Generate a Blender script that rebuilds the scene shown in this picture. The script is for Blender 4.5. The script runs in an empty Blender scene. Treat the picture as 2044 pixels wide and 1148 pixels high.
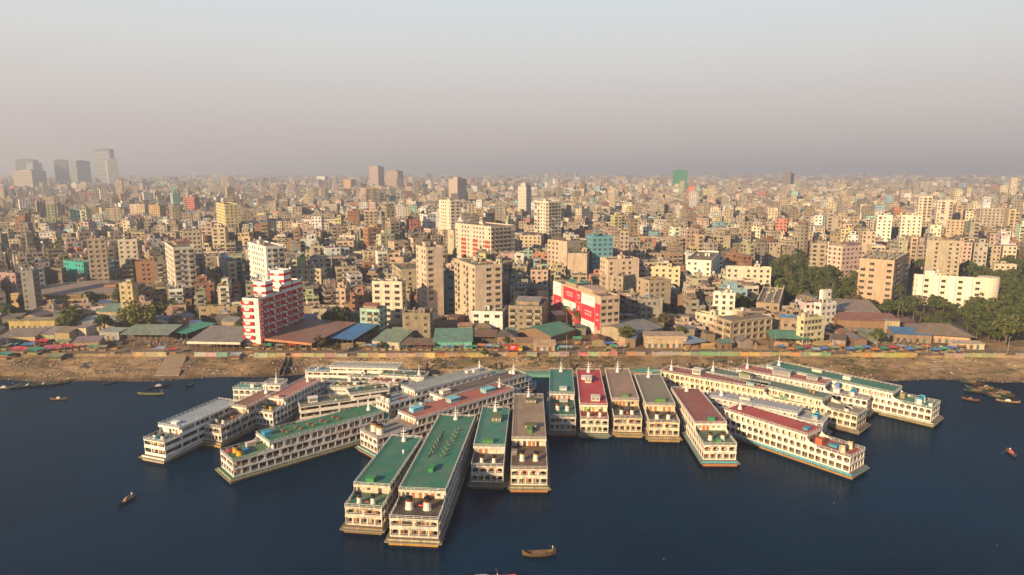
import bpy, bmesh, math, random
import numpy as np
from mathutils import Vector, Matrix

# ------------------------------------------------------------------ camera, world, sun, exposure
C = bpy.context.scene.collection
SC = bpy.context.scene
H = 95.0            # camera height over the river
FPX = 1363.0        # focal length in photograph pixels (2044 wide)
PITCH = math.radians(9.74)
cam = bpy.data.cameras.new("camera"); camo = bpy.data.objects.new("camera", cam); C.objects.link(camo)
cam.sensor_width = 36.0; cam.lens = 36.0 * FPX / 2044.0
cam.clip_start = 1.0; cam.clip_end = 40000.0
camo.location = (0, 0, H); camo.rotation_euler = (math.radians(90) - PITCH, 0, 0)
SC.camera = camo

SUN_AZ = math.radians(42); SUN_EL = math.radians(19)
w = bpy.data.worlds.new("World"); SC.world = w; w.use_nodes = True
nt = w.node_tree; nt.nodes.clear()
def N(t, ty, **kw):
    n = t.nodes.new(ty)
    for k, v in kw.items(): setattr(n, k, v)
    return n
out = N(nt, "ShaderNodeOutputWorld"); bg = N(nt, "ShaderNodeBackground"); bg.inputs[1].default_value = 0.1
sky = N(nt, "ShaderNodeTexSky", sky_type='NISHITA', sun_disc=False)
sky.sun_elevation = SUN_EL; sky.sun_rotation = math.pi + SUN_AZ; sky.dust_density = 6.0; sky.air_density = 1.4
tc = N(nt, "ShaderNodeTexCoord"); sep = N(nt, "ShaderNodeSeparateXYZ"); ramp = N(nt, "ShaderNodeValToRGB")
nt.links.new(tc.outputs['Generated'], sep.inputs[0]); nt.links.new(sep.outputs[2], ramp.inputs[0])
def setramp(r, stops):
    e = r.color_ramp.elements
    while len(e) > 1: e.remove(e[-1])
    e[0].position = stops[0][0]; e[0].color = (*stops[0][1], 1)
    for p, c in stops[1:]:
        k = e.new(p); k.color = (*c, 1)
SKY_STOPS = [(0.0, (.325, .278, .262)), (.02, (.326, .280, .265)), (.06, (.345, .308, .296)), (.11, (.372, .350, .338)),
             (.17, (.395, .398, .395)), (.225, (.385, .412, .43)), (.35, (.17, .24, .33)), (.7, (.055, .10, .20)), (1, (.04, .075, .17))]
setramp(ramp, SKY_STOPS)
sc10 = N(nt, "ShaderNodeVectorMath", operation='SCALE'); sc10.inputs[3].default_value = 10.0
mx = N(nt, "ShaderNodeMix", data_type='RGBA'); mx.inputs[0].default_value = 0.93
nt.links.new(ramp.outputs[0], sc10.inputs[0]); nt.links.new(sky.outputs[0], mx.inputs[6]); nt.links.new(sc10.outputs[0], mx.inputs[7])
nt.links.new(mx.outputs[2], bg.inputs[0]); nt.links.new(bg.outputs[0], out.inputs[0])

sun = bpy.data.lights.new("sun", 'SUN'); suno = bpy.data.objects.new("sun", sun); C.objects.link(suno)
sun.energy = 5.0; sun.angle = math.radians(0.6); sun.color = (1.0, 0.725, 0.42)
sd = Vector((-math.sin(SUN_AZ) * math.cos(SUN_EL), -math.cos(SUN_AZ) * math.cos(SUN_EL), math.sin(SUN_EL)))
suno.rotation_euler = sd.to_track_quat('Z', 'Y').to_euler()
SC.view_settings.view_transform = 'Standard'; SC.view_settings.look = 'None'
SC.view_settings.exposure = 0.9; SC.view_settings.gamma = 1.0; SC.view_settings.use_curve_mapping = False
SC.cycles.max_bounces = 5; SC.cycles.diffuse_bounces = 2; SC.cycles.glossy_bounces = 2; SC.cycles.volume_bounces = 0
SC.cycles.transparent_max_bounces = 4; SC.cycles.caustics_reflective = False; SC.cycles.caustics_refractive = False

def at(px, py, z):
    """the point of the place at height z that shows at pixel (px, py) of the photograph"""
    u = (px - 1022) / FPX; v = (574 - py) / FPX
    dy = math.cos(PITCH) + v * math.sin(PITCH); dz = -math.sin(PITCH) + v * math.cos(PITCH)
    t = (z - H) / dz
    return (u * t, dy * t)
def zat(py, y):
    v = (574 - py) / FPX
    return H + y * (-math.sin(PITCH) + v * math.cos(PITCH)) / (math.cos(PITCH) + v * math.sin(PITCH))
def pix(x, y, z):
    zc = y * math.cos(PITCH) + (H - z) * math.sin(PITCH)
    yc = y * math.sin(PITCH) - (H - z) * math.cos(PITCH)
    return 1022 + FPX * x / zc, 574 - FPX * yc / zc
R = random.Random(11)
U = R.uniform

# ------------------------------------------------------------------ materials
MAT = {}
def newmat(name, rough=.7, spec=.3):
    m = bpy.data.materials.new(name); m.use_nodes = True
    b = m.node_tree.nodes['Principled BSDF']; b.inputs['Roughness'].default_value = rough; b.inputs['Specular IOR Level'].default_value = spec
    MAT[name] = m
    return m, m.node_tree, b
def noise(t, vec, scale, detail=4, rough=.6):
    n = N(t, "ShaderNodeTexNoise"); n.inputs['Scale'].default_value = scale; n.inputs['Detail'].default_value = detail; n.inputs['Roughness'].default_value = rough
    if vec is not None: t.links.new(vec, n.inputs['Vector'])
    return n.outputs['Fac']
def rng(t, val, a, b, c=0., d=1.):
    n = N(t, "ShaderNodeMapRange"); t.links.new(val, n.inputs[0])
    for i, v in enumerate((a, b, c, d)): n.inputs[i + 1].default_value = v
    return n.outputs[0]
def mul(t, a, b, op='MULTIPLY'):
    n = N(t, "ShaderNodeMath", operation=op)
    for i, v in enumerate((a, b)):
        if isinstance(v, (int, float)): n.inputs[i].default_value = v
        else: t.links.new(v, n.inputs[i])
    return n.outputs[0]
def mix(t, fac, a, b, blend='MIX'):
    n = N(t, "ShaderNodeMix", data_type='RGBA', blend_type=blend)
    for i, v in ((0, fac), (6, a), (7, b)):
        if isinstance(v, (int, float)): n.inputs[i].default_value = v
        elif isinstance(v, tuple): n.inputs[i].default_value = (*v, 1)
        else: t.links.new(v, n.inputs[i])
    return n.outputs[2]
def pos(t, scale=(1, 1, 1), kind='geo'):
    if kind == 'geo': v = N(t, "ShaderNodeNewGeometry").outputs['Position']
    else: v = N(t, "ShaderNodeTexCoord").outputs['Object']
    m = N(t, "ShaderNodeMapping"); m.inputs['Scale'].default_value = scale; t.links.new(v, m.inputs[0])
    return m.outputs[0]
def attr(t):
    a = N(t, "ShaderNodeAttribute"); a.attribute_name = "col"
    return a.outputs['Color'], a.outputs['Alpha']
def grimy(t, col, alpha, streak=True):
    """weathering: rain streaks and blotches whose amount sits in the colour's alpha"""
    s = rng(t, noise(t, pos(t, (1.1, 1.1, .13)), 1.0, 5, .65), .42, .72)
    bl = rng(t, noise(t, pos(t), .16, 4, .6), .3, .75)
    c = mix(t, mul(t, mul(t, s, alpha), .85), col, (.105, .08, .055))
    c = mix(t, mul(t, mul(t, bl, alpha), .55), c, (.17, .13, .085))
    sp = rng(t, noise(t, pos(t), 2.3, 2), .3, .7, .82, 1.12)
    return mix(t, 1.0, c, sp, 'MULTIPLY')
def mk_attr(name, rough, spec, fn=None):
    m, t, b = newmat(name, rough, spec); col, al = attr(t)
    c = fn(t, col, al) if fn else col
    t.links.new(c, b.inputs['Base Color'])
    return m, t, b
mk_attr('paint', .8, .2, grimy)
mk_attr('clean', .6, .3)
def deckfn(t, col, al):
    o = pos(t, (1, 1, 1), 'obj')
    br = N(t, "ShaderNodeTexBrick"); t.links.new(o, br.inputs['Vector'])
    br.inputs['Scale'].default_value = 1.0; br.inputs['Brick Width'].default_value = 6.0; br.inputs['Row Height'].default_value = 1.5
    br.inputs['Mortar Size'].default_value = .05; br.inputs['Color1'].default_value = (1, 1, 1, 1); br.inputs['Color2'].default_value = (.9, .92, .92, 1); br.inputs['Mortar'].default_value = (.66, .66, .66, 1)
    c = mix(t, 1.0, col, br.outputs[0], 'MULTIPLY')
    wear = rng(t, noise(t, pos(t, (1, .35, 1), 'obj'), .28, 6, .7), .42, .68)
    c = mix(t, mul(t, mul(t, wear, al), .8), c, (.22, .16, .115))
    d2 = rng(t, noise(t, o, .9, 4, .7), .5, .75)
    c = mix(t, mul(t, mul(t, d2, al), .6), c, (.07, .075, .06))
    pale = rng(t, noise(t, pos(t, (.6, 1, 1), 'obj'), .12, 3), .45, .7)
    return mix(t, 1.0, mix(t, mul(t, pale, .2), c, mix(t, .5, col, (.36, .36, .33))), (.94, .94, .94), 'MULTIPLY')
mk_attr('deck', .65, .3, deckfn)
def tinfn(t, col, al):
    o = pos(t, (1, 1, 1), 'obj')
    wv = N(t, "ShaderNodeTexWave"); wv.bands_direction = 'X'; wv.inputs['Scale'].default_value = .55; wv.inputs['Distortion'].default_value = .3
    t.links.new(o, wv.inputs['Vector'])
    c = mix(t, 1.0, col, rng(t, wv.outputs['Fac'], 0, 1, .74, 1.12), 'MULTIPLY')
    sx = N(t, "ShaderNodeTexBrick"); t.links.new(o, sx.inputs['Vector']); sx.inputs['Scale'].default_value = 1
    sx.inputs['Brick Width'].default_value = .9; sx.inputs['Row Height'].default_value = 2.6; sx.inputs['Mortar Size'].default_value = .03
    sx.inputs['Color1'].default_value = (1.15, 1.12, 1.1, 1); sx.inputs['Color2'].default_value = (.68, .7, .72, 1); sx.inputs['Mortar'].default_value = (.5, .45, .4, 1)
    c = mix(t, .8, c, mix(t, 1., c, sx.outputs[0], 'MULTIPLY'))
    ru = rng(t, noise(t, pos(t, (.8, .25, 1), 'obj'), .7, 5, .7), .45, .7)
    return mix(t, mul(t, mul(t, ru, al), .85), c, (.16, .085, .045))
mk_attr('tin', .6, .4, tinfn)
mk_attr('foliage', .6, .25)
def woodfn(t, col, al):
    return mix(t, 1., col, rng(t, noise(t, pos(t, (1, 6, 6), 'obj'), 1.2, 4), .3, .7, .55, 1.25), 'MULTIPLY')
mk_attr('wood', .7, .3, woodfn)
m, t, b = newmat('glass', .18, .6)
g = noise(t, pos(t), .37, 1)
t.links.new(mix(t, rng(t, g, .45, .62), (.018, .017, .018), (.075, .062, .05)), b.inputs['Base Color'])
# buildings of the far city: walls with a window grid in metres
m, t, b = newmat('far_wall', .8, .2); col, al = attr(t)
uv = N(t, "ShaderNodeUVMap"); uv.uv_map = "uv"; sx = N(t, "ShaderNodeSeparateXYZ"); t.links.new(uv.outputs[0], sx.inputs[0])
def cellmask(val, per, a, bb):
    f = mul(t, mul(t, val, 1. / per), 0., 'ADD'); fr = N(t, "ShaderNodeMath", operation='FRACT'); t.links.new(f, fr.inputs[0])
    return mul(t, mul(t, fr.outputs[0], a, 'GREATER_THAN'), mul(t, fr.outputs[0], bb, 'LESS_THAN'))
wmask = mul(t, cellmask(sx.outputs[0], 3.6, .26, .74), cellmask(sx.outputs[1], 3.6, .3, .78))
sl = cellmask(sx.outputs[1], 3.6, .0, .1)
fl = N(t, "ShaderNodeTexWhiteNoise"); fl.noise_dimensions = '2D'
vm = N(t, "ShaderNodeVectorMath", operation='SCALE'); vm.inputs[3].default_value = 1 / 3.6; t.links.new(uv.outputs[0], vm.inputs[0])
vf = N(t, "ShaderNodeVectorMath", operation='FLOOR'); t.links.new(vm.outputs[0], vf.inputs[0]); t.links.new(vf.outputs[0], fl.inputs['Vector'])
wmask = mul(t, wmask, mul(t, fl.outputs['Value'], .2, 'GREATER_THAN'))
c = grimy(t, col, al)
c = mix(t, mul(t, sl, .35), c, (.16, .13, .1))
c = mix(t, wmask, c, (.035, .03, .028))
t.links.new(c, b.inputs['Base Color'])
# ground, bank, water
m, t, b = newmat('soil', .95, .1); p = pos(t)
c = mix(t, rng(t, noise(t, p, .03, 6, .7), .36, .62), (.15, .098, .052), (.40, .275, .15))
c = mix(t, rng(t, noise(t, pos(t, (.6, 1.4, 1)), .10, 6, .75), .50, .64, 0, .85), c, (.085, .062, .036))
c = mix(t, rng(t, noise(t, p, .4, 6, .75), .48, .7, 0, .8), c, (.13, .088, .048))
c = mix(t, rng(t, noise(t, p, 1.4, 3, .8), .64, .74, 0, .45), c, (.46, .38, .28))
c = mix(t, rng(t, noise(t, pos(t, (.5, 1, 1)), .07, 6, .75), .57, .66, 0, .8), c, (.068, .075, .028))
sz = N(t, "ShaderNodeSeparateXYZ"); t.links.new(p, sz.inputs[0])
wet = rng(t, mul(t, sz.outputs[2], mul(t, noise(t, p, .3), 1.4), 'ADD'), .75, 1.6, 1, 0)
c = mix(t, mul(t, wet, .75), c, (.05, .037, .025))
citym = rng(t, sz.outputs[1], 352, 372)
c = mix(t, citym, c, mix(t, rng(t, noise(t, p, .05, 5), .35, .65), (.045, .037, .03), (.1, .078, .055)))
t.links.new(c, b.inputs['Base Color'])
bp = N(t, "ShaderNodeBump"); bp.inputs['Strength'].default_value = .9; bp.inputs['Distance'].default_value = .5
t.links.new(noise(t, p, .8, 6, .75), bp.inputs['Height']); t.links.new(bp.outputs[0], b.inputs['Normal'])
m, t, b = newmat('road', .9, .2); p = pos(t)
c = mix(t, rng(t, noise(t, p, .2, 5, .7), .35, .65), (.13, .1, .075), (.25, .185, .125))
c = mix(t, rng(t, noise(t, p, 1.1, 4, .7), .55, .7), c, (.09, .07, .05))
t.links.new(c, b.inputs['Base Color'])
m, t, b = newmat('water', .1, .0)
p = pos(t)
c = mix(t, rng(t, noise(t, p, .012, 4), .35, .65), (.0, .0085, .0240), (.0, .0190, .0460))
t.links.new(c, b.inputs['Base Color'])
h1 = noise(t, pos(t, (.8, 2.0, 1)), .15, 3, .55); h2 = noise(t, pos(t, (.55, 1.9, 1)), .75, 3, .65)
wmod = rng(t, noise(t, p, .018, 3), .35, .65, .45, 1.1)
hh = mul(t, mul(t, mul(t, h1, 1.4), mul(t, h2, 1.0), 'ADD'), wmod)
bp = N(t, "ShaderNodeBump"); bp.inputs['Strength'].default_value = .3; bp.inputs['Distance'].default_value = .5
t.links.new(hh, bp.inputs['Height']); t.links.new(bp.outputs[0], b.inputs['Normal'])
gl = N(t, "ShaderNodeBsdfGlossy"); gl.inputs['Roughness'].default_value = .05; gl.inputs['Color'].default_value = (.44, .50, .56, 1); t.links.new(bp.outputs[0], gl.inputs['Normal'])
lw = N(t, "ShaderNodeLayerWeight"); lw.inputs['Blend'].default_value = .5
fr = mul(t, mul(t, lw.outputs['Facing'], 6.0, 'POWER'), .26); fr = mul(t, fr, .068, 'ADD')
ms = N(t, "ShaderNodeMixShader"); t.links.new(fr, ms.inputs[0]); t.links.new(b.outputs[0], ms.inputs[1]); t.links.new(gl.outputs[0], ms.inputs[2])
t.links.new(ms.outputs[0], t.nodes['Material Output'].inputs['Surface'])

# ------------------------------------------------------------------ mesh helper
class MB:
    def __init__(s): s.v = []; s.f = []; s.c = []; s.m = []; s.tf = None
    def add(s, vs, fs, col, mat='paint'):
        o = len(s.v)
        if s.tf is not None: vs = [tuple(s.tf @ Vector(p)) for p in vs]
        s.v.extend(vs); c = col if len(col) == 4 else (*col, .35)
        for f in fs:
            s.f.append(tuple(i + o for i in f)); s.c.append(c); s.m.append(mat)
    def quad(s, a, b, c, d, col, mat='paint'): s.add([a, b, c, d], [(0, 1, 2, 3)], col, mat)
    def box(s, x0, x1, y0, y1, z0, z1, col, mat='paint', top=None, bottom=False, topmat=None):
        v = [(x0, y0, z0), (x1, y0, z0), (x1, y1, z0), (x0, y1, z0), (x0, y0, z1), (x1, y0, z1), (x1, y1, z1), (x0, y1, z1)]
        s.add(v, [(0, 1, 5, 4), (1, 2, 6, 5), (2, 3, 7, 6), (3, 0, 4, 7)] + ([(3, 2, 1, 0)] if bottom else []), col, mat)
        s.add(v[4:], [(0, 1, 2, 3)], top or col, topmat or mat)
    def cyl(s, x, y, z0, z1, r0, r1, col, n=12, mat='paint', cap=True, capcol=None):
        v = []
        for k in range(n):
            a = 2 * math.pi * k / n; v.append((x + r0 * math.cos(a), y + r0 * math.sin(a), z0))
        for k in range(n):
            a = 2 * math.pi * k / n; v.append((x + r1 * math.cos(a), y + r1 * math.sin(a), z1))
        s.add(v, [(k, (k + 1) % n, n + (k + 1) % n, n + k) for k in range(n)], col, mat)
        if cap: s.add(v[n:], [tuple(range(n))], capcol or col, mat)
    def tube(s, p, q, r0, r1, col, n=6, mat='paint'):
        p = Vector(p); q = Vector(q); d = (q - p).normalized()
        a = d.orthogonal().normalized(); b_ = d.cross(a); v = []
        for c, r in ((p, r0), (q, r1)):
            for k in range(n):
                t_ = 2 * math.pi * k / n; v.append(tuple(c + a * (r * math.cos(t_)) + b_ * (r * math.sin(t_))))
        s.add(v, [(k, (k + 1) % n, n + (k + 1) % n, n + k) for k in range(n)] + [tuple(range(n, 2 * n))], col, mat)
    def ring(s, x0, x1, y0, y1, z0, z1, t_, col, mat='paint'):
        """a low wall round a rectangle, its outer faces included"""
        s.quad((x0, y0, z0), (x1, y0, z0), (x1, y0, z1), (x0, y0, z1), col, mat); s.quad((x1, y0, z0), (x1, y1, z0), (x1, y1, z1), (x1, y0, z1), col, mat)
        s.quad((x1, y1, z0), (x0, y1, z0), (x0, y1, z1), (x1, y1, z1), col, mat); s.quad((x0, y1, z0), (x0, y0, z0), (x0, y0, z1), (x0, y1, z1), col, mat)
        a0, a1, b0, b1 = x0 + t_, x1 - t_, y0 + t_, y1 - t_
        for p, q, r, u in (((x0, y0), (x1, y0), (a1, b0), (a0, b0)), ((x1, y0), (x1, y1), (a1, b1), (a1, b0)), ((x1, y1), (x0, y1), (a0, b1), (a1, b1)), ((x0, y1), (x0, y0), (a0, b0), (a0, b1))):
            s.quad((*p, z1), (*q, z1), (*r, z1), (*u, z1), col, mat)
            s.quad((*u, z0), (*r, z0), (*r, z1), (*u, z1), col, mat)
    def build(s, name, parent=None, loc=None, rot=0., smooth=False):
        me = bpy.data.meshes.new(name)
        if s.f:
            me.from_pydata(s.v, [], s.f)
            used = sorted(set(s.m)); ix = {k: i for i, k in enumerate(used)}
            for k in used: me.materials.append(MAT[k])
            me.polygons.foreach_set('material_index', [ix[k] for k in s.m])
            a = me.attributes.new('col', 'FLOAT_COLOR', 'FACE'); a.data.foreach_set('color', np.array(s.c, np.float32).ravel())
            if smooth: me.polygons.foreach_set('use_smooth', [True] * len(s.f))
        o = bpy.data.objects.new(name, me); C.objects.link(o)
        if parent is not None: o.parent = parent
        if loc is not None: o.location = loc; o.rotation_euler = (0, 0, rot)
        return o
def tag(o, label=None, cat=None, group=None, kind=None):
    if label: o['label'] = label
    if cat: o['category'] = cat
    if group: o['group'] = group
    if kind: o['kind'] = kind
    return o
def thing(name, loc, rot=0., label=None, cat=None, group=None):
    o = bpy.data.objects.new(name, None); C.objects.link(o); o.location = loc; o.rotation_euler = (0, 0, rot); o.empty_display_size = 1
    return tag(o, label, cat, group)
def dup(o, parent=None):
    """a copy of a thing with copies of its parts and sub-parts"""
    c = o.copy(); C.objects.link(c)
    if parent is not None: c.parent = parent
    for ch in o.children: dup(ch, c)
    return c
# ------------------------------------------------------------------ ground, river, haze
GZ = 5.0
def shore(x):
    k = 300 + 10 * math.exp(-((x + 40) / 110) ** 2) + 2.0 * math.sin(x * .043) + 1.3 * math.sin(x * .13 + 1)
    return k
def wall_y(x): return 327 + 1.5 * math.sin(x * .02)
_rn = np.random.default_rng(5)
_lat = _rn.random((256, 256))
def vnoise(x, y):
    xi = math.floor(x); yi = math.floor(y); fx = x - xi; fy = y - yi
    fx = fx * fx * (3 - 2 * fx); fy = fy * fy * (3 - 2 * fy)
    a = _lat[xi % 256, yi % 256]; b_ = _lat[(xi + 1) % 256, yi % 256]; c_ = _lat[xi % 256, (yi + 1) % 256]; d_ = _lat[(xi + 1) % 256, (yi + 1) % 256]
    return (a * (1 - fx) + b_ * fx) * (1 - fy) + (c_ * (1 - fx) + d_ * fx) * fy
def ground_z(x, y):
    s = shore(x); wy = wall_y(x)
    if y >= wy + .5: return GZ
    if y < s: return max(-3.5, (y - s) * .18)
    k = (y - s) / (wy - s)
    z = 4.1 * (.25 * k + .75 * k ** .75 * (1 - .25 * (1 - k)))
    bump = (vnoise(x * .12, y * .2) - .5) * 1.7 + (vnoise(x * .4, y * .45) - .5) * .7
    return z + bump * min(1, k * 3) * min(1, (1.15 - k) * 2)
def ground():
    xs = [-13000, -8000, -4000, -2000, -1200, -800, -600, -480] + [-400 + 3 * i for i in range(268)] + [480, 600, 800, 1200, 2000, 4000, 8000, 13000]
    ys = [150, 250, 275] + [283 + 1.4 * i for i in range(34)] + [333, 345, 400, 600, 1000, 2000, 4000, 8000, 13200]
    v = [(x, y, ground_z(max(-420, min(420, x)), y)) for y in ys for x in xs]; n = len(xs)
    f = [(j * n + i, j * n + i + 1, (j + 1) * n + i + 1, (j + 1) * n + i) for j in range(len(ys) - 1) for i in range(n - 1)]
    m = MB(); m.add(v, f, (.2, .2, .2), 'soil'); return tag(m.build('ground'), kind='structure')
ground()
m = MB(); m.quad((-9000, -300, 0), (9000, -300, 0), (9000, 316, 0), (-9000, 316, 0), (.1, .1, .1), 'water'); tag(m.build('river_water'), kind='structure')
m = MB()
xs = [-420 + 6 * i for i in range(141)]
for a, b_ in zip(xs, xs[1:]):
    m.quad((a, wall_y(a) + 2.0, GZ + .02), (b_, wall_y(b_) + 2.0, GZ + .02), (b_, wall_y(b_) + 9, GZ + .02), (a, wall_y(a) + 9, GZ + .02), (.2, .2, .2), 'road')
tag(m.build('road'), kind='structure')
hz = bpy.data.meshes.new('haze')
bm = bmesh.new(); bmesh.ops.create_cube(bm, size=1.0); bm.to_mesh(hz); bm.free()
ho = bpy.data.objects.new('haze', hz); C.objects.link(ho); ho.scale = (26800, 14000, 236); ho.location = (0, 6500, 113.4); tag(ho, kind='stuff')
hm = bpy.data.materials.new('haze'); hm.use_nodes = True; t = hm.node_tree; t.nodes.clear()
o_ = N(t, "ShaderNodeOutputMaterial"); pv = N(t, "ShaderNodeVolumePrincipled")
HAZE = 2.15e-4
pv.inputs['Density'].default_value = HAZE; pv.inputs['Color'].default_value = (.79, .84, .95, 1); pv.inputs['Anisotropy'].default_value = .25
pv.inputs['Density Attribute'].default_value = ''; pv.inputs['Temperature Attribute'].default_value = ''
t.links.new(pv.outputs[0], o_.inputs['Volume'])
try: hm.cycles.homogeneous_volume = True
except Exception: pass
hz.materials.append(hm)
# ------------------------------------------------------------------ passenger launches
Z1, Z2, Z3, Z4 = 1.7, 4.3, 6.8, 9.8
WHITE = (.80, .77, .72, .30); CREAM = (.74, .66, .50, .6); DARK = (.03, .026, .024, .2)
def panel(mb, p, q, z0, z1, ml, mr, mb_, mt, rad, col, inward, th=.16, seg=4):
    """one wall bay from p to q with an opening; rad: corner radii bottom-left, bottom-right, top-right, top-left"""
    L = math.dist(p, q); ux, uy = (q[0] - p[0]) / L, (q[1] - p[1]) / L
    def P(a, b_, dep=0.): return (p[0] + ux * a + inward[0] * dep, p[1] + uy * a + inward[1] * dep, b_)
    x0, x1, y0, y1 = ml, L - mr, z0 + mb_, z1 - mt
    cs = [((x0, y0), (1, 1), rad[0], 180), ((x1, y0), (-1, 1), rad[1], 270), ((x1, y1), (-1, -1), rad[2], 0), ((x0, y1), (1, -1), rad[3], 90)]
    arcs = []
    for (cx, cy), (sx, sy), r, a0 in cs:
        r = max(min(r, (x1 - x0) * .98, (y1 - y0) * .5), .02); k = seg if r > .1 else 1
        ox, oy = cx + sx * r, cy + sy * r
        arcs.append([(ox + r * math.cos(math.radians(a0 + 90 * i / k)), oy + r * math.sin(math.radians(a0 + 90 * i / k))) for i in range(k + 1)])
    corners = [(0, z0), (L, z0), (L, z1), (0, z1)]
    vs = [P(*c) for c in corners]; fs = []; st = []; flat = []
    for a in arcs:
        st.append(len(vs)); vs += [P(*k) for k in a]; flat += a
    for i in range(4):
        k = len(arcs[i]); s_ = st[i]
        for j in range(k - 1): fs.append((i, s_ + j, s_ + j + 1))
        n = (i + 1) % 4; fs.append((i, n, st[n], s_ + k - 1))
    mb.add(vs, [f[::-1] for f in fs] if False else fs, col)
    n = len(flat); vv = [P(*k) for k in flat] + [P(*k, th) for k in flat]
    mb.add(vv, [(i, n + i, n + (i + 1) % n, (i + 1) % n) for i in range(n)], col)
STYLES = {  # per tier: bay width, margins (left, right, bottom, top), what shape, whether pairs share one oval
    'oval': (((2.6, .22, .22, .5, .45, 'r'), (2.5, .28, .05, .3, .32, 'pair'), (2.5, .28, .05, .35, .4, 'pair'))),
    'round': (((2.3, .22, .22, .45, .4, 'r'), (2.2, .25, .25, .4, .3, 'o'), (2.2, .25, .25, .4, .4, 'o'))),
    'arch': (((2.5, .2, .2, .4, .45, 'r'), (2.4, .25, .25, .35, .35, 'a'), (2.4, .25, .25, .4, .4, 'a'))),
    'long': (((7.5, .3, .3, .95, .35, 's'), (7.5, .3, .3, .95, .3, 's'), (7.5, .3, .3, .95, .5, 's'))),
}
def bays(mb, pts_from, pts_to, z0, z1, spec, col, inward):
    bw, ml, mr, b_, t_, kind = spec
    L = math.dist(pts_from, pts_to); n = max(1, round(L / bw)); n += (n % 2 if kind == 'pair' else 0)
    for i in range(n):
        p = [pts_from[k] + (pts_to[k] - pts_from[k]) * i / n for k in (0, 1)]; q = [pts_from[k] + (pts_to[k] - pts_from[k]) * (i + 1) / n for k in (0, 1)]
        a, c_ = ml, mr
        r = {'r': (.12,) * 4, 'o': (.8,) * 4, 'a': (.25, .25, .95, .95), 's': (.15,) * 4}.get(kind)
        if kind == 'pair':
            if i % 2 == 0: r = (.95, .05, .05, .95)
            else: r = (.05, .95, .95, .05); a, c_ = mr, ml
        panel(mb, p, q, z0, z1, a, c_, b_, t_, r, col, inward)
def scribble(mb, x0, x1, z, h, y, col, rnd, axis='x'):
    """a line of script: letters hanging from a head stroke"""
    x = x0
    def bar(a, b_, c_, d_):
        if axis == 'x': mb.quad((a, y, c_), (b_, y, c_), (b_, y, d_), (a, y, d_), col, 'clean')
        else: mb.quad((y, a, c_), (y, b_, c_), (y, b_, d_), (y, a, d_), col, 'clean')
    while x < x1 - h:
        n = rnd.randint(3, 6); wl = min(n * h * .7, x1 - x)
        bar(x, x + wl, z + h * .84, z + h); k = x
        while k < x + wl - .3 * h:
            bar(k + .38 * h, k + .5 * h, z, z + h * .84)
            if rnd.random() < .7: bar(k + .05 * h, k + .38 * h, z + .1 * h, z + .24 * h)
            if rnd.random() < .6: bar(k + .05 * h, k + .16 * h, z + .24 * h, z + .6 * h)
            if rnd.random() < .4: bar(k + .16 * h, k + .38 * h, z + .5 * h, z + .62 * h)
            k += .7 * h
        x += wl + h * .5
def rail(mb, pts, z, h=.95, col=WHITE, step=2.0, th=.05, bars=(.5, 1.)):
    for p, q in zip(pts, pts[1:]):
        L = math.dist(p, q); n = max(1, round(L / step))
        for k in bars: mb.tube((*p, z + h * k), (*q, z + h * k), th, th, col, 4)
        for i in range(n): 
            a = [p[j] + (q[j] - p[j]) * i / n for j in (0, 1)]; mb.tube((*a, z), (*a, z + h), th, th, col, 4)
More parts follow.
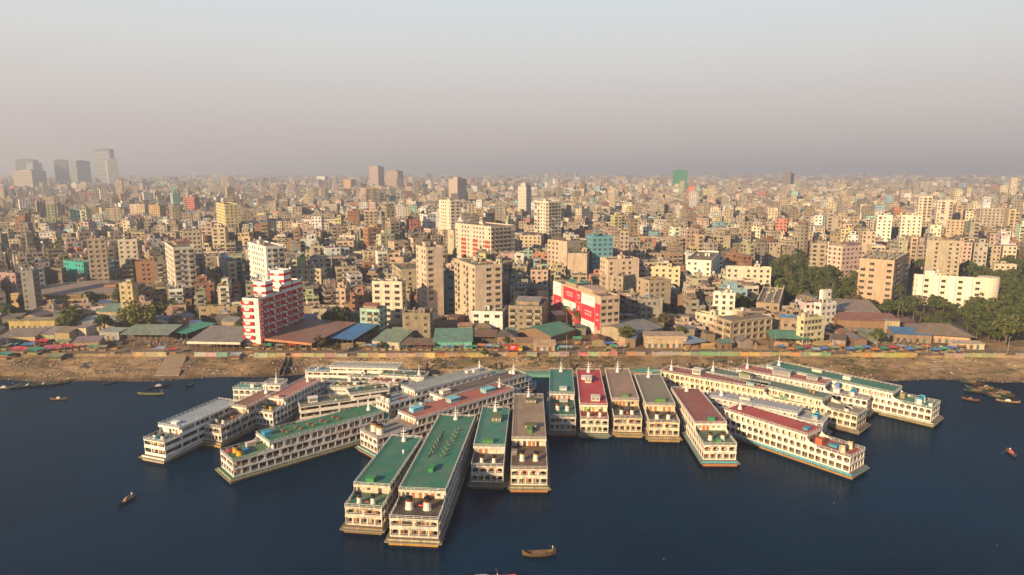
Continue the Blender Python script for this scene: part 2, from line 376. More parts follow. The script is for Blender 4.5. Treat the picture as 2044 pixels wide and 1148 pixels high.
def launch(S, B, W, label, aft, roofc, aftc, band=(.75, .72, .66, .6), lower=(.30, .17, .07, .8), wall=WHITE, style='oval', funnel=None, items=(), mast=True,
           front=9.0, stern=None, letters=(.45, .06, .05), zoff=0., upper=True, fpos=.42, sternstyle=None, doors=((.42, .17, .07), (.05, .05, .05)), tier3=None, green_bow=None):
    rnd = random.Random(hash(label) % 99991 if False else sum(map(ord, label)))
    dx, dy = B[0] - S[0], B[1] - S[1]; L = math.hypot(dx, dy); ang = math.atan2(dy, dx) - math.pi / 2
    gk = .92 if roofc[1] > roofc[0] * 1.25 else 1.0; roofc = (*[v * gk for v in roofc[:3]], min(1, roofc[3] * (.8 if gk < 1 else 1.25) + .12)); aftc = (*aftc[:3], min(1, aftc[3] * 1.2 + .15)); band = (*band[:3], min(1, band[3] + .2)); wall = (*wall[:3], min(1, wall[3] + .12))
    T = thing('passenger_launch', (S[0], S[1], 0), ang, label, 'launch', 'passenger launches moored at the river bank')
    h = W / 2; hs = h - .45; y0 = 1.1; sp = STYLES[style]; roofw = hs + .15
    z3 = Z3 + zoff * .3; z4 = Z4 + zoff
    # hull: strips between stations
    m = MB(); st = []
    ys = [0, .8, L * .3, L * .6, L - 6] + [L - 6 + (front + 6) * k / 8 for k in range(1, 9)]
    for y in ys:
        s = max(0, (y - (L - 6)) / (front + 6)); hw = h * (1 - s ** 2.2) ** .75 if s < 1 else .02
        st.append((y, hw, hw * (.93 - .25 * s), Z1 + 1.9 * s * s))
    for (ya, a, aw, za), (yb, b_, bw, zb) in zip(st, st[1:]):
        for sgn in (-1, 1):
            A = [(sgn * aw, ya, -1.2), (sgn * (aw * .7 + a * .3), ya, .45), (sgn * a, ya, 1.0), (sgn * a, ya, za)]
            Bq = [(sgn * bw, yb, -1.2), (sgn * (bw * .7 + b_ * .3), yb, .45), (sgn * b_, yb, 1.0), (sgn * b_, yb, zb)]
            for k, c in enumerate((lower, lower, band)): m.quad(A[k], Bq[k], Bq[k + 1], A[k + 1], c)
    a = st[0]
    for zz0, zz1, w0, w1, c in ((-1.2, .45, a[2], a[2] * .7 + a[1] * .3, lower), (.45, 1., a[2] * .7 + a[1] * .3, a[1], lower), (1., Z1, a[1], a[1], band)):
        m.quad((-w0, 0, zz0), (w0, 0, zz0), (w1, 0, zz1), (-w1, 0, zz1), c)
    led = (.26, .24, .17, .8)
    for sgn in (-1, 1): m.box(min(sgn * (h - .1), sgn * (h + .65)), max(sgn * (h - .1), sgn * (h + .65)), -.6, L - 5, .95, 1.2, led, bottom=True)
    m.box(-h - .05, h + .05, -.7, -.02, .93, 1.18, led, bottom=True)
    m.build('hull', T)
    m = MB()
    for (ya, a, aw, za), (yb, b_, bw, zb) in zip(st, st[1:]): m.quad((-a + .02, ya, za - .05), (a - .02, ya, za - .05), (b_ - .02, yb, zb - .05), (-b_ + .02, yb, zb - .05), green_bow or (.2, .15, .11, .8), 'deck')
    m.build('main_deck', T)
    # walls of the two lower tiers, stern and front
    yl = L + 2.0 if upper else L
    fr = [(hs * math.cos(k * math.pi / 6), yl + min(4.5, front * .5) * math.sin(k * math.pi / 6)) for k in range(0, 7)]
    for sgn, nm in ((-1, 'side_wall'), (1, 'side_wall')):
        m = MB()
        for ti, (za, zb) in enumerate(((Z1, Z2), (Z2, z3))):
            bays(m, (sgn * hs, y0), (sgn * hs, yl), za, zb, sp[ti], wall, (-sgn, 0))
            if ti == 1 or style != 'long':
                for zz in (.42, .85): m.box(sgn * (hs - .1) - .04, sgn * (hs - .1) + .04, y0, yl, za + zz, za + zz + .07, WHITE, bottom=True)
            m.box(min(sgn * (hs - .05), sgn * (hs + .1)), max(sgn * (hs - .05), sgn * (hs + .1)), y0 - .1, yl, zb - .12, zb + .1, wall, bottom=True)
        if style in ('oval', 'round') and upper:       # the swept wing from the upper tier down to the after deck
            k0 = [(sgn * hs, aft, z3), (sgn * hs, aft, z4 - .3)] + [(sgn * hs, aft - 3.6 * (1 - math.cos(t_ * math.pi / 10)), z4 - .3 - (z4 - z3 - .9) * math.sin(t_ * math.pi / 10)) for t_ in range(1, 6)] + [(sgn * hs, aft - 3.6, z3)]
            k1 = [(x - sgn * .12, y, z) for x, y, z in k0]; n = len(k0)
            m.add(k0 + k1, [tuple(range(n)), tuple(range(2 * n - 1, n - 1, -1))] + [(i, n + i, n + (i + 1) % n, (i + 1) % n) for i in range(n)], wall)
        m.build(nm, T)
    m = MB()
    ss = STYLES[sternstyle or style]
    for ti, (za, zb) in enumerate(((Z1, Z2), (Z2, z3))):
        s_ = ss[ti]
        if style == 'long': s_ = (2.8, .15, .15, .95, .25, 's')
        else: s_ = (2 * hs / 4.0 if ti else 2 * hs / 5.0, s_[1], s_[2], .42 if ti else .35, .62 if ti else .55, s_[5])
        bays(m, (-hs, y0), (hs, y0), za, zb, s_, wall, (0, 1))
        for zz in (.4, .8): m.box(-hs + .1, hs - .1, y0 + .2, y0 + .27, za + zz, za + zz + .07, WHITE, bottom=True)
        m.box(-hs - .1, hs + .1, y0 - .12, y0 + .1, zb - .1, zb + .12, wall, bottom=True)
    m.build('stern_wall', T)
    m = MB()
    for za, zb in ((Z1, Z2), (Z2, z3)):
        for p, q in zip(fr, fr[1:]):
            n = Vector((-(p[0] + q[0]) / 2, -((p[1] + q[1]) / 2 - yl) - .2)).normalized()
            panel(m, p, q, za + .3, zb, .2, .2, .5, .4, (.3,) * 4, wall, n)
    m.build('front_wall', T)
    # cabins inside
    m = MB(); ci = (.13, .09, .06, .5)
    hc = hs - 1.5
    for za, zb in ((Z1, Z2), (Z2, z3)):
        m.box(-hc, hc, y0 + 1.7, yl - .5, za, zb - .05, ci)
        y = y0 + 2.4
        while y < yl - 3:
            for sgn in (-1, 1):
                c = rnd.choice([(.20, .08, .035), (.05, .045, .04), (.38, .3, .2), (.1, .14, .17), (.46, .4, .3)])
                m.box(min(sgn * hc, sgn * (hc + .06)), max(sgn * hc, sgn * (hc + .06)), y, y + 1.0, za + .05, za + 1.95, (*c, .3))
            y += 2.3
        x = -hc + .3
        while x < hc - .9:
            c = rnd.choice([doors[0], doors[0], doors[1], (.5, .42, .3)]); m.box(x, x + .85, y0 + 1.62, y0 + 1.7, za + .05, za + 2.0, (*c, .3)); x += 1.35
    m.build('cabin', T)
    # decks
    m = MB(); dk = [(-hs, y0), (hs, y0)] + fr; n = len(dk)
    for zz, c in ((Z2, (.25, .2, .16, .6)),):
        m.add([(x * .985, y + .05, zz) for x, y in dk], [tuple(range(n))], c)
    m.build('upper_deck', T)
    m = MB(); n = len(dk)
    m.add([(x * 1.01, y - .08, z3 + .02) for x, y in dk] + [(x * 1.01, y - .08, z3 - .16) for x, y in dk], [(i, n + i, n + (i + 1) % n, (i + 1) % n) for i in range(n)] + [tuple(range(2 * n - 1, n - 1, -1))], wall)
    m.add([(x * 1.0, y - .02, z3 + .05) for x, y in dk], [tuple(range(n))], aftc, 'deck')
    m.build('after_deck', T)
    m = MB(); ya = aft - .2 if upper else yl
    rail(m, [(-hs, ya), (-hs, y0 - .05), (hs, y0 - .05), (hs, ya)], z3 + .05)
    m.build('railing', T); m = MB(); rail(m, [(x * .99, y) for x, y in fr], z3 + .05); m.build('bow_railing', T)
    if upper:
        m = MB(); spn = tier3 or sp[2]; wl3 = wall
        for sgn in (-1, 1):
            bays(m, (sgn * hs, aft), (sgn * hs, L), z3, z4 - .25, spn, wl3, (-sgn, 0))
            for zz in (.45, .85): m.box(sgn * (hs - .1) - .04, sgn * (hs - .1) + .04, aft, L, z3 + zz, z3 + zz + .07, WHITE, bottom=True)
        m.box(-hs, hs, L - .1, L, z3, z4 - .3, wl3)
        m.build('top_tier_wall', T)
        m = MB(); cw = hs - 1.3; m.box(-cw, cw, aft + 1.3, L - .6, z3, z4 - .3, (.62, .52, .38, .5))
        for sgn in (-1, 1):
            y = aft + 2
            while y < L - 2:
                c = rnd.choice([(.25, .1, .045), (.06, .05, .045), (.42, .33, .22), (.5, .45, .36)]); m.box(min(sgn * cw, sgn * (cw + .06)), max(sgn * cw, sgn * (cw + .06)), y, y + 1.1, z3 + .05, z3 + 2, (*c, .3)); y += 2.2
        b_ = MB(); x = -cw + .25
        b_.box(-hs + .02, hs - .02, aft + 1.05, aft + 1.25, z3 + .05, z4 - .3, CREAM if wall == WHITE else wall)
        while x < cw - .8:
            k = rnd.random(); c = doors[0] if k < .45 else doors[1] if k < .75 else (.55, .5, .42)
            zb = z3 + (.9 if k > .6 else .06); b_.box(x, x + .9, aft + .98, aft + 1.05, zb, z3 + 2.05, (*c, .25)); x += 1.25 + rnd.random() * .8
        b_.build('bulkhead', T)
        m.build('top_cabin', T)
        m = MB(); m.box(-roofw, roofw, aft - .25, L + .25, z4 - .32, z4 - .05, wall, bottom=True)
        m.box(-roofw, roofw, aft - .3, aft - .27, z4 - .75, z4 - .1, wall, bottom=True)
        m.quad((-roofw + .12, aft - .12, z4), (roofw - .12, aft - .12, z4), (roofw - .12, L + .12, z4), (-roofw + .12, L + .12, z4), roofc, 'deck')
        rf = m.build('roof', T)
        m = MB(); r_ = roofw - .08
        rail(m, [(-r_, aft - .2), (r_, aft - .2), (r_, L + .2), (-r_, L + .2), (-r_, aft - .2)], z4 - .05, .75)
        m.build('roof_railing', rf)
    # name on the stern
    m = MB(); scribble(m, -hs * .62, hs * .55, z3 - .55, .42, y0 - .16, letters, rnd)
    m.build('lettering', T); m = MB()
    if rnd.random() < .8: scribble(m, -hs * .4, hs * .45, Z2 - .42, .36, y0 - .16, (.08, .2, .28), rnd); m.build('lettering', T)
    for sgn in (-1, 1): m = MB(); scribble(m, L * .62, L * .62 + 9, z3 - .25, .5, sgn * (hs + .14), letters, rnd, 'y'); m.build('lettering', T)
    fn = funnel or {}
    fc = fn.get('col', (.78, .74, .66, .5)); ft = fn.get('top', (.03, .025, .022, .2)); fb = fn.get('band', ft); r = fn.get('r', .62); fh = fn.get('h', 2.5); fy = fn.get('y', aft * fpos)
    for sgn in ((-1, 1) if fn.get('n', 2) == 2 else (1,)):
        x = sgn * hs * fn.get('x', .38); m = MB()
        m.cyl(x, fy, z3 + .05, z3 + .35, r * 1.25, r * 1.2, fc, 14); m.cyl(x, fy, z3 + .3, z3 + fh * .68, r * 1.06, r, fc, 14, cap=False)
        m.tube((x, fy + r * 1.5, z3), (x, fy + r * 1.3, z3 + fh * .8), r * .22, r * .2, (.5, .5, .5, .5))
        fo = m.build('funnel', T); m = MB(); m.cyl(x, fy, z3 + fh * .68, z3 + fh * .78, r * 1.03, r * 1.03, fb, 14, cap=False); m.cyl(x, fy, z3 + fh * .78, z3 + fh, r * .98, r * .98, ft, 14, capcol=(.01, .01, .01, 0)); m.build('funnel_rim', fo)
    if mast and upper:
        m = MB(); my = L - 3.0
        m.cyl(0, my, z4, z4 + .9, .8, .62, WHITE, 10); m.cyl(0, my, z4 + .9, z4 + 2.1, .42, .34, WHITE, 8); m.tube((0, my, z4 + 2), (0, my, z4 + 4.6), .16, .09, WHITE, 6)
        mo = m.build('mast', T)
        for a_, zz in ((1.1, 2.4), (.7, 3.3)): m = MB(); m.box(-a_, a_, my - .08, my + .08, z4 + zz, z4 + zz + .14, WHITE, bottom=True); m.build('crossarm', mo)
    for it in items:
        nm, x, y, a, b_, c_, col = it[:7]; zz = z4 if (upper and y > aft) else z3 + .05; m = MB()
        if nm == 'roof_vent':
            m.cyl(0, 0, 0, c_ * .7, a * .5, a * .5, col, 8); m.cyl(0, 0, c_ * .7, c_, a, a * .5, col, 8)
        elif nm == 'pilot_house' or nm == 'roof_house':
            m.box(-a / 2, a / 2, -b_ / 2, b_ / 2, .5, c_ - .2, (.25, .25, .22, .4)); m.box(-a / 2 - .1, a / 2 + .1, -b_ / 2 - .1, b_ / 2 + .1, 0, .5, col)
            for px_ in (-a / 2, 0, a / 2):
                for py_ in (-b_ / 2, b_ / 2): m.box(px_ - .09, px_ + .09, py_ - .09, py_ + .09, .5, c_ - .15, WHITE)
            m.box(-a / 2 - .35, a / 2 + .35, -b_ / 2 - .35, b_ / 2 + .35, c_ - .18, c_, col, bottom=True)
        elif nm == 'pipe':
            m.tube((0, 0, .25), (0, b_, .25), a, a, col)
        elif nm == 'tarpaulin':
            m.add([(-a / 2, -b_ / 2, .05), (a / 2, -b_ / 2, .1), (a / 2, b_ / 2, .05), (-a / 2, b_ / 2, .1), (0, -b_ * .1, c_), (a * .2, b_ * .2, c_ * .7)], [(0, 1, 4), (1, 5, 4), (1, 2, 5), (2, 3, 5), (3, 4, 5), (3, 0, 4)], col, 'clean')
        else:
            m.box(-a / 2, a / 2, -b_ / 2, b_ / 2, .12, c_, col); m.box(-a / 2 - .06, a / 2 + .06, -b_ / 2 - .06, b_ / 2 + .06, 0, .12, col); m.box(-a / 2 - .1, a / 2 + .1, -b_ / 2 - .1, b_ / 2 + .1, c_, c_ + .1, tuple(k * 1.1 for k in col[:3]) + ((col[3],) if len(col) > 3 else (.3,)))
        m.build(nm, T, (x, y, zz + (it[7] if len(it) > 7 else 0)))
    return T
GREEN = (.045, .215, .135, .45); TEAL = (.05, .24, .185, .3); OLIVE = (.13, .17, .10, .9); RED = (.40, .045, .04, .3); ROSE = (.36, .11, .085, .4); PINK = (.40, .15, .12, .45)
TAN = (.40, .245, .175, .8); GREY = (.36, .40, .40, .35); BROWN = (.20, .105, .075, .7); DBROWN = (.10, .065, .05, .8); CYAN = (.12, .42, .52, .3); BLUEH = (.04, .28, .42, .4)
DECK_SHADE = (.075, .055, .042, .8); BANDY = (.55, .36, .06, .5); RUSTH = (.33, .10, .035, .5)  # the largest launch's after deck has its dark shadow put into the colour
def ctr(a, b, z): p = at(*a, z); q = at(*b, z); return ((p[0] + q[0]) / 2, (p[1] + q[1]) / 2)
gbox = (.04, .26, .08, .3)
pipes = [('roof_vent', -2.6 + (k % 2) * .5, 34 + k * 1.5, .34, .3, 1.0, (.14, .19, .10)) for k in range(10)] + [('roof_vent', 1.2 + (k % 2) * .9 + (k // 7) * .7, 32.5 + k * 1.7, .34, .3, 1.0, (.14, .19, .10)) for k in range(14)] + \
    [('pipe', -2.9, 32.0, .14, 12, .3, (.12, .2, .11)), ('pipe', -2.3, 45, .13, 8, .3, (.12, .2, .11))]
launch(ctr((765, 1085), (885, 1088), .5), ctr((878, 830), (947, 830), 10), 13.6, 'largest launch, green roof dotted with small vents, red cloth between its two funnels', 11.5, GREEN, DECK_SHADE, band=(.5, .45, .3, .9), lower=(.5, .27, .06, .6), wall=(.74, .67, .55, .5),
       funnel=dict(r=.95, h=3.3, band=(.35, .06, .03), y=6.6), items=pipes + [('skylight_box', .1, 24, 1.2, 3.4, 1.0, gbox), ('tarpaulin', 1.3, 8.6, 1.8, 1.6, .8, (.55, .06, .08)), ('tarpaulin', -.3, 8.3, 1.8, .9, .5, (.55, .12, .12))], letters=(.1, .22, .2))
launch(ctr((683, 1059), (765, 1065), .5), ctr((783, 872), (840, 872), 10), 11.0, 'plain green roofed launch with a bright green box, lying beside the largest one', 8.5, (.035, .20, .125, .35), (.06, .2, .12, .8), band=(.35, .27, .17, .9), lower=(.2, .12, .06, .9), wall=(.72, .63, .5, .6),
       funnel=dict(r=.62, h=2.6), items=[('skylight_box', -1.0, 10.5, 2.3, 1.8, 1.1, gbox), ('tarpaulin', 0, 4.3, 1.8, 1.1, .4, (.28, .08, .05)), ('roof_vent', 2.6, 30, .4, .3, 1.2, WHITE)], letters=(.2, .12, .05))
launch(ctr((936, 972), (1009, 975), .5), ctr((964, 814), (1016, 814), 10), 10.6, 'small teal roofed launch with dark after deck, between the largest and a tan roofed one', 9.5, (.05, .235, .17, .5), (.085, .075, .06, .9), band=(.2, .15, .1, .9), lower=(.16, .1, .06, .9), wall=(.74, .68, .58, .6), style='arch',
       funnel=dict(r=.55, h=2.3), items=[('skylight_box', -.6, 12.5, 3.4, 1.6, .8, (.07, .25, .07, .3)), ('roof_house', 1.0, 32, 2.8, 3.6, 1.6, (.16, .2, .09, .5))], letters=(.3, .08, .05))
launch(ctr((1016, 979), (1096, 980), .5), ctr((1026, 789), (1084, 788), 10), 11.8, 'tan roofed launch with olive roof houses, brown deck and yellow topped funnels', 17.5, (.40, .275, .185, .8), (.17, .095, .055, .8), band=(.42, .40, .22, .8), lower=(.45, .17, .04, .5), wall=(.80, .72, .56, .45), style='arch',
       funnel=dict(r=.75, h=3.0, band=(.7, .42, .05)), items=[('roof_house', .9, 52, 3.2, 2.6, 1.6, (.14, .15, .06, .5)), ('roof_house', .6, 27, 3.4, 2.4, 1.4, (.14, .15, .06, .5)), ('skylight_box', .3, 23.5, 1.5, 3.5, 1.2, (.1, .22, .07, .5)), ('deck_box', -4.6, 12, 1.6, 1.8, 1.3, (.25, .22, .2))], letters=(.5, .06, .06))
launch(ctr((1097, 868), (1149, 868), .5), ctr((1096, 737), (1143, 737), 10), 10.4, 'teal roofed launch with teal after deck and rust topped funnels, first beside the jetty gap', 19.0, TEAL, (.03, .17, .11, .5), band=(.22, .2, .2, .7), lower=(.33, .1, .06, .6), wall=(.66, .63, .6, .5),
       funnel=dict(r=.72, h=2.9, top=(.25, .07, .04, .3)), items=[('roof_house', .6, 18.0, 2.6, 2.2, 1.9, (.7, .68, .6, .3), -1.2), ('skylight_box', .5, 24, 2.8, 3.0, .8, (.6, .62, .55, .4))], letters=(.45, .2, .1), doors=((.4, .16, .07), (.3, .2, .12)))
launch(ctr((1157, 872), (1216, 873), .5), ctr((1151, 738), (1197, 738), 10), 10.8, 'crimson roofed launch with crimson after deck and white boxes on its roof', 8.0, (.52, .05, .055, .15), (.34, .05, .04, .5), band=(.15, .24, .2, .6), lower=(.1, .16, .13, .6), wall=(.82, .74, .6, .35), style='arch',
       funnel=dict(r=.55, h=2.9, top=(.3, .06, .04, .3), x=.42), items=[('roof_house', .9, 13.5, 2.9, 2.8, 1.7, (.72, .64, .52, .4)), ('roof_house', -.8, 36, 2.2, 3.2, 1.8, (.74, .68, .58, .4)), ('skylight_box', -1.2, 40, 4.2, 3.2, 1.0, (.76, .72, .66, .3))], letters=(.1, .28, .25), doors=((.2, .35, .05), (.45, .3, .05)))
launch(ctr((1222, 870), (1284, 871), .5), ctr((1206, 737), (1257, 738), 10), 11.0, 'launch with faded brownish pink roof and dark littered after deck, beside the crimson one', 13.0, TAN, (.10, .075, .05, .9), band=(.42, .3, .12, .9), lower=(.42, .26, .08, .8), wall=(.74, .62, .42, .6),
       funnel=dict(r=.66, h=2.5), items=[('skylight_box', .3, 16.5, 2.4, 1.6, .9, (.1, .25, .08, .5)), ('deck_box', .2, 5.6, .7, .7, .8, (.5, .12, .05))], letters=(.35, .2, .08))
launch(ctr((1291, 878), (1360, 881), .5), ctr((1266, 747), (1319, 749), 10), 11.6, 'launch with faded olive roof, cream walls and black topped funnels, last of the four abreast', 11.5, (.27, .24, .165, .9), (.12, .09, .06, .9), band=(.45, .32, .13, .9), lower=(.42, .25, .08, .8), wall=(.78, .66, .45, .55),
       funnel=dict(r=.68, h=2.6), items=[('skylight_box', .6, 15.5, 3.6, 2.0, .9, (.1, .27, .06, .5))], letters=(.4, .2, .08))
launch(ctr((1401, 928), (1474, 928), .5), ctr((1339, 775), (1395, 775), 10), 11.6, 'launch with dull red roof, green after deck, white walls and pale blue hull band', 13.0, (.33, .095, .075, .45), (.075, .16, .085, .6), band=(.06, .42, .55, .3), lower=(.5, .16, .06, .4), wall=(.84, .77, .64, .3), style='round',
       funnel=dict(r=.66, h=2.6, top=(.12, .05, .03, .2)), items=[('skylight_box', 1.0, 15.8, 2.0, 1.6, .9, (.05, .3, .1, .3)), ('deck_box', .4, 4.2, 1.4, 1.2, .7, (.06, .28, .1))], letters=(.6, .1, .05), doors=((.55, .15, .05), (.3, .3, .25)))
launch(ctr((1698, 955), (1733, 937), .5), ctr((1444, 816), (1481, 806), 10), 10.6, 'red roofed launch with red after deck, cream funnels and bright blue hull, lying alone broadside', 15.5, (.50, .075, .065, .2), (.36, .075, .06, .45), band=(.06, .42, .58, .3), lower=(.36, .2, .07, .6), wall=(.86, .79, .66, .25), style='round',
       funnel=dict(col=(.78, .66, .42, .4), top=(.6, .45, .3, .4), r=.75, h=2.6, x=.5), items=[('skylight_box', 0, 18, 2.6, 1.6, .6, (.06, .3, .38, .3)), ('deck_box', -1.6, 12.5, 2.2, 2.2, 2.0, (.5, .12, .04)), ('deck_box', -.5, 8.6, 1.0, 2.6, .6, (.05, .3, .36)), ('deck_box', 1.0, 8.0, 1.0, 2.2, .5, (.04, .25, .4))], letters=(.6, .1, .05), fpos=.3)
launch(at(1652, 872, .5), at(1425, 788, 8), 9.2, 'low grey decked launch with blue topped funnels, behind the blue hulled red roofed one', 10, (.40, .42, .44, .4), (.38, .40, .42, .4), wall=(.72, .7, .66, .4), style='arch', zoff=-1.4, funnel=dict(r=.8, h=2.2, top=(.05, .4, .6, .2), col=(.5, .5, .5, .5)),
       items=[('deck_box', .5, 30, 1.6, 4.0, .7, (.7, .6, .5)), ('roof_vent', -1.5, 44, .7, .5, 1.6, WHITE)], letters=(.5, .1, .05), front=7)
launch(at(1640, 838, .5), at(1327, 735.5, 10), 9.6, 'launch with maroon roof, pale yellow walls and white roof hut beside the olive roof', 21.0, (.37, .115, .09, .45), (.12, .18, .10, .6), wall=(.82, .72, .5, .3), style='round', band=(.35, .3, .25, .7),
       items=[('roof_house', 1.5, 50, 3.4, 3.4, 2.2, (.72, .68, .6, .3)), ('skylight_box', -1.2, 27, 2.2, 3.0, .8, (.3, .48, .42, .3)), ('deck_box', -1, 14, 2.2, 3, .6, (.05, .32, .12)), ('deck_box', 1.5, 9, 2.4, 2.6, .9, (.05, .34, .14))], funnel=dict(r=.6, h=2.2), letters=(.6, .06, .06))
launch(ctr((1710, 865), (1738, 852), .5), ctr((1400, 738), (1421, 736), 10), 10.4, 'long launch with weathered green roof and dirty cream stern deck, on the maroon roofed one', 14.0, (.13, .21, .14, .6), (.30, .27, .18, .8), wall=(.80, .72, .56, .5), style='round', band=(.25, .2, .12, .9), lower=(.25, .19, .09, .9), tier3=(2.4, .3, .3, .4, .5, 'o'),
       items=[('roof_house', .5, 47, 2.8, 4.4, 2.2, (.2, .26, .12, .6)), ('roof_vent', 0, 19, .7, .5, 1.2, (.4, .25, .1)), ('roof_vent', 1.5, 21, .6, .5, 1.2, (.4, .25, .1))], funnel=dict(r=.7, h=1.5), letters=(.4, .25, .1))
launch(at(1740, 826, .5), at(1478, 732, 10), 10.0, 'launch with pinkish red roof and grey roof huts, blue and white funnels astern', 17.0, (.46, .13, .115, .35), (.34, .31, .3, .6), wall=(.84, .78, .7, .3), style='round',
       items=[('roof_house', .5, 35, 4.0, 7.0, 2.0, (.36, .40, .42, .4)), ('roof_house', 1.0, 23, 2.4, 4.0, 1.6, (.34, .4, .36, .4)), ('deck_box', 2.2, 13.5, 1.4, 1.4, 3.0, (.1, .2, .4)), ('deck_box', -1.2, 13, 2.4, 2.4, 1.6, (.74, .7, .66))], funnel=dict(r=.85, h=2.4, top=(.05, .3, .5, .2)), letters=(.5, .1, .05))
launch(ctr((1865, 851), (1878, 837), .5), ctr((1525, 730), (1558, 722), 10), 11.2, 'launch nearest the open water with clean green roof and blue topped white funnels', 15.0, (.045, .215, .145, .35), (.07, .23, .14, .4), wall=(.86, .80, .68, .25), style='round', band=(.5, .52, .42, .5), lower=(.3, .24, .1, .7),
       items=[('skylight_box', 1.0, 34, 2.4, 3.0, 1.2, (.75, .68, .56)), ('skylight_box', 2.5, 47, 1.4, 4.0, .9, (.75, .65, .5)), ('deck_box', -1.4, 2.5, 1.5, 1.2, .9, (.74, .7, .62)), ('deck_box', 1.6, 13, 2.2, 1.6, 1.8, (.3, .24, .14))], funnel=dict(r=.95, h=2.9, top=(.05, .32, .5, .2), col=(.82, .78, .72, .3)), letters=(.3, .3, .3))
launch(ctr((436, 940), (460, 964), .5), ctr((733, 808), (768, 819), 10), 11.4, 'white launch with rows of oval openings, green roof with brown stools and yellow funnel casing', 13.0, (.035, .20, .095, .4), (.035, .18, .075, .5), wall=(.82, .75, .68, .3), band=(.36, .36, .25, .8), lower=(.22, .2, .12, .9), front=5.0,
       funnel=dict(r=.85, h=1.9, col=(.72, .42, .02, .3), top=(.45, .2, .02, .4), x=.3, y=4.6), items=[('deck_table', -1.2 + (k % 2) * 2.2, 20 + 4.6 * (k // 2) + (k % 2) * .8, .8, .8, .5, (.3, .14, .06)) for k in range(10)] + [('deck_box', -1.8, 14.8, 2.6, 2.2, 1.2, (.03, .3, .5)), ('deck_box', -3.5, 10.2, 1.4, 3.0, 1.2, (.6, .5, .45)), ('deck_box', .2, 6.8, 2.2, 2.2, .8, (.04, .25, .38)), ('tarpaulin', -3.2, 3.2, 3, 2, 1.2, (.28, .05, .05)), ('tarpaulin', -2.4, 5.2, 2, 1.2, 1.4, (.65, .32, .02))], letters=(.6, .1, .08), green_bow=(.03, .17, .09, .3))
launch(ctr((710, 896), (753, 915), .5), ctr((988, 766), (1028, 775), 10), 11.4, 'white launch with salmon roof, pale blue roof boxes and two big yellow rimmed funnels', 17.0, (.46, .135, .095, .35), (.34, .29, .26, .7), wall=(.82, .76, .70, .25), band=(.2, .48, .58, .3), lower=(.3, .12, .06, .6), sternstyle='round',
       funnel=dict(r=1.15, h=3.2, top=(.2, .1, .04, .4), band=(.7, .45, .1, .3), y=4.6, x=.34), items=[('skylight_box', -1.4, 22, 2.6, 4.6, 1.4, (.2, .5, .6, .2)), ('roof_house', -.5, 38, 2.8, 4.2, 1.5, (.2, .52, .62, .2)), ('roof_house', 0, 55, 2.8, 4.6, 1.5, (.2, .52, .62, .2))], letters=(.6, .08, .06))
launch((-36.5, 243.5), ctr((1017, 739), (1054, 746), 10), 9.6, 'launch with dark brown roof and blue rounded bow deck, behind the salmon roofed one', 11.0, (.11, .075, .06, .7), (.12, .35, .48, .3), wall=(.80, .76, .70, .25), front=11, green_bow=(.1, .34, .45, .3),
       items=[('skylight_box', -.3, 15, 2.4, 4.0, 1.3, (.74, .68, .56)), ('skylight_box', -1.3, 52, 1.4, 2.2, .9, (.72, .7, .66))], funnel=dict(r=.85, h=2.2, top=(.05, .1, .15, .2), band=(.1, .4, .6)), letters=(.1, .3, .5))
launch((-50.8, 251.5), ctr((956, 732), (979, 739), 10), 10.2, 'launch with long pale grey roof and grey blue after deck with black topped funnels', 13.0, (.34, .37, .35, .45), (.27, .35, .42, .5), wall=(.80, .76, .70, .3), style='arch', tier3=(3.2, .5, .3, .8, .8, 'a'),
       items=[('skylight_box', .5, 47, 2.2, 3.0, 1.2, (.66, .64, .58)), ('skylight_box', -.5, 44, 1.8, 2.4, 1.0, (.66, .64, .58)), ('deck_box', 2.0, 8.0, .7, 1.0, .8, (.7, .1, .05))], funnel=dict(r=1.0, h=3.0, y=2.6), letters=(.5, .1, .06))
launch(at(592, 838, .5), at(772, 772, 9), 9.0, 'white streamlined launch with low olive decks, curved upper house and a white hut', 20.0, (.11, .145, .085, .6), (.14, .16, .09, .7), wall=(.82, .76, .68, .25), style='long', zoff=-.7, mast=False, band=(.5, .48, .4, .5), lower=(.24, .2, .12, .9), front=5,
       items=[('roof_house', -1.0, 6.5, 2.6, 3.0, 1.8, (.78, .72, .64, .2)), ('roof_vent', -1.5, 24, 1.0, .8, .8, (.06, .36, .44)), ('roof_vent', 0, 31, .9, .8, .8, (.35, .32, .22)), ('roof_vent', 0, 34, .9, .8, .8, (.35, .32, .22)), ('roof_vent', 0, 37, .9, .8, .8, (.35, .32, .22))], funnel=dict(n=1, r=.3, h=1.2, y=15), letters=(.4, .4, .4))
launch(at(648, 783, .5), at(800, 760, 8), 7.4, 'low launch with green decks and a small red roof, behind the streamlined white one', 22.0, (.36, .10, .09, .5), (.10, .19, .13, .5), wall=(.80, .75, .68, .3), style='long', zoff=-2.2, front=5, items=[('deck_box', 0, 12, 1.4, 1.4, 1.8, (.74, .68, .6))], funnel=dict(n=1, r=.5, h=2, y=19), letters=(.3, .3, .3))
launch(at(655, 798, .5), at(762, 767, 8), 7.0, 'low launch with dull green roof, white locker, under the bow of the streamlined one', 2.5, (.09, .18, .11, .5), (.10, .17, .11, .5), wall=(.80, .75, .68, .3), style='long', zoff=-2.6, mast=False, front=5, items=[('skylight_box', 0, 12, 1.8, 1.4, 1.2, (.74, .7, .62))], funnel=dict(n=1, r=.25, h=1., y=1.5), letters=(.3, .3, .3))
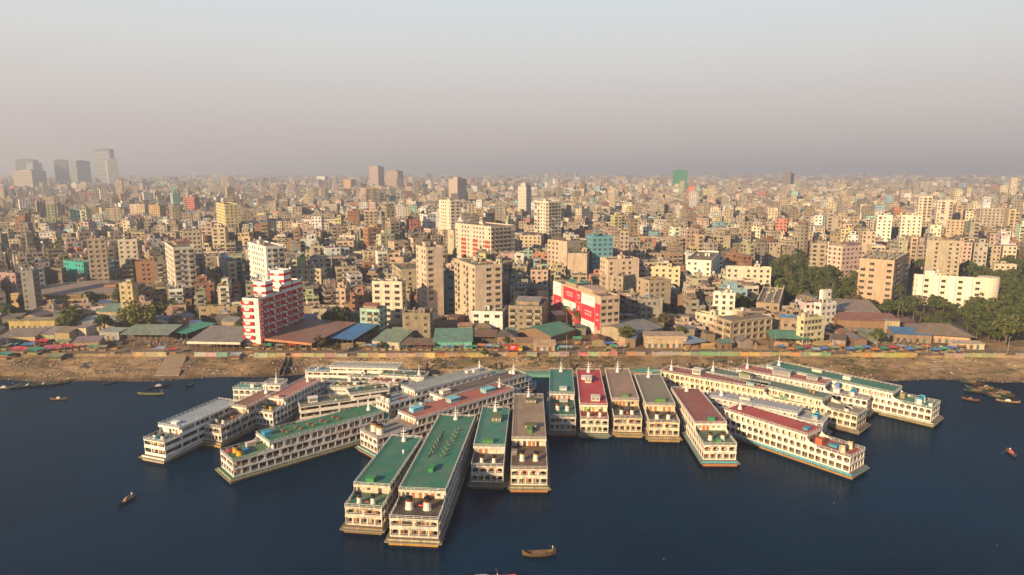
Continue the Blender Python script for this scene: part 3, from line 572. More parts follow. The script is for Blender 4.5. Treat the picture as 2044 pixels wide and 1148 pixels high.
launch(at(612, 763, .5), at(797, 731, 9), 8.4, 'launch with pale grey roof and blue after deck, innermost by the muddy bank', 12.5, (.42, .42, .40, .3), (.16, .30, .38, .4), wall=(.84, .78, .68, .2), style='long', zoff=-.8, front=6, mast=False, funnel=dict(r=.4, h=1.6), letters=(.3, .3, .3))
launch(at(700, 772, .5), at(850, 748, 8), 7.8, 'launch with mid green roof and a thin white mast, second from the muddy bank', 15.0, (.085, .18, .12, .4), (.10, .17, .12, .5), wall=(.82, .77, .68, .25), style='arch', zoff=-2.0, front=7, funnel=dict(r=.4, h=1.6), letters=(.3, .3, .3))
launch(ctr((506, 854), (544, 859), .5), ctr((609, 755), (637, 758), 10), 8.6, 'launch with dusty pink roof, green after deck and yellow funnels', 8.0, (.50, .19, .15, .4), (.13, .2, .11, .6), wall=(.80, .75, .68, .3), style='round', band=(.12, .26, .16, .6), lower=(.4, .3, .06, .7), funnel=dict(r=.55, h=2.0, col=(.7, .42, .03, .3), band=(.7, .42, .03, .3)),
       items=[('skylight_box', .6, 8.7, 2.0, 1.2, 1.0, (.55, .3, .22))], letters=(.4, .2, .05))
launch(ctr((405, 886), (439, 892), .5), ctr((525, 778), (558, 780), 10), 8.2, 'launch with rusty brown roof and long cluttered grey after deck', 14.5, (.33, .15, .10, .55), (.20, .165, .13, .8), wall=(.74, .66, .54, .6), style='oval', band=(.5, .38, .18, .8), lower=(.5, .32, .05, .6), funnel=dict(r=.5, h=2.2, y=5),
       items=[('deck_box', 1.0, 10, .8, .8, .7, (.5, .15, .05)), ('deck_box', -1.5, 11.5, .9, 1.2, .8, (.2, .1, .05))], letters=(.3, .2, .1))
launch(ctr((279, 917), (332, 922), .5), ctr((436, 797), (474, 801), 10), 9.8, 'white launch with pale blue grey roof and long side windows, outermost on city side', 7.5, (.36, .42, .44, .25), (.26, .28, .26, .5), wall=(.84, .80, .73, .2), style='long', band=(.8, .77, .72, .3), lower=(.42, .36, .26, .6), mast=False,
       funnel=dict(r=.62, h=2.0, top=(.05, .045, .04, .2)), items=[('skylight_box', .3, 10, 2.4, 1.6, .7, (.78, .76, .7)), ('deck_box', -1.0, 3.4, .9, 2.6, .5, (.04, .32, .45)), ('deck_box', 1.2, 4.2, .9, 2.6, .5, (.04, .32, .45))], letters=(.7, .48, .02))
launch(at(470, 800, .5), at(566, 764, 9), 7.6, 'launch with turquoise deck and a grey wheelhouse, squeezed behind the pale blue grey roof', 14.0, (.40, .38, .34, .4), (.10, .40, .30, .35), wall=(.80, .75, .68, .3), style='arch', zoff=-.8, front=6, mast=True, items=[('deck_box', 0, 8, 1.6, 1.4, 1.3, (.74, .68, .58))], funnel=dict(n=1, r=.3, h=1, y=11), letters=(.3, .3, .3))
# ------------------------------------------------------------------ buildings
def varied(c, k=.06): return tuple(max(.01, v * (1 + U(-k, k))) for v in c)
CONC = (.36, .31, .25); SLAB = (.40, .35, .28)
def window_mesh(wd, hg, kind):
    m = MB()
    if kind == 'plain':
        m.quad((-wd / 2, -.05, 0), (wd / 2, -.05, 0), (wd / 2, -.05, hg), (-wd / 2, -.05, hg), (.03, .03, .03), 'glass')
        m.box(-wd / 2 - .15, wd / 2 + .15, -.55, 0, hg + .05, hg + .15, SLAB, bottom=True); m.box(-.05, .05, -.09, -.05, 0, hg, (.3, .27, .23))
        m.box(-wd / 2 - .1, wd / 2 + .1, -.16, 0, -.12, -.01, SLAB)
    else:
        m.box(-wd / 2, wd / 2, -1.15, 0, -1.05, -.9, SLAB, bottom=True)
        m.quad((-wd / 2 + .1, -.05, -.9), (wd / 2 - .1, -.05, -.9), (wd / 2 - .1, -.05, hg), (-wd / 2 + .1, -.05, hg), (.03, .03, .03), 'glass')
        for x0, x1, y0, y1 in ((-wd / 2, wd / 2, -1.15, -1.05), (-wd / 2, -wd / 2 + .1, -1.05, 0), (wd / 2 - .1, wd / 2, -1.05, 0)): m.box(x0, x1, y0, y1, -.9, -.05, SLAB)
    return m
_wcache = {}
def win_obj(parent, loc, rz, wd, hg, kind):
    k = (wd, hg, kind)
    if k not in _wcache:
        _wcache[k] = window_mesh(wd, hg, kind).build('balcony' if kind == 'balcony' else 'window', parent, loc, rz); return _wcache[k]
    o = _wcache[k].copy(); C.objects.link(o); o.parent = parent; o.location = loc; o.rotation_euler = (0, 0, rz); return o
FACES = {'f': (0, lambda w, d: (w, d / 2)), 'r': (math.pi / 2, lambda w, d: (d, w / 2)), 'b': (math.pi, lambda w, d: (w, d / 2)), 'l': (-math.pi / 2, lambda w, d: (d, w / 2))}
def body(m, cx, cy, w, d, z0, nfl, fh, col, grime, rnd, T=None, objwin=False, bay=3.2, faces='flr', bal='', band=True, blank='', roofcol=None, par=1.0, ww=1.8, bandcol=None, skip=.12, stripe=None, ground=True):
    """walls, slabs, parapet, roof slab and windows of one block centred at (cx, cy)"""
    c = (*col, grime); zt = z0 + nfl * fh; rc = roofcol or varied((.21, .175, .135), .25)
    m.ring(cx - w / 2, cx + w / 2, cy - d / 2, cy + d / 2, zt, zt + par, .22, c)
    x0, x1, y0, y1 = cx - w / 2, cx + w / 2, cy - d / 2, cy + d / 2
    m.add([(x0, y0, z0), (x1, y0, z0), (x1, y1, z0), (x0, y1, z0), (x0, y0, zt), (x1, y0, zt), (x1, y1, zt), (x0, y1, zt)], [(0, 1, 5, 4), (1, 2, 6, 5), (2, 3, 7, 6), (3, 0, 4, 7)], c)
    m.quad((x0 + .1, y0 + .1, zt + .1), (x1 - .1, y0 + .1, zt + .1), (x1 - .1, y1 - .1, zt + .1), (x0 + .1, y1 - .1, zt + .1), (*rc, .8))
    if band:
        bc = (*(bandcol or tuple(min(.8, k * 1.08) for k in col)), grime)
        for k in range(1, nfl + 1): m.box(x0 - .14, x1 + .14, y0 - .14, y1 + .14, z0 + k * fh - .3, z0 + k * fh - .04, bc, bottom=True)
    for _ in range(rnd.randint(0, 3) if objwin is None else 0):      # unpainted or newer patches of wall
        fk = rnd.choice(faces); rz, fn = FACES[fk]; L, off = fn(w, d); a = rnd.uniform(-.45, .2) * L; b_ = a + rnd.uniform(.12, .45) * L; k = rnd.randrange(nfl); k2 = min(nfl, k + rnd.randint(1, 3))
        q = rnd.choice([(.30, .26, .21), (.27, .15, .10), tuple(v * .72 for v in col), tuple(min(.8, v * 1.2) for v in col)]); o = off + .02; P = []
        for u, zz in ((a, z0 + k * fh + .02), (min(b_, L / 2), z0 + k * fh + .02), (min(b_, L / 2), z0 + k2 * fh - .35), (a, z0 + k2 * fh - .35)): P.append((cx + u * math.cos(rz) + o * math.sin(rz), cy + u * math.sin(rz) - o * math.cos(rz), zz))
        m.quad(*P, (*q, .7))
    for _ in range(rnd.randint(3, 8)):      # sheds, sacks, poles on the roof slab
        u, v = cx + rnd.uniform(-.42, .42) * w, cy + rnd.uniform(-.42, .42) * d; k = rnd.random()
        if k < .5: a, b_, hh = rnd.uniform(.3, 1.2), rnd.uniform(.3, 1.0), rnd.uniform(.4, 1.7); m.box(u - a, u + a, v - b_, v + b_, zt + .1, zt + .1 + hh, rnd.choice([(.2, .16, .12, .7), (.4, .36, .3, .5), (.32, .14, .08, .6), (.1, .14, .2, .3), (.5, .45, .38, .4)]))
        else: m.box(u - .05, u + .05, v - .05, v + .05, zt + .1, zt + rnd.uniform(1.4, 3.4), (.2, .16, .13, .5))
    cnt = 0
    for fk in faces:
        if fk in blank: continue
        rz, fn = FACES[fk]; L, off = fn(w, d); nb = max(1, int(L / bay)); bw = L / nb
        isb = fk in bal
        cols = [rnd.random() for _ in range(nb)]
        for k in range(nfl):
            if k == 0 and not ground and rnd.random() < .6: continue
            for i in range(nb):
                if cols[i] < skip or rnd.random() < .05: continue
                u = -L / 2 + (i + .5) * bw; kind = 'plain'
                if isb and (k > 0) and (cols[i] > .5 or nb < 3): kind = 'balcony'
                wd = min(bw * .92, 3.3) if kind == 'balcony' else (ww if bw < 5 else 2.7); hg = 1.6
                lx, ly = u, -off
                px_, py_ = cx + lx * math.cos(rz) - ly * math.sin(rz), cy + lx * math.sin(rz) + ly * math.cos(rz)
                zz = z0 + k * fh + .95
                wd = round(wd * 2.5) / 2.5; cnt += 1
                if objwin and cnt <= 98: win_obj(T, (px_, py_, zz), rz, wd, hg, kind)
                else:
                    old = m.tf; m.tf = Matrix.Translation((px_, py_, zz)) @ Matrix.Rotation(rz, 4, 'Z')
                    if objwin is None:      # far: pane and shade only
                        m.quad((-wd / 2, -.05, 0), (wd / 2, -.05, 0), (wd / 2, -.05, hg), (-wd / 2, -.05, hg), (.03, .03, .03), 'glass')
                        if kind == 'balcony': m.box(-wd / 2, wd / 2, -1.1, 0, -1.0, -.1, (*SLAB, .4), bottom=True)
                        else: m.box(-wd / 2 - .15, wd / 2 + .15, -.5, 0, hg + .05, hg + .17, (*SLAB, .4), bottom=True)
                    else:
                        q = window_mesh(wd, hg, kind)
                        o = len(m.v); m.v.extend(tuple(m.tf @ Vector(p)) for p in q.v); m.f.extend(tuple(i_ + o for i_ in f) for f in q.f); m.c.extend(q.c); m.m.extend(q.m)
                    m.tf = old
    return zt
TANKC = [((.02, .02, .022), 'black'), ((.10, .25, .5), 'blue'), ((.6, .6, .58), 'white'), ((.45, .30, .1), 'ochre')]
def tank(T, x, y, z, c, r=.9):
    m = MB(); m.box(-r, r, -r, r, 0, .6, CONC); m.cyl(0, 0, .6, 2.0, r * .9, r * .9, (*c, .2), 10); m.cyl(0, 0, 2.0, 2.3, r * .9, r * .3, (*c, .2), 10)
    return m.build('water_tank', T, (x, y, z))
def leafy(m, cx, cy, cz, rx, ry, rz, n, size, rnd, base=(.05, .085, .022)):
    for _ in range(n):
        a, b_ = rnd.uniform(0, 6.283), math.acos(rnd.uniform(-1, 1)); k = rnd.uniform(.5, 1) 
        p = Vector((cx + rx * k * math.cos(a) * math.sin(b_), cy + ry * k * math.sin(a) * math.sin(b_), cz + rz * k * math.cos(b_)))
        u = Vector((rnd.uniform(-1, 1), rnd.uniform(-1, 1), rnd.uniform(-.6, .6))).normalized(); v = u.orthogonal().normalized(); v = v if rnd.random() < .5 else u.cross(v)
        s = size * rnd.uniform(.6, 1.3); g = rnd.uniform(.65, 1.5); c = tuple(q * g for q in base)
        m.add([tuple(p - u * s), tuple(p + v * s * .55), tuple(p + u * s), tuple(p - v * s * .55)], [(0, 1, 2, 3)], (*c, 0), 'foliage')
_col = []
def column(T, x, y, z, hh):
    if not _col: m = MB(); m.box(-.17, .17, -.17, .17, 0, 1, (*CONC, .4)); _col.append(m.build('bare_column', T)); o = _col[0]
    else: o = _col[0].copy(); C.objects.link(o); o.parent = T
    o.location = (x, y, z); o.scale = (1, 1, hh)
def crown_roof(T, w, d, zt, feats, rnd, col, cx=0, cy=0):
    """what stands on a flat roof: stair tower, tanks, bare columns, plants, tin hut, washing"""
    if 'stair' in feats:
        m = MB(); sw, sdp, sh = min(3.6, w * .35), min(4.5, d * .4), rnd.uniform(2.4, 3.2); x, y = cx + rnd.uniform(-.25, .25) * w, cy + rnd.uniform(0, .25) * d
        m.box(x - sw / 2, x + sw / 2, y - sdp / 2, y + sdp / 2, zt + .1, zt + sh, (*col, .5), top=(.25, .21, .16, .7)); m.box(x - sw / 2 - .2, x + sw / 2 + .2, y - sdp / 2 - .2, y + sdp / 2 + .2, zt + sh - .05, zt + sh + .14, (*SLAB, .5), bottom=True)
        m.quad((x - .5, y - sdp / 2 - .03, zt + .1), (x + .5, y - sdp / 2 - .03, zt + .1), (x + .5, y - sdp / 2 - .03, zt + 2.1), (x - .5, y - sdp / 2 - .03, zt + 2.1), (.05, .04, .035, .2))
        m.build('stair_tower', T)
        if 'tank' in feats: tank(T, x, y, zt + sh + .14, feats['tank'])
    elif 'tank' in feats: tank(T, cx + rnd.uniform(-.3, .3) * w, cy + rnd.uniform(-.1, .3) * d, zt + .1, feats['tank'])
    if 'cols' in feats:
        nx, ny = max(2, int(w / 4)), max(2, int(d / 4))
        for i in range(nx + 1):
            for j in range(ny + 1):
                x, y = cx - w / 2 + .35 + (w - .7) * i / nx, cy - d / 2 + .35 + (d - .7) * j / ny; hh = rnd.uniform(.9, 2.2)
                if rnd.random() < .85: column(T, x, y, zt + .1, .9 + hh)
    if 'garden' in feats:
        for _ in range(rnd.randint(4, 8)):
            m = MB(); leafy(m, cx + rnd.uniform(-.4, .4) * w, cy + rnd.uniform(-.45, .3) * d, zt + 1.0, rnd.uniform(.6, 1.3), rnd.uniform(.6, 1.2), .9, 26, .32, rnd); m.build('rooftop_plant', T)
    if 'hut' in feats:
        m = MB(); x, y = cx + rnd.uniform(-.2, .2) * w, cy + rnd.uniform(-.1, .2) * d; a, b_ = w * rnd.uniform(.25, .4), d * rnd.uniform(.2, .3)
        m.box(x - a, x + a, y - b_, y + b_, zt + .1, zt + 2.2, (.33, .25, .18, .7)); h_ = zt + 2.2
        m.add([(x - a - .4, y - b_ - .4, h_), (x + a + .4, y - b_ - .4, h_), (x + a + .4, y + b_ + .4, h_ + .9), (x - a - .4, y + b_ + .4, h_ + .9)], [(0, 1, 2, 3)], (*feats['hut'], .6), 'tin')
        m.build('rooftop_hut', T)
    if 'wash' in feats:
        m = MB(); y = cy - d * .3
        m.tube((cx - w * .35, y, zt), (cx - w * .35, y, zt + 2), .05, .05, CONC, 4); m.tube((cx + w * .35, y, zt), (cx + w * .35, y, zt + 2), .05, .05, CONC, 4); x = cx - w * .33
        while x < cx + w * .3:
            c = rnd.choice([(.6, .6, .58), (.5, .06, .08), (.08, .15, .4), (.6, .4, .06), (.05, .3, .2), (.5, .2, .3)]); b_ = rnd.uniform(.5, 1.3)
            m.quad((x, y, zt + 2 - rnd.uniform(.7, 1.3)), (x + b_, y, zt + 2 - rnd.uniform(.7, 1.3)), (x + b_, y, zt + 1.95), (x, y, zt + 1.95), (*c, .1), 'clean'); x += b_ + rnd.uniform(.1, .7)
        m.tube((cx - w * .35, y, zt + 1.93), (cx + w * .35, y, zt + 1.93), .03, .03, CONC, 4); m.build('washing_line', T)
def ccorner(pxL, pxC, pxR, pt, floors, r, fh=3.6, z0=None):
    """from the pixel columns of the three upright edges, the roof line and the storeys: place, size and turn of a block"""
    z0 = GZ if z0 is None else z0; zt = z0 + floors * fh + 1.0; r_ = math.radians(r)
    X, Y = at(pxC, pt, zt)
    k = (H - zt) * math.sin(PITCH)
    def solve(px, ax, ay):
        u = (px - 1022) / FPX; return (u * (Y * math.cos(PITCH) + k) - X) / (ax - u * ay * math.cos(PITCH))
    ca, sa = math.cos(r_), math.sin(r_)
    if r >= 0: w_ = solve(pxR, ca, sa); d_ = solve(pxL, -sa, ca) if pxL < pxC else 12
    else: w_ = solve(pxL, -ca, -sa); d_ = solve(pxR, -sa, ca) if pxR > pxC else 12
    d_ = max(5, min(d_, 60)); w_ = max(4, w_)
    sx = w_ / 2 if r >= 0 else -w_ / 2
    return X + ca * sx - sa * d_ / 2, Y + sa * sx + ca * d_ / 2, w_, d_, r_
PLACED = []     # footprints: x, y, half diagonal, and the picture rows they need clear
def reserve(x, y, w_, d_, r_, zt, z0=GZ, keep=.8, lab=None):
    pxl, _ = pix(x - (w_ * abs(math.cos(r_)) + d_ * abs(math.sin(r_))) / 2, y, zt); pxr, _ = pix(x + (w_ * abs(math.cos(r_)) + d_ * abs(math.sin(r_))) / 2, y, zt)
    yt = pix(x, y, zt)[1]; yb = pix(x, y, z0)[1]
    PLACED.append((x, y, w_, d_, r_, pxl, pxr, yt + (yb - yt) * keep, lab))
OVR = {(494, 492): 11, (1835, 392): 16, (1872, 400): 15, (1170, 472): 11, (1093, 482): 10, (1133, 506): 8, (907, 530): 10, (909, 452): 12, (1716, 520): 8, (1851, 482): 9, (1752, 430): 12, (1800, 430): 12, (483, 596): 7, (1104, 592): 6,
       (742, 562): 7, (568, 536): 6, (1198, 518): 8, (1273, 560): 6, (1292, 533): 6, (1370, 520): 7, (1450, 534): 6, (1424, 585): 6, (876, 400): 16, (1067, 402): 16, (422, 408): 14, (237, 566): 6, (1653, 492): 8, (1620, 486): 8, (1200, 552): 5, (126, 524): 6, (-6, 545): 6}
def hero(pxL, pxC, pxR, pt, floors, r, col, label, feats=None, fh=3.6, grime=.35, keep=.75, name='apartment_building', cat='building', short=None, extra=None, **kw):
    floors = OVR.get((pxL, pt), round(floors * 1.22) if floors >= 6 else floors); x, y, w_, d_, r_ = ccorner(pxL, pxC, pxR, pt, floors, r, fh)
    dull = .84 if min(col) < .6 else .93; col = tuple(v * dull for v in col); grime = min(1, grime + .2); kw.setdefault('bandcol', None)
    rnd = random.Random(int(pxC * 7 + pt)); feats = feats or {'stair': 1, 'tank': TANKC[int(pxC) % 4][0]}
    T = thing(name, (x, y, GZ), r_, label, cat, 'city buildings of the old town')
    m = MB(); near = y < 540
    kw.setdefault('bay', 3.9 if near else 4.0)
    zt = body(m, 0, 0, w_, d_, 0, floors, fh, col, grime, rnd, T, True if near else None, **kw)
    m.build('wall', T); crown_roof(T, w_, d_, zt, feats, rnd, col)
    if extra: extra(T, w_, d_, zt, rnd)
    reserve(x, y, w_, d_, r_, GZ + zt + 1, keep=min(keep, .45) if y > 425 else keep, lab=short or label)
    return T
WH = (.80, .77, .72); CR = (.70, .60, .44); BE = (.56, .46, .33); GY = (.40, .36, .30); PK = (.62, .44, .36); YE = (.70, .58, .30); BR = (.30, .24, .17); MINT = (.38, .62, .54); SKYB = (.10, .38, .50)
def wings(*ws):
    """further blocks of the same building: (dx, dy, w, d, floors, colour)"""
    def f(T, w_, d_, zt, rnd):
        for fx, fy, a, b_, fl, c in ws:
            m = MB(); z = body(m, fx * w_, fy * d_, a * w_, b_ * d_, .0, fl, 3.6, c, .4, rnd, T, None); m.build('wing', T)
    return f
# --- the buildings one can single out, from the waterfront back
def stripes(T, w_, d_, zt, rnd):
    red = (.46, .02, .03, .15); wh = (.80, .78, .74, .2); fh = 3.6
    m = MB()
    for k in range(7):
        z = k * fh + 1.35
        for i in range(15):
            y = -d_ / 2 + d_ * (i + .05) / 15; y1 = -d_ / 2 + d_ * (i + .95) / 15; q = i % 4; out = (1.0, .5, .3, .5)[q]; dz = (-.35, 0, .3, 0)[q]; hh = (2.0, 2.15, 1.7, 2.15)[q]
            m.box(w_ / 2 - .02, w_ / 2 + out, y, y1, z + dz, z + dz + hh, red, bottom=True)
            if q in (0, 2): m.box(w_ / 2 - .02, w_ / 2 + .25, y1 + .05, y1 + .3, z - 1.3, z + 2.2, wh, bottom=True)
            if q == 2: m.box(w_ / 2 + out, w_ / 2 + out + .05, (y + y1) / 2 - .5, (y + y1) / 2 + .5, z + dz + .3, z + dz + .75, (.62, .38, .16, .2), bottom=True)
            if q != 0: m.quad((w_ / 2 + .06, y + .3, z - 1.2), (w_ / 2 + .06, y + 1.4, z - 1.2), (w_ / 2 + .06, y + 1.4, z - .1), (w_ / 2 + .06, y + .3, z - .1), (.03, .03, .03), 'glass')
            if q == 0:
                n = 8; c = (y + y1) / 2; a = (y1 - y) * .34
                m.add([(w_ / 2 + out + .06, c + a * math.cos(t_ * math.pi / n), z + dz + hh - .05 - 1.5 * math.sin(t_ * math.pi / n)) for t_ in range(n + 1)], [tuple(range(n + 1))], wh)
        m.box(-w_ / 2 - .3, w_ * .16, -d_ / 2 - .7, -d_ / 2 + .02, z - .1, z + 1.75, red, bottom=True); n = 8; a = w_ * .17; c = -w_ * .2
        m.add([(c + a * math.cos(t_ * math.pi / n), -d_ / 2 - .76, z + 1.65 - 1.4 * math.sin(t_ * math.pi / n)) for t_ in range(n + 1)], [tuple(range(n, -1, -1))], wh)
    m.build('facade_band', T)
    for fy, w2, d2, n2, ex in ((-.22, .75, 6.5, 2, 0), (.17, .9, 7, 3, 1), (.40, .9, 9, 1, 0)):
        if n2 == 0: continue
        m = MB(); cy = fy * d_
        m.ring(-w_ * w2 / 2, w_ * w2 / 2, cy - d2 / 2, cy + d2 / 2, zt + .1, zt + n2 * 3.6 + .9, .3, wh); m.quad((-w_ * w2 / 2, cy - d2 / 2, zt + n2 * 3.6 + .2), (w_ * w2 / 2, cy - d2 / 2, zt + n2 * 3.6 + .2), (w_ * w2 / 2, cy + d2 / 2, zt + n2 * 3.6 + .2), (-w_ * w2 / 2, cy + d2 / 2, zt + n2 * 3.6 + .2), (.25, .2, .15, .6))
        for k in range(n2):
            z = zt + k * 3.6 + 1.6; m.box(-w_ * w2 / 2 - .25, w_ * w2 / 2 + .25, cy - d2 / 2 - .25, cy + d2 / 2 + .25, z, z + 1.3, red, bottom=True)
            n = 8; a = w_ * w2 * .2; m.add([(a * math.cos(t_ * math.pi / n), cy - d2 / 2 - .3, z + 1.25 - 1.1 * math.sin(t_ * math.pi / n)) for t_ in range(n + 1)], [tuple(range(n, -1, -1))], wh)
        for sx in (-1, 1):
            for sy in (-1, 1): m.box(sx * w_ * w2 / 2 - .4, sx * w_ * w2 / 2 + .4, cy + sy * d2 / 2 - .4, cy + sy * d2 / 2 + .4, zt + n2 * 3.6 + .9, zt + n2 * 3.6 + 1.8, wh)
        m.build('roof_tower', T)
hero(483, 515, 603, 596, 7, -13, (.78, .76, .73), 'white block with bright red scalloped balcony bands and two battlemented roof towers', {'garden': 1}, grime=.15, short='the red and white banded block', extra=stripes, bay=3.4, keep=.95, band=False)
def banners(T, w_, d_, zt, rnd):
    red = (.62, .03, .06, .15); wh = (.82, .80, .76, .15)
    # along the long side wall (local -x), from the near corner (-y) back
    cells = [(.0, .09, 1, 5, red), (.10, .36, 4.3, 5.9, wh), (.10, .36, 1.9, 4.2, red), (.10, .36, .4, 1.8, wh), (.37, .47, 4.2, 6.0, red), (.37, .47, 2.4, 4.1, red), (.37, .74, .6, 2.3, red), (.48, .75, 3.9, 6.0, red), (.48, .75, 2.4, 3.8, wh), (.80, .98, 4.1, 6.3, wh), (.80, .98, 1.6, 4.0, red)]
    for a, b_, f0, f1, c in cells:
        m = MB(); x = -w_ / 2 - .25; y0, y1 = -d_ / 2 + d_ * a + .1, -d_ / 2 + d_ * b_ - .1; z0, z1 = f0 * 3.6, f1 * 3.6
        m.box(x - .06, x + .06, y0, y1, z0, z1, c, bottom=True); tx = x - .1; tc = wh if c == red else (.55, .06, .1, .1)
        L = y1 - y0; hh = z1 - z0
        for row in range(2 if c == red else 1):
            scribble(m, y0 + L * .22, y0 + L * .74, z0 + hh * (.55 - row * .22), min(.95, hh * .14), tx, tc, rnd, 'y')
        if c == wh and L > 5:
            cy, cz, r_ = y0 + L * .3, z0 + hh * .5, hh * .2; n = 14; p = []
            for q in (r_, r_ * .72): p += [(tx - .02, cy + q * math.cos(t_ * 6.283 / n), cz + q * math.sin(t_ * 6.283 / n)) for t_ in range(n)]
            m.add(p, [(i, (i + 1) % n, n + (i + 1) % n, n + i) for i in range(n)], (.62, .45, .3, .1), 'clean')
            for i in range(5):
                k = y0 + L * (.12 + .17 * i); m.quad((tx, k, z1 - .9), (tx, k + L * .09, z1 - .9), (tx, k + L * .09, z1 - .6), (tx, k, z1 - .6), (.1, .08, .08, .1), 'clean')
        m.build('banner', T)
    m = MB()
    m.box(-w_ / 2 + 2, w_ / 2 - 2, d_ * .05, d_ * .28, zt, zt + 3, (.45, .33, .22, .6)); m.add([(-w_ / 2 + 1, d_ * .02, zt + 3), (w_ / 2 - 1, d_ * .02, zt + 3.2), (w_ / 2 - 1, d_ * .31, zt + 3.2), (-w_ / 2 + 1, d_ * .31, zt + 3.0)], [(0, 1, 2, 3)], (.06, .28, .2, .4), 'tin'); m.build('rooftop_hut', T)
    m = MB(); m.box(-w_ / 2 + 2, w_ / 2 - 1, -d_ * .3, 0, zt, zt + 2.4, (.5, .36, .26, .6)); m.build('roof_room', T)
hero(1104, 1199, 1237, 592, 6, 22.5, (.66, .50, .36), 'six storey block with its long side wall hung with red and white advertising banners', {}, short='the banner covered block', extra=banners, bay=3.3, keep=.95, blank='l', ww=2.4)
hero(718, 757, 772, 617, 4, -14, MINT, 'small pale turquoise block with a railed flat roof near the waterfront', {'hut': (.3, .12, .08)}, short='the pale turquoise block', fh=3.4, bal='f', bandcol=(.55, .72, .62), keep=.9)
hero(803, 858, 864, 625, 4, -6, (.34, .28, .2), 'bare weathered grey brown block with unfinished columns on its roof', {'cols': 1, 'stair': 1}, grime=1., short='the bare unfinished block', bay=4.2, keep=.9)
hero(940, 1003, 1013, 622, 3, -8, WH, 'low clean white house with stepped upper storeys beside the big cream block', {'stair': 1}, name='house', cat='house', short='the clean white house', bandcol=(.82, .8, .77), keep=.85, bay=4.6)
hero(1015, 1082, 1094, 612, 4, -10, (.38, .31, .23), 'ornate old mansion with crumbling cornices and stained balconies', {'hut': (.3, .28, .25), 'garden': 1}, grime=1., short='the crumbling old mansion', bal='f', keep=.9)
hero(1424, 1468, 1488, 585, 6, -16, (.78, .77, .66), 'six storey block with long cream balcony fronts and a pale blue side wall', {'stair': 1, 'tank': (.7, .7, .66)}, fh=3.3, short='the cream and pale blue block', bal='f', keep=.9, bandcol=(.8, .78, .7), skip=0)
def arches(T, w_, d_, zt, rnd):
    m = MB()
    for fk in 'fl':
        rz, fn = FACES[fk]; L, off = fn(w_, d_); n = max(2, int(L / 4.2)); m.tf = Matrix.Rotation(rz, 4, 'Z')
        for k in range(3):
            for i in range(n):
                x0 = -L / 2 + L * i / n; panel(m, (x0, -off - .9), (x0 + L / n, -off - .9), k * 3.6 + .1, k * 3.6 + 3.6, .45, .45, .6, .35, (.05, .05, 1.5, 1.5), (.50, .40, .28, .6), (0, 1), th=.5, seg=5)
        m.tf = None
    m.build('arcade', T); m = MB(); m.box(-w_ / 2 - 1.2, w_ / 2 + .3, -d_ / 2 - 1.2, d_ / 2 + .3, zt + .35, zt + .75, (.5, .40, .28, .6), bottom=True); m.box(-w_ / 2, w_ / 2, -d_ / 2, d_ / 2, zt + .75, zt + .8, (.27, .2, .14, .8)); m.box(-1, 6, 2, 8, zt + .7, zt + 4, (.55, .45, .33, .5)); m.build('roof', T)
hero(1432, 1462, 1540, 640, 3, 24, (.30, .23, .16), 'brown three storey block ringed with round arched arcades', {}, fh=3.6, short='the arcaded block', extra=arches, keep=.95, bay=4.2, par=.3, band=False)
hero(1388, 1440, 1452, 632, 2, -52, (.72, .68, .5), 'long pale green and cream two storey wing running back beside the arcaded block', {}, name='house', cat='house', short='the long pale wing', keep=.9)
hero(1632, 1640, 1670, 606, 4, 25, WH, 'white house with a square roof tower and battlements', {'stair': 1}, short='the white battlemented house', grime=.3, extra=wings((.0, .1, .55, .5, 6, (.76, .72, .62))), keep=.9)
hero(1592, 1606, 1648, 634, 4, 22, (.72, .68, .42), 'narrow pale yellow block with rows of dark shutters', {}, short='the pale yellow shuttered block', bay=2.2, keep=.9, fh=3.4)
hero(1510, 1556, 1578, 606, 3, -24, (.50, .38, .24), 'ochre three storey house stained under its flat roof', {'cols': 1}, name='house', cat='house', grime=.9, short='the stained ochre house', keep=.9)
hero(1546, 1592, 1606, 640, 2, -14, (.52, .40, .28), 'tan two storey house with a sheet of blue tarpaulin on its roof', {'hut': (.08, .25, .45)}, name='house', cat='house', grime=.8, short='the tan house', keep=.9)
hero(237, 263, 274, 566, 6, -14, (.62, .50, .27), 'narrow yellowish tower house alone behind the warehouse', {'stair': 1, 'garden': 1}, fh=3.4, short='the yellowish tower house', grime=.6, keep=.9)
hero(396, 472, 480, 612, 2, -6, (.40, .32, .18), 'old mustard walled building with small square windows and plants on top', {'garden': 1}, grime=1., name='house', cat='house', short='the old mustard building', bay=5.5, keep=.8)
hero(742, 802, 810, 562, 5, -7, (.80, .72, .56), 'cream white block with purple railings along its stepped roof', {'stair': 1}, short='the cream block with purple railings', bay=4.6, bandcol=(.8, .74, .62), keep=.75)
hero(907, 948, 1002, 530, 9, 24, (.70, .56, .42), 'large cream apartment block with wide windows and rounded corner balconies', {'stair': 1, 'tank': (.1, .1, .1), 'wash': 1}, short='the large cream block', bal='l', ww=2.4, bay=4.4, keep=.85, grime=.3)
hero(830, 850, 884, 494, 10, 28, (.72, .58, .46), 'slim tall pinkish cream apartment tower', {'stair': 1, 'garden': 1}, short='the slim pinkish tower', keep=.7, grime=.3)
hero(782, 800, 870, 538, 6, 20, (.60, .50, .36), 'wide beige block below the slim pinkish tower', {'garden': 1, 'tank': (.02, .02, .02)}, short='the wide beige block', grime=.6, keep=.6)
hero(884, 890, 908, 545, 6, 15, (.16, .46, .52), 'narrow turquoise house squeezed beside the large cream block', {'stair': 1}, short='the narrow turquoise house', keep=.7)
hero(494, 530, 567, 492, 8, 38, (.82, .78, .72), 'bright white eight storey block with square dark windows', {'stair': 1, 'tank': (.7, .68, .62)}, short='the bright white block', bal='f', grime=.12, keep=.7, bandcol=(.82, .79, .74))
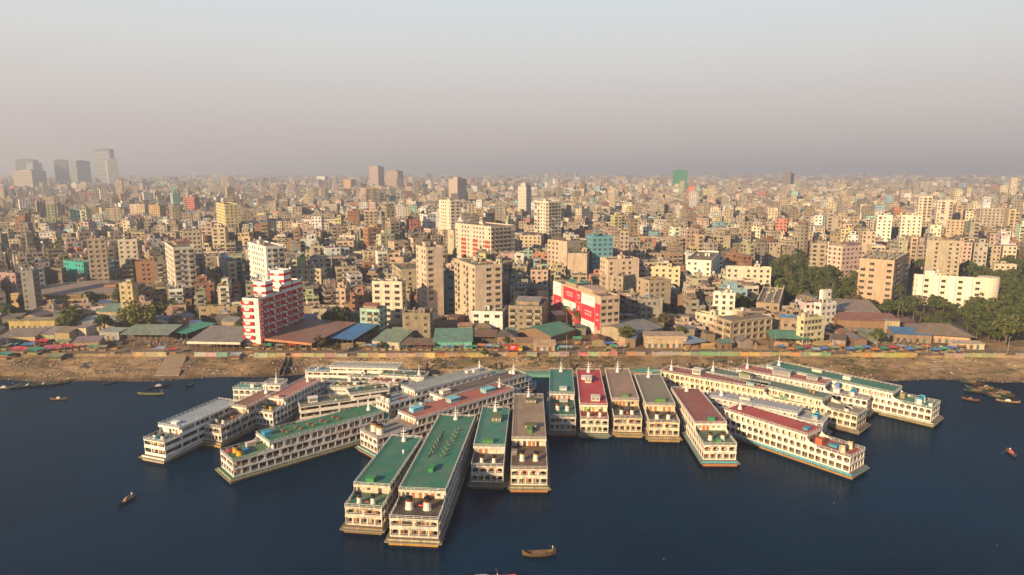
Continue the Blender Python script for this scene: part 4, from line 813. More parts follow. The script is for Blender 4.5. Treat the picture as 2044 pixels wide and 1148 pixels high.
hero(568, 640, 652, 536, 4, -8, (.66, .56, .38), 'wide cream four storey block with a small roof tower', {'stair': 1, 'tank': (.6, .6, .55)}, short='the wide cream block', keep=.6, extra=wings((.62, -.05, .3, .7, 3, (.6, .48, .3))))
hero(328, 345, 388, 494, 9, 33, (.74, .68, .58), 'white and rust flanked block with blue rails on its balconies', {'stair': 1, 'hut': (.3, .08, .05)}, short='the white and rust block', bal='f', keep=.7, grime=.3)
hero(433, 455, 471, 522, 6, 34, (.60, .55, .45), 'thin house with turquoise balconies on one face', {'hut': (.08, .35, .5)}, short='the thin turquoise balcony house', bal='f', keep=.7, bandcol=(.15, .5, .55))
hero(126, 166, 187, 524, 6, -30, (.02, .40, .36), 'building under construction wrapped in turquoise netting', {'cols': 1}, short='the turquoise netted building', grime=.15, band=False, skip=.55, keep=.7)
hero(150, 172, 210, 476, 9, 28, (.62, .50, .37), 'tall two part beige block behind the turquoise netted building', {'stair': 1, 'tank': (.5, .45, .4)}, short='the tall two part beige block', keep=.55, grime=.5)
hero(232, 234, 273, 478, 8, 10, (.60, .54, .44), 'plain grey cream block with two columns of windows', {'tank': (.5, .5, .45)}, short='the plain grey cream block', keep=.6)
hero(-6, 30, 38, 545, 6, -16, (.46, .30, .32), 'mauve pink block with strip balconies at the far side of the warehouse', {'tank': (.02, .02, .02)}, short='the mauve pink block', bal='f', grime=.6, keep=.7)
hero(78, 122, 126, 535, 5, -6, (.24, .22, .17), 'dark olive grey block beside the turquoise netted one', {'garden': 1}, grime=1., short='the dark olive grey block', keep=.7)
hero(40, 64, 70, 540, 6, -10, (.20, .22, .24), 'dark slate coloured block with few windows', {}, grime=.8, short='the dark slate block', skip=.6, keep=.7)
hero(1198, 1214, 1276, 518, 6, 16, (.72, .56, .42), 'pinkish beige block with evenly spaced square windows', {'stair': 1, 'tank': (.6, .3, .2)}, short='the pinkish beige block', keep=.6, grime=.25)
hero(1273, 1296, 1340, 560, 4, 22, (.56, .46, .33), 'grey beige block with rooftop plants behind the waterfront trees', {'garden': 1, 'wash': 1}, short='the grey beige block', keep=.75, grime=.7)
hero(1200, 1244, 1276, 552, 5, -40, (.46, .38, .28), 'stained brown block with a crowded roof terrace', {'garden': 1, 'hut': (.35, .3, .25)}, short='the stained brown block', keep=.5, grime=.9)
hero(1292, 1358, 1374, 533, 4, -12, (.78, .66, .42), 'bright cream yellow block with a planted roof terrace', {'garden': 1, 'stair': 1}, short='the cream yellow block', keep=.6, grime=.2)
hero(1370, 1420, 1452, 520, 5, -22, (.82, .76, .64), 'long white block with a row of stair towers, nearer end', {'stair': 1}, short='the long white block', grime=.15, keep=.55, bandcol=(.82, .78, .68))
hero(1450, 1540, 1556, 534, 4, -10, (.80, .72, .56), 'long low white block continuing behind the palms', {'stair': 1, 'tank': (.5, .5, .5)}, short='the low white block', grime=.25, keep=.5)
hero(1170, 1182, 1224, 472, 9, 12, (.11, .36, .46), 'tall sky blue apartment block', {'stair': 1, 'tank': (.1, .3, .5)}, short='the tall sky blue block', grime=.2, keep=.65, bandcol=(.16, .42, .5))
hero(1093, 1132, 1180, 482, 8, 38, (.64, .52, .40), 'broad beige block with a bare concrete side', {'stair': 1, 'tank': (.4, .4, .4)}, short='the broad beige block', grime=.6, keep=.6)
hero(1133, 1172, 1182, 506, 7, -12, (.62, .48, .35), 'blank beige block without windows on its front', {}, short='the blank beige block', grime=.5, blank='f', keep=.7)
hero(1038, 1080, 1092, 470, 6, -10, (.66, .55, .38), 'sand coloured block with rows of small windows', {'garden': 1}, short='the sand coloured block', keep=.5)
hero(909, 980, 1028, 452, 9, 40, (.74, .62, .50), 'huge cream block with brick red panels and gridded balconies', {'stair': 1}, short='the huge red panelled block', bal='f', grime=.2, keep=.75, extra=lambda T, w_, d_, zt, rnd: [(lambda m: (m.box(-w_ / 2 - .3, -w_ / 2 + .02, -d_ / 2 + d_ * (.03 + .33 * i), -d_ / 2 + d_ * (.03 + .33 * i) + d_ * .14, k * 3.6 + .5, k * 3.6 + 3.1, (.34, .07, .05, .2), bottom=True), m.build('brick_panel', T)))(MB()) for i in range(3) for k in range(9)])
hero(876, 899, 918, 400, 12, 33, (.80, .70, .56), 'tall white tower block standing out behind the red panelled one', {'stair': 1}, short='the tall white tower', grime=.15, keep=.7)
hero(1067, 1095, 1120, 402, 13, 35, (.76, .68, .56), 'ornate tall cream tower with curved balconies', {'stair': 1}, short='the ornate cream tower', bal='fl', grime=.2, keep=.7)
hero(1716, 1786, 1852, 520, 6, -38, (.60, .43, .29), 'peach brick office block under construction with bare columns on its roof', {'cols': 1}, short='the peach office block', fh=4.0, grime=.3, keep=.8, bal='r', ww=2.4, bay=4.6, band=True)
def terrace(T, w_, d_, zt, rnd):
    pk = (.66, .5, .44, .3)
    for i in range(4):
        m = MB(); x = -w_ / 2 + w_ * (.04 + .24 * i); m.box(x, x + w_ * .09, -d_ / 2 - 1.4, -d_ / 2 + .02, 0, zt + 1.6, (.80, .72, .62, .2)); m.build('facade_fin', T)
    m = MB(); m.cyl(w_ / 2 + 4.0, -d_ / 2 + 4, 0, zt + 1.8, 6.2, 6.2, (.74, .60, .46, .2), 24)
    for k in range(9): m.cyl(w_ / 2 + 4.0, -d_ / 2 + 4, k * 1.9 + .4, k * 1.9 + .65, 6.3, 6.3, pk, 24)
    m.build('round_tower', T); m = MB(); m.box(-w_ * .35, -w_ * .2, -2, 3, zt, zt + 4.2, (.78, .62, .55, .2)); m.build('stair_tower', T)
hero(1826, 1962, 1975, 556, 5, -24, (.80, .72, .60), 'white and pink institute with vertical fins and a round ribbed end tower', {}, fh=3.9, short='the white and pink institute', bay=4.6, ww=2.4, grime=.12, keep=.85, skip=0, extra=terrace, bandcol=(.74, .55, .46))
hero(1653, 1682, 1722, 492, 5, 26, (.74, .52, .44), 'pink and cream banded block above the trees', {'hut': (.4, .2, .2)}, short='the pink banded block', bandcol=(.82, .76, .66), keep=.75, grime=.2)
hero(1620, 1650, 1656, 486, 6, -10, (.56, .46, .34), 'grey beige block with rough side beside the pink banded one', {'cols': 1}, short='the rough grey beige block', keep=.7, grime=.6)
hero(1835, 1862, 1872, 392, 13, -20, (.80, .66, .52), 'twin cream tower with balcony rows, nearer the river trees', {'stair': 1}, short='the first twin cream tower', bal='f', grime=.15, keep=.7)
hero(1872, 1904, 1910, 400, 12, -15, (.80, .66, .52), 'twin cream tower with balcony rows and a flat top', {'tank': (.5, .5, .5)}, short='the second twin cream tower', bal='f', grime=.15, keep=.7)
hero(1752, 1782, 1800, 430, 8, -26, (.82, .76, .64), 'white block with a pink stripe down its front', {'stair': 1}, short='the white block with a pink stripe', grime=.12, keep=.65)
hero(1800, 1842, 1850, 430, 8, -12, (.82, .74, .6), 'white block with window rows left of the twin towers', {'stair': 1}, short='the white block by the twin towers', grime=.15, keep=.65)
hero(1851, 1920, 1962, 482, 6, -28, (.56, .48, .34), 'broad grey beige block with many square windows', {'stair': 1, 'cols': 1}, short='the broad grey beige block', grime=.5, keep=.7)
hero(1957, 2014, 2036, 416, 10, -26, (.50, .44, .36), 'big grey concrete block with slotted balconies', {'stair': 1}, short='the big grey concrete block', grime=.5, keep=.7)
hero(1890, 1935, 1958, 440, 7, -30, (.62, .47, .30), 'ochre block with a deep stepped side', {'tank': (.3, .3, .3)}, short='the ochre stepped block', keep=.6)
hero(1985, 2030, 2060, 528, 3, -20, (.72, .62, .45), 'cream three storey house among trees at the end of town', {'stair': 1}, name='house', cat='house', short='the cream house among trees', keep=.7)
hero(422, 448, 474, 408, 10, 32, (.72, .62, .32), 'lemon yellow apartment tower with dark balcony strips', {'stair': 1}, short='the lemon yellow tower', bal='f', grime=.15, keep=.75)
hero(195, 210, 240, 416, 8, 26, (.74, .62, .46), 'cream block with a stepped roof behind the grey cream one', {'stair': 1}, short='the cream stepped block', keep=.65, grime=.3)
hero(366, 388, 398, 394, 9, -25, (.46, .09, .05), 'red fronted tower with white balcony ends', {'stair': 1}, short='the red fronted tower', bal='f', grime=.2, keep=.7, bandcol=(.75, .7, .64))
hero(258, 288, 296, 408, 7, -14, (.62, .5, .36), 'beige block with a big framed portal front', {'stair': 1}, short='the beige portal block', keep=.6)
hero(296, 318, 330, 410, 8, -20, (.52, .36, .2), 'brown block with cream vertical strips', {'stair': 1}, short='the brown striped block', keep=.6)
hero(715, 730, 757, 376, 11, 25, (.60, .47, .32), 'gridded tan tower with open floors', {'cols': 1}, short='the gridded tan tower', bal='f', keep=.7)
hero(666, 722, 726, 404, 5, -6, (.42, .22, .13), 'wide brick orange block with a flat roof', {}, short='the wide brick orange block', keep=.7, grime=.3)
hero(632, 648, 654, 352, 13, -12, (.84, .78, .68), 'slender white tower in the mid city', {'stair': 1}, short='the slender white tower', grime=.1, keep=.7)
hero(685, 700, 710, 358, 12, -25, (.66, .42, .27), 'orange tinted tower in the mid city', {'stair': 1}, short='the orange tinted tower', grime=.2, keep=.7)
hero(148, 170, 188, 342, 14, -25, (.72, .66, .56), 'pale slab tower with vertical ribs below the tallest tower', {'stair': 1}, short='the pale ribbed slab', keep=.75, grime=.2, bay=4)
# far single towers: height by what rises over the skyline
def tower(pxL, pxC, pxR, pt, dist, r, col, label, band=(.2, .2, .2), short=None, name='tower_block', steps=0):
    dist *= 1.08 if dist > 2000 else 1; zt = zat(pt, dist); r_ = math.radians(r); x = (pxC - 1022) / FPX * (dist * math.cos(PITCH) + (H - zt) * math.sin(PITCH))
    s = dist / FPX; w_ = (pxC - pxL if r < 0 else pxR - pxC) * s / math.cos(r_); d_ = max(8, (pxR - pxC if r < 0 else pxC - pxL) * s / max(.3, abs(math.sin(r_))))
    x += (-1 if r < 0 else 1) * w_ / 2
    T = thing(name, (x, dist, GZ), r_, label, 'tower'); m = MB(); h_ = zt - GZ
    m.box(-w_ / 2, w_ / 2, -d_ / 2, d_ / 2, 0, h_, (*col, .2)); sp = 11 if dist > 2000 else 4.5; n = int(h_ / sp)
    for k in range(1, n): m.box(-w_ / 2 - .25, w_ / 2 + .25, -d_ / 2 - .25, d_ / 2 + .25, k * sp, k * sp + sp * .42, (*band, .2), bottom=True)
    m.build('wall', T); m = MB(); m.box(-w_ / 4, w_ / 4, -d_ / 4, d_ / 4, h_, h_ + 5, (*col, .3)); m.box(-w_ / 2 - .4, w_ / 2 + .4, -d_ / 2 - .4, d_ / 2 + .4, h_ - .6, h_ + .8, (*band, .2), bottom=True); m.build('roof', T)
    reserve(x, dist, w_, d_, r_, zt, keep=.5, lab=short or label)
tower(190, 224, 228, 298, 3600, -10, (.10, .12, .14), 'tallest glassy tower with pale floor bands on the hazy skyline', (.42, .42, .42), 'the tallest glassy tower')
tower(201, 213, 228, 319, 3300, 35, (.55, .53, .50), 'white tower with a rounded top in front of the tallest one', (.36, .35, .34))
tower(107, 110, 131, 320, 3500, 20, (.12, .14, .16), 'dark slanting glass tower on the hazy skyline', (.16, .18, .2))
tower(153, 170, 183, 322, 3400, -30, (.16, .17, .19), 'dark grey tower between two paler ones on the skyline', (.25, .25, .26))
tower(27, 38, 66, 319, 3400, 20, (.2, .22, .24), 'grey cluster tower at the city end of the skyline', (.26, .28, .3))
tower(60, 76, 82, 326, 3300, -15, (.24, .25, .27), 'shorter grey tower beside the cluster tower', (.28, .29, .3))
tower(38, 80, 90, 341, 2700, -10, (.38, .32, .28), 'wide pinkish slab below the grey cluster tower', (.26, .22, .2))
tower(743, 762, 770, 333, 2800, -25, (.38, .29, .25), 'pink orange tower above the hazy middle skyline', (.36, .24, .2))
tower(775, 800, 808, 342, 2700, -14, (.36, .27, .23), 'wide salmon office slab near the pink orange tower', (.34, .23, .18))
tower(1345, 1372, 1374, 341, 2600, -5, (.03, .21, .12), 'tower wrapped in green scaffold netting on the skyline', (.035, .23, .13))
tower(1570, 1582, 1594, 346, 2700, -40, (.15, .13, .13), 'dark bare concrete tower in the hazy city', (.2, .17, .16))
tower(1040, 1056, 1066, 372, 1050, -25, (.52, .48, .42), 'white tower with a blue roof rim, mid distance', (.4, .37, .33))
tower(906, 924, 940, 358, 1700, -30, (.46, .38, .31), 'cream tower with a flat cap behind the tall white tower', (.36, .3, .25))
# ------------------------------------------------------------------ waterfront: warehouse, sheds, walls
def gable(name, pts, hgt, col, label, roof='flat', wall=(.42, .34, .24), z0=GZ, cat='shed', short=None, over=.5, posts=False, ridge=1.6, fascia=None, keep=.9):
    """a tin roofed shed on a footprint given by centre, size and turn: (x, y, w, d, rot)"""
    x, y, w_, d_, r_ = pts; T = thing(name, (x, y, z0), r_, label, cat, 'tin roofed sheds of the waterfront' if name == 'shed' else None)
    a, b_ = w_ / 2, d_ / 2; m = MB()
    if posts:
        for i in range(max(2, int(w_ / 3)) + 1):
            for yy in (-b_ + .2, b_ - .2): xx = -a + .15 + (w_ - .3) * i / max(2, int(w_ / 3)); m.box(xx - .09, xx + .09, yy - .09, yy + .09, 0, hgt, (.25, .18, .11, .7))
        m.box(-a + .3, a - .3, -b_ * .2, b_ - .3, 0, hgt * .75, (.09, .07, .055, .7))
    else:
        m.box(-a, a, -b_, b_, 0, hgt, (*wall, .8)); k = -a + 1.2
        while k < a - 1.2: m.quad((k, -b_ - .03, .1), (k + 1.4, -b_ - .03, .1), (k + 1.4, -b_ - .03, min(2.3, hgt - .4)), (k, -b_ - .03, min(2.3, hgt - .4)), (*R.choice([(.05, .04, .035), (.12, .07, .04), (.05, .16, .13), (.1, .12, .18)]), .5)); k += 3.1
        if roof == 'gable':
            for yy in (-1, 1): pass
            for xx in (-a, a): m.add([(xx, -b_, hgt), (xx, b_, hgt), (xx, 0, hgt + ridge)], [(0, 1, 2)], (*wall, .8))
    m.build('wall', T); m = MB(); c = (*col, .6); o = over
    if roof == 'flat': m.add([(-a - o, -b_ - o, hgt + .05), (a + o, -b_ - o, hgt + .05), (a + o, b_ + o, hgt + ridge), (-a - o, b_ + o, hgt + ridge), (-a - o, -b_ - o, hgt - .03), (a + o, -b_ - o, hgt - .03), (a + o, b_ + o, hgt + ridge - .08), (-a - o, b_ + o, hgt + ridge - .08)], [(0, 1, 2, 3), (7, 6, 5, 4), (0, 4, 5, 1), (1, 5, 6, 2), (3, 2, 6, 7), (0, 3, 7, 4)], c, 'tin')
    elif roof == 'gable':
        e = hgt - .2
        m.add([(-a - o, -b_ - o, e), (a + o, -b_ - o, e), (a + o, 0, hgt + ridge + .06), (-a - o, 0, hgt + ridge + .06)], [(0, 1, 2, 3)], c, 'tin'); m.add([(a + o, b_ + o, e), (-a - o, b_ + o, e), (-a - o, 0, hgt + ridge + .06), (a + o, 0, hgt + ridge + .06)], [(0, 1, 2, 3)], (*[k * .92 for k in col], .6), 'tin')
    else:
        q = min(a, b_) * .8; e = hgt - .1; r0, r1 = (-a + q, a - q) if a > b_ else (0, 0); s0, s1 = (0, 0) if a > b_ else (-b_ + q, b_ - q)
        v = [(-a - o, -b_ - o, e), (a + o, -b_ - o, e), (a + o, b_ + o, e), (-a - o, b_ + o, e), (r0, s0, hgt + ridge), (r1, s1, hgt + ridge)]
        m.add(v, [(0, 1, 5, 4), (2, 3, 4, 5), (1, 2, 5), (3, 0, 4)] if a > b_ else [(0, 1, 4), (1, 2, 5, 4), (2, 3, 5), (3, 0, 4, 5)], c, 'tin')
    m.build('roof', T)
    if fascia: m = MB(); m.box(-a - o, a + o, -b_ - o - .12, -b_ - o - .02, hgt - .9, hgt + .25, (*fascia, .4), bottom=True); m.build('fascia', T)
    reserve(x, y, w_ + 1, d_ + 1, r_, z0 + hgt + ridge, keep=keep, lab=short)
    return T
def foot(pl, pr, py_, hgt, d, rot=0.):
    """footprint from the front eave: pixel columns left and right, row of the front eave at height hgt"""
    a = at(pl, py_, GZ + hgt); b_ = at(pr, py_, GZ + hgt); w_ = b_[0] - a[0]; r_ = math.radians(rot)
    cx, cy = (a[0] + b_[0]) / 2, a[1]
    return (cx - math.sin(r_) * d / 2, cy + math.cos(r_) * d / 2, w_ / max(.5, math.cos(r_)), d, r_)
# old market hall
def hall():
    x, y, w_, d_, r_ = foot(30, 226, 588, 8.0, 46, 6); T = thing('market_hall', (x, y, GZ), r_, 'long two storey yellow market hall with a big shallow tin roof', 'hall')
    a, b_ = w_ / 2, d_ / 2; m = MB(); ye = (.56, .42, .20, .7)
    m.box(-a, a, -b_ + 1.4, b_, 0, 8, (.2, .15, .085, .8))
    for zz in (0, 3.7, 7.2): m.box(-a - .4, a + .4, -b_, -b_ + 1.6, zz, zz + (.9 if zz else .3), ye, bottom=True)
    n = 34
    for i in range(n + 1):
        xx = -a + w_ * i / n
        m.box(xx - .16, xx + .16, -b_ + .1, -b_ + .5, .3, 3.7, ye); m.box(xx - .14, xx + .14, -b_ + .15, -b_ + .5, 4.6, 7.2, ye)
    m.build('wall', T); m = MB(); m.add([(-a - 1, -b_ - 1, 8.1), (a + 1, -b_ - 1, 8.1), (a + 1, b_, 8.1), (-a - 1, b_, 8.1), (a * .45, b_ * .35, 12.6), (a * .15, b_ * .35, 12.6)], [(0, 1, 4, 5), (1, 2, 4), (2, 3, 5, 4), (3, 0, 5)], (.27, .215, .16, .6), 'tin'); m.build('roof', T)
    m = MB(); m.box(a * .55, a * .8, -b_ * .35, 0, 8.3, 11.6, (.34, .17, .09, .6)); m.build('roof_room', T); m = MB(); m.box(-a - 1, -a + 5, -b_ - .6, -b_ + 6, 0, 9.5, ye); m.build('corner_block', T)
    reserve(x, y, w_, d_, r_, GZ + 9, keep=1, lab='the old market hall')
hall()
TG = (.20, .30, .22); TGR = (.28, .26, .23); TRU = (.27, .15, .10); TBR = (.20, .14, .095); TBL = (.05, .20, .42); TGN = (.05, .28, .19)
gable('shed', foot(374, 480, 683, 4.6, 24, -4), 4.6, (.25, .23, .205), 'grey tin shed with a white fascia and open front, beside the red banded block', posts=True, fascia=(.72, .66, .55), ridge=3, short='the grey shed with a white fascia')
gable('shed', foot(506, 628, 680, 5.0, 40, -20), 5.0, (.27, .145, .10), 'vast rust red tin shed at the foot of the red banded block', roof='flat', ridge=2.2, posts=True, fascia=(.5, .2, .1), short='the vast rust red shed')
gable('shed', foot(648, 706, 676, 4.4, 26, -18), 4.4, TBL, 'shed under a faded blue sheet with bamboo poles around it', posts=True, ridge=2.4, short='the blue sheeted shed')
gable('shed', foot(742, 798, 682, 4.2, 18, -14), 4.2, (.21, .30, .20), 'shed with patched dull green roof behind the stalls', ridge=2.2, short='the patched dull green shed', wall=(.55, .5, .36))
gable('shed', foot(798, 866, 688, 3.6, 9, 0), 3.6, TBR, 'low brown tin shed below the bare unfinished block', posts=True, ridge=1.2, short='the low brown shed')
gable('shed', foot(866, 942, 682, 4.2, 20, 3), 4.2, (.14, .30, .235), 'wide sea green tin shed with a turquoise shopfront', ridge=2.4, wall=(.12, .5, .36), short='the wide sea green shed')
gable('shed', foot(936, 990, 672, 4.6, 10, -2), 4.6, (.19, .12, .08), 'dark brown tin shed on posts below the clean white house', posts=True, ridge=1.4, short='the dark brown shed')
gable('shed', foot(990, 1028, 672, 4.6, 12, -6), 4.6, (.10, .09, .085), 'dark hip roofed tea house with a blue patch of roof', roof='hip', ridge=2.4, wall=(.3, .17, .1), short='the dark hip roofed tea house')
gable('shed', foot(1030, 1066, 684, 3.6, 8, 0), 3.6, (.34, .21, .12), 'small brick shed with a sagging tan roof near the parked truck', wall=(.34, .19, .11), ridge=.8, short='the small brick shed')
gable('shed', foot(1066, 1108, 688, 3.4, 8, 0), 3.4, (.42, .3, .19), 'tan gabled hut near the white minibus', wall=(.48, .35, .22), roof='gable', ridge=1.6, short='the tan gabled hut')
gable('shed', foot(1098, 1150, 664, 4.2, 22, 48), 4.2, (.08, .27, .185), 'green gabled shed below the banners', roof='gable', ridge=2.8, wall=(.22, .13, .08), short='the green gabled shed')
gable('shed', foot(1256, 1330, 660, 5.2, 26, 42), 5.2, (.25, .235, .225), 'large grey gabled shed beside the banner covered block', roof='gable', ridge=2.2, short='the large grey gabled shed')
gable('shed', foot(1290, 1370, 672, 6.0, 9, 0), 6.0, (.44, .33, .22), 'long two storey tan shop row with a white ground floor', wall=(.58, .44, .28), ridge=.6, short='the tan shop row', fascia=(.5, .38, .25))
gable('shed', foot(1372, 1412, 684, 3.2, 9, 30), 3.2, (.26, .36, .44), 'bamboo yard canopy of blue white sheeting', posts=True, ridge=.9, short='the bamboo yard canopy')
gable('shed', foot(1542, 1612, 676, 3.6, 14, -8), 3.6, (.11, .30, .18), 'open timber shed with a green sheet roof', posts=True, ridge=1.4, short='the green timber shed')
gable('shed', foot(1612, 1660, 668, 4.0, 14, 14), 4.0, (.25, .175, .12), 'brown lean-to beside the green timber shed', posts=True, ridge=1.6, short='the brown lean-to')
gable('shed', foot(1676, 1790, 640, 6.5, 12, -8), 6.5, (.28, .13, .09), 'long rust roofed godown with two storeys', wall=(.30, .17, .1), ridge=2.2, short='the rust roofed godown')
gable('shed', foot(1670, 1752, 622, 7.5, 34, -16), 7.5, (.31, .25, .19), 'broad flat roofed warehouse in front of the palms', wall=(.34, .25, .16), ridge=1.4, short='the broad flat warehouse')
gable('shed', foot(1768, 1796, 640, 7.0, 10, -6), 7.0, (.35, .3, .24), 'square grey water works building by the palms', wall=(.52, .42, .27), ridge=.3, short='the water works building')
gable('shed', foot(1790, 1856, 668, 4.4, 12, -12), 4.4, (.07, .2, .38), 'blue roofed workshop under the trees', ridge=1.4, wall=(.3, .2, .13), short='the blue roofed workshop')
gable('pavilion', foot(1838, 1928, 668, 4.6, 20, -18), 4.6, (.22, .175, .12), 'hip roofed pavilion with tan walls and a green edge', 'hip', wall=(.58, .38, .24), ridge=4.0, over=2.2, cat='pavilion', short='the hip roofed pavilion')
gable('shed', foot(1908, 1964, 686, 3.0, 6, -6), 3.0, (.6, .48, .34), 'small flat white kiosk beyond the pavilion', ridge=.2, wall=(.66, .55, .4), short='the flat white kiosk')
gable('shed', foot(240, 336, 668, 4.2, 14, -2), 4.2, (.22, .29, .225), 'long grey green shed with awnings facing the crowd', posts=True, ridge=2.4, short='the long grey green shed')
gable('shed', foot(336, 376, 664, 4.0, 20, -22), 4.0, (.05, .30, .20), 'narrow shed with a bright green sheet roof', posts=True, ridge=1.4, short='the bright green shed')
gable('shed', foot(196, 238, 662, 4.8, 9, -6), 4.8, (.36, .40, .37), 'pale flat concrete shed with two dark doors', wall=(.34, .36, .32), ridge=.3, short='the pale concrete shed')
gable('house', foot(146, 172, 654, 7.4, 8, -6), 7.4, (.27, .23, .19), 'tall narrow white shophouse above the market awnings', wall=(.62, .52, .4), ridge=.3, cat='house', short='the narrow white shophouse')
gable('shed', foot(108, 138, 664, 6.0, 8, -4), 6.0, (.26, .19, .12), 'two storey timber stall house with layered roofs', wall=(.42, .32, .18), ridge=1.4, short='the timber stall house')
gable('shed', foot(150, 232, 645, 4.5, 12, -8), 4.5, (.32, .31, .29), 'wide pale grey tin roof behind the narrow white shophouse', ridge=1.6, short='the wide pale grey roof')
gable('shed', foot(190, 236, 622, 4.5, 14, -8), 4.5, (.16, .28, .2), 'green tin roofed shed beside the big light green tree', ridge=2.4, short='the green shed by the tree')
gable('shed', foot(0, 68, 672, 4.4, 12, 3), 4.4, (.25, .2, .155), 'low brown roof at the edge of the market', ridge=1.8, wall=(.5, .4, .24), short='the low brown market roof')
gable('shed', foot(62, 108, 668, 4.6, 12, 0), 4.6, (.28, .24, .2), 'grey brown tin roof above the pink awnings', ridge=1.8, wall=(.36, .42, .22), short='the grey brown roof')
gable('shed', foot(18, 122, 640, 5.4, 8, 2), 5.4, (.38, .3, .14), 'long mustard walled yard building heaped with sacks', wall=(.52, .40, .16), ridge=.3, short='the mustard yard building')
# scattered sheds and huts between them
SHC = [((.19, .15, .12), 'brown'), ((.24, .22, .20), 'grey'), ((.11, .2, .16), 'green'), ((.21, .11, .07), 'rust red'), ((.07, .15, .26), 'blue'), ((.31, .29, .26), 'pale grey'), ((.14, .10, .07), 'dark brown'), ((.26, .19, .12), 'tan')]
def clash(x, y, rad):
    for p in PLACED:
        if (p[0] - x) ** 2 + (p[1] - y) ** 2 < (rad + max(p[2], p[3]) * .72 + 1) ** 2:
            c_, s_ = math.cos(-p[4]), math.sin(-p[4]); dx, dy = x - p[0], y - p[1]; lx, ly = dx * c_ - dy * s_, dx * s_ + dy * c_
            if abs(lx) < p[2] / 2 + rad and abs(ly) < p[3] / 2 + rad: return True
    return False
def hides(x, y, w_, zt):
    l, yt = pix(x - w_ / 2, y, zt); r_, _ = pix(x + w_ / 2, y, zt)
    for p in PLACED:
        if p[1] > y and p[5] < r_ - 2 and p[6] > l + 2 and yt < p[7]: return p[7]
    return None
LAND = lambda: [(p[0], p[1], p[8]) for p in PLACED if p[8] and len(p[8].split()) <= 7]
USED = set()
def where(x, y, lm, far=False):
    """words for where a thing stands, by the nearest thing with a name of its own"""
    s = sorted((math.hypot(q[0] - x, (q[1] - y) * .8), i) for i, q in enumerate(lm))[:6]
    opts = []
    for d_, i in s:
        q = lm[i]; dx, dy = x - q[0], y - q[1]
        rel = ('right behind' if dy < 45 else 'a street behind' if dy < 90 else 'well behind' if dy < 180 else 'far behind') if dy > abs(dx) * .8 else ('in front of' if -dy > abs(dx) * .8 else 'just left of' if dx < 0 and abs(dx) < 40 else 'just right of' if dx > 0 and abs(dx) < 40 else 'left of' if dx < 0 else 'right of')
        opts.append(rel + ' ' + q[2])
    return opts
def unique(desc, opts):
    for o in opts:
        for pre in ('',):
            l = desc + ' ' + o
            if len(l.split()) <= 16 and l not in USED: USED.add(l); return l
    for o in opts[:3]:
        for a in ('small', 'weathered', 'plain', 'older', 'narrow'):
            l = a + ' ' + desc + ' ' + o
            if len(l.split()) <= 16 and l not in USED: USED.add(l); return l
    return None
rs = random.Random(77); lm = LAND(); nsh = 0
for _ in range(4200):
    px_ = rs.uniform(-40, 2090); d0 = rs.uniform(340, 400); x = (px_ - 1022) / FPX * d0 * 1.03
    if px_ > 1480 and d0 > 385 or px_ > 1800: continue
    w_, d_ = rs.uniform(5, 13), rs.uniform(5, 11); hh = rs.uniform(3.2, 6.5)
    if d0 < 348 and 1040 < px_ < 1250: continue
    if d0 < 360 and 180 < px_ < 385: continue
    if clash(x, d0, max(w_, d_) * .52) or hides(x, d0, w_, GZ + hh + 1): continue
    c, cn = rs.choice(SHC); k = rs.random(); rf = 'flat' if k < .55 else 'gable'
    l = unique(f'{cn} {"gabled" if rf == "gable" else "tin roofed"} hut', where(x, d0, lm))
    if not l: continue
    gable('hut', (x, d0, w_, d_, math.radians(rs.choice([0, 90]) + rs.uniform(-25, 25))), hh, varied(c, .2), l, rf, wall=varied(rs.choice([(.24, .18, .12), (.36, .28, .19), (.24, .14, .09), (.18, .2, .17), (.3, .26, .2)]), .15), ridge=rs.uniform(.6, 1.8), cat='hut')
    nsh += 1
    if nsh > 170: break
# ------------------------------------------------------------------ the rest of the city
PAL = [(WH, 'white', 17), (CR, 'cream', 20), (BE, 'beige', 22), ((.50, .40, .29), 'sand', 12), (GY, 'grey', 20), (PK, 'pinkish', 9), (YE, 'yellow', 4), (BR, 'brown', 12), ((.36, .17, .1), 'brick red', 5), (MINT, 'mint', 3), ((.3, .5, .58), 'pale blue', 3), ((.62, .24, .17), 'salmon', 2), ((.46, .52, .3), 'pale green', 2), ((.26, .22, .17), 'soot stained', 10)]
PW = [p[2] for p in PAL]; NUMW = {1: 'one', 2: 'two', 3: 'three', 4: 'four', 5: 'five', 6: 'six', 7: 'seven', 8: 'eight', 9: 'nine', 10: 'ten', 11: 'eleven', 12: 'twelve', 13: 'thirteen', 14: 'fourteen'}
rc = random.Random(2024)
seeds = [(rc.uniform(-900, 900), rc.uniform(330, 1250), math.radians((26 if sx_ < 0 else -10) + rc.uniform(-24, 20))) for sx_ in ([-1] * 15 + [1] * 15)]
seeds = [((-abs(a) if i < 15 else abs(a) * 1.0), b_, c_) for i, (a, b_, c_) in enumerate(seeds)]
PARK = [(1490, 1720, 522, 600), (1795, 2100, 530, 690), (1630, 1830, 575, 660)]     # picture regions that are wooded
def inpark(x, y):
    px_, py_ = pix(x, y, GZ + 4)
    return any(a < px_ < b_ and c_ < py_ < d_ for a, b_, c_, d_ in PARK)
cand = []
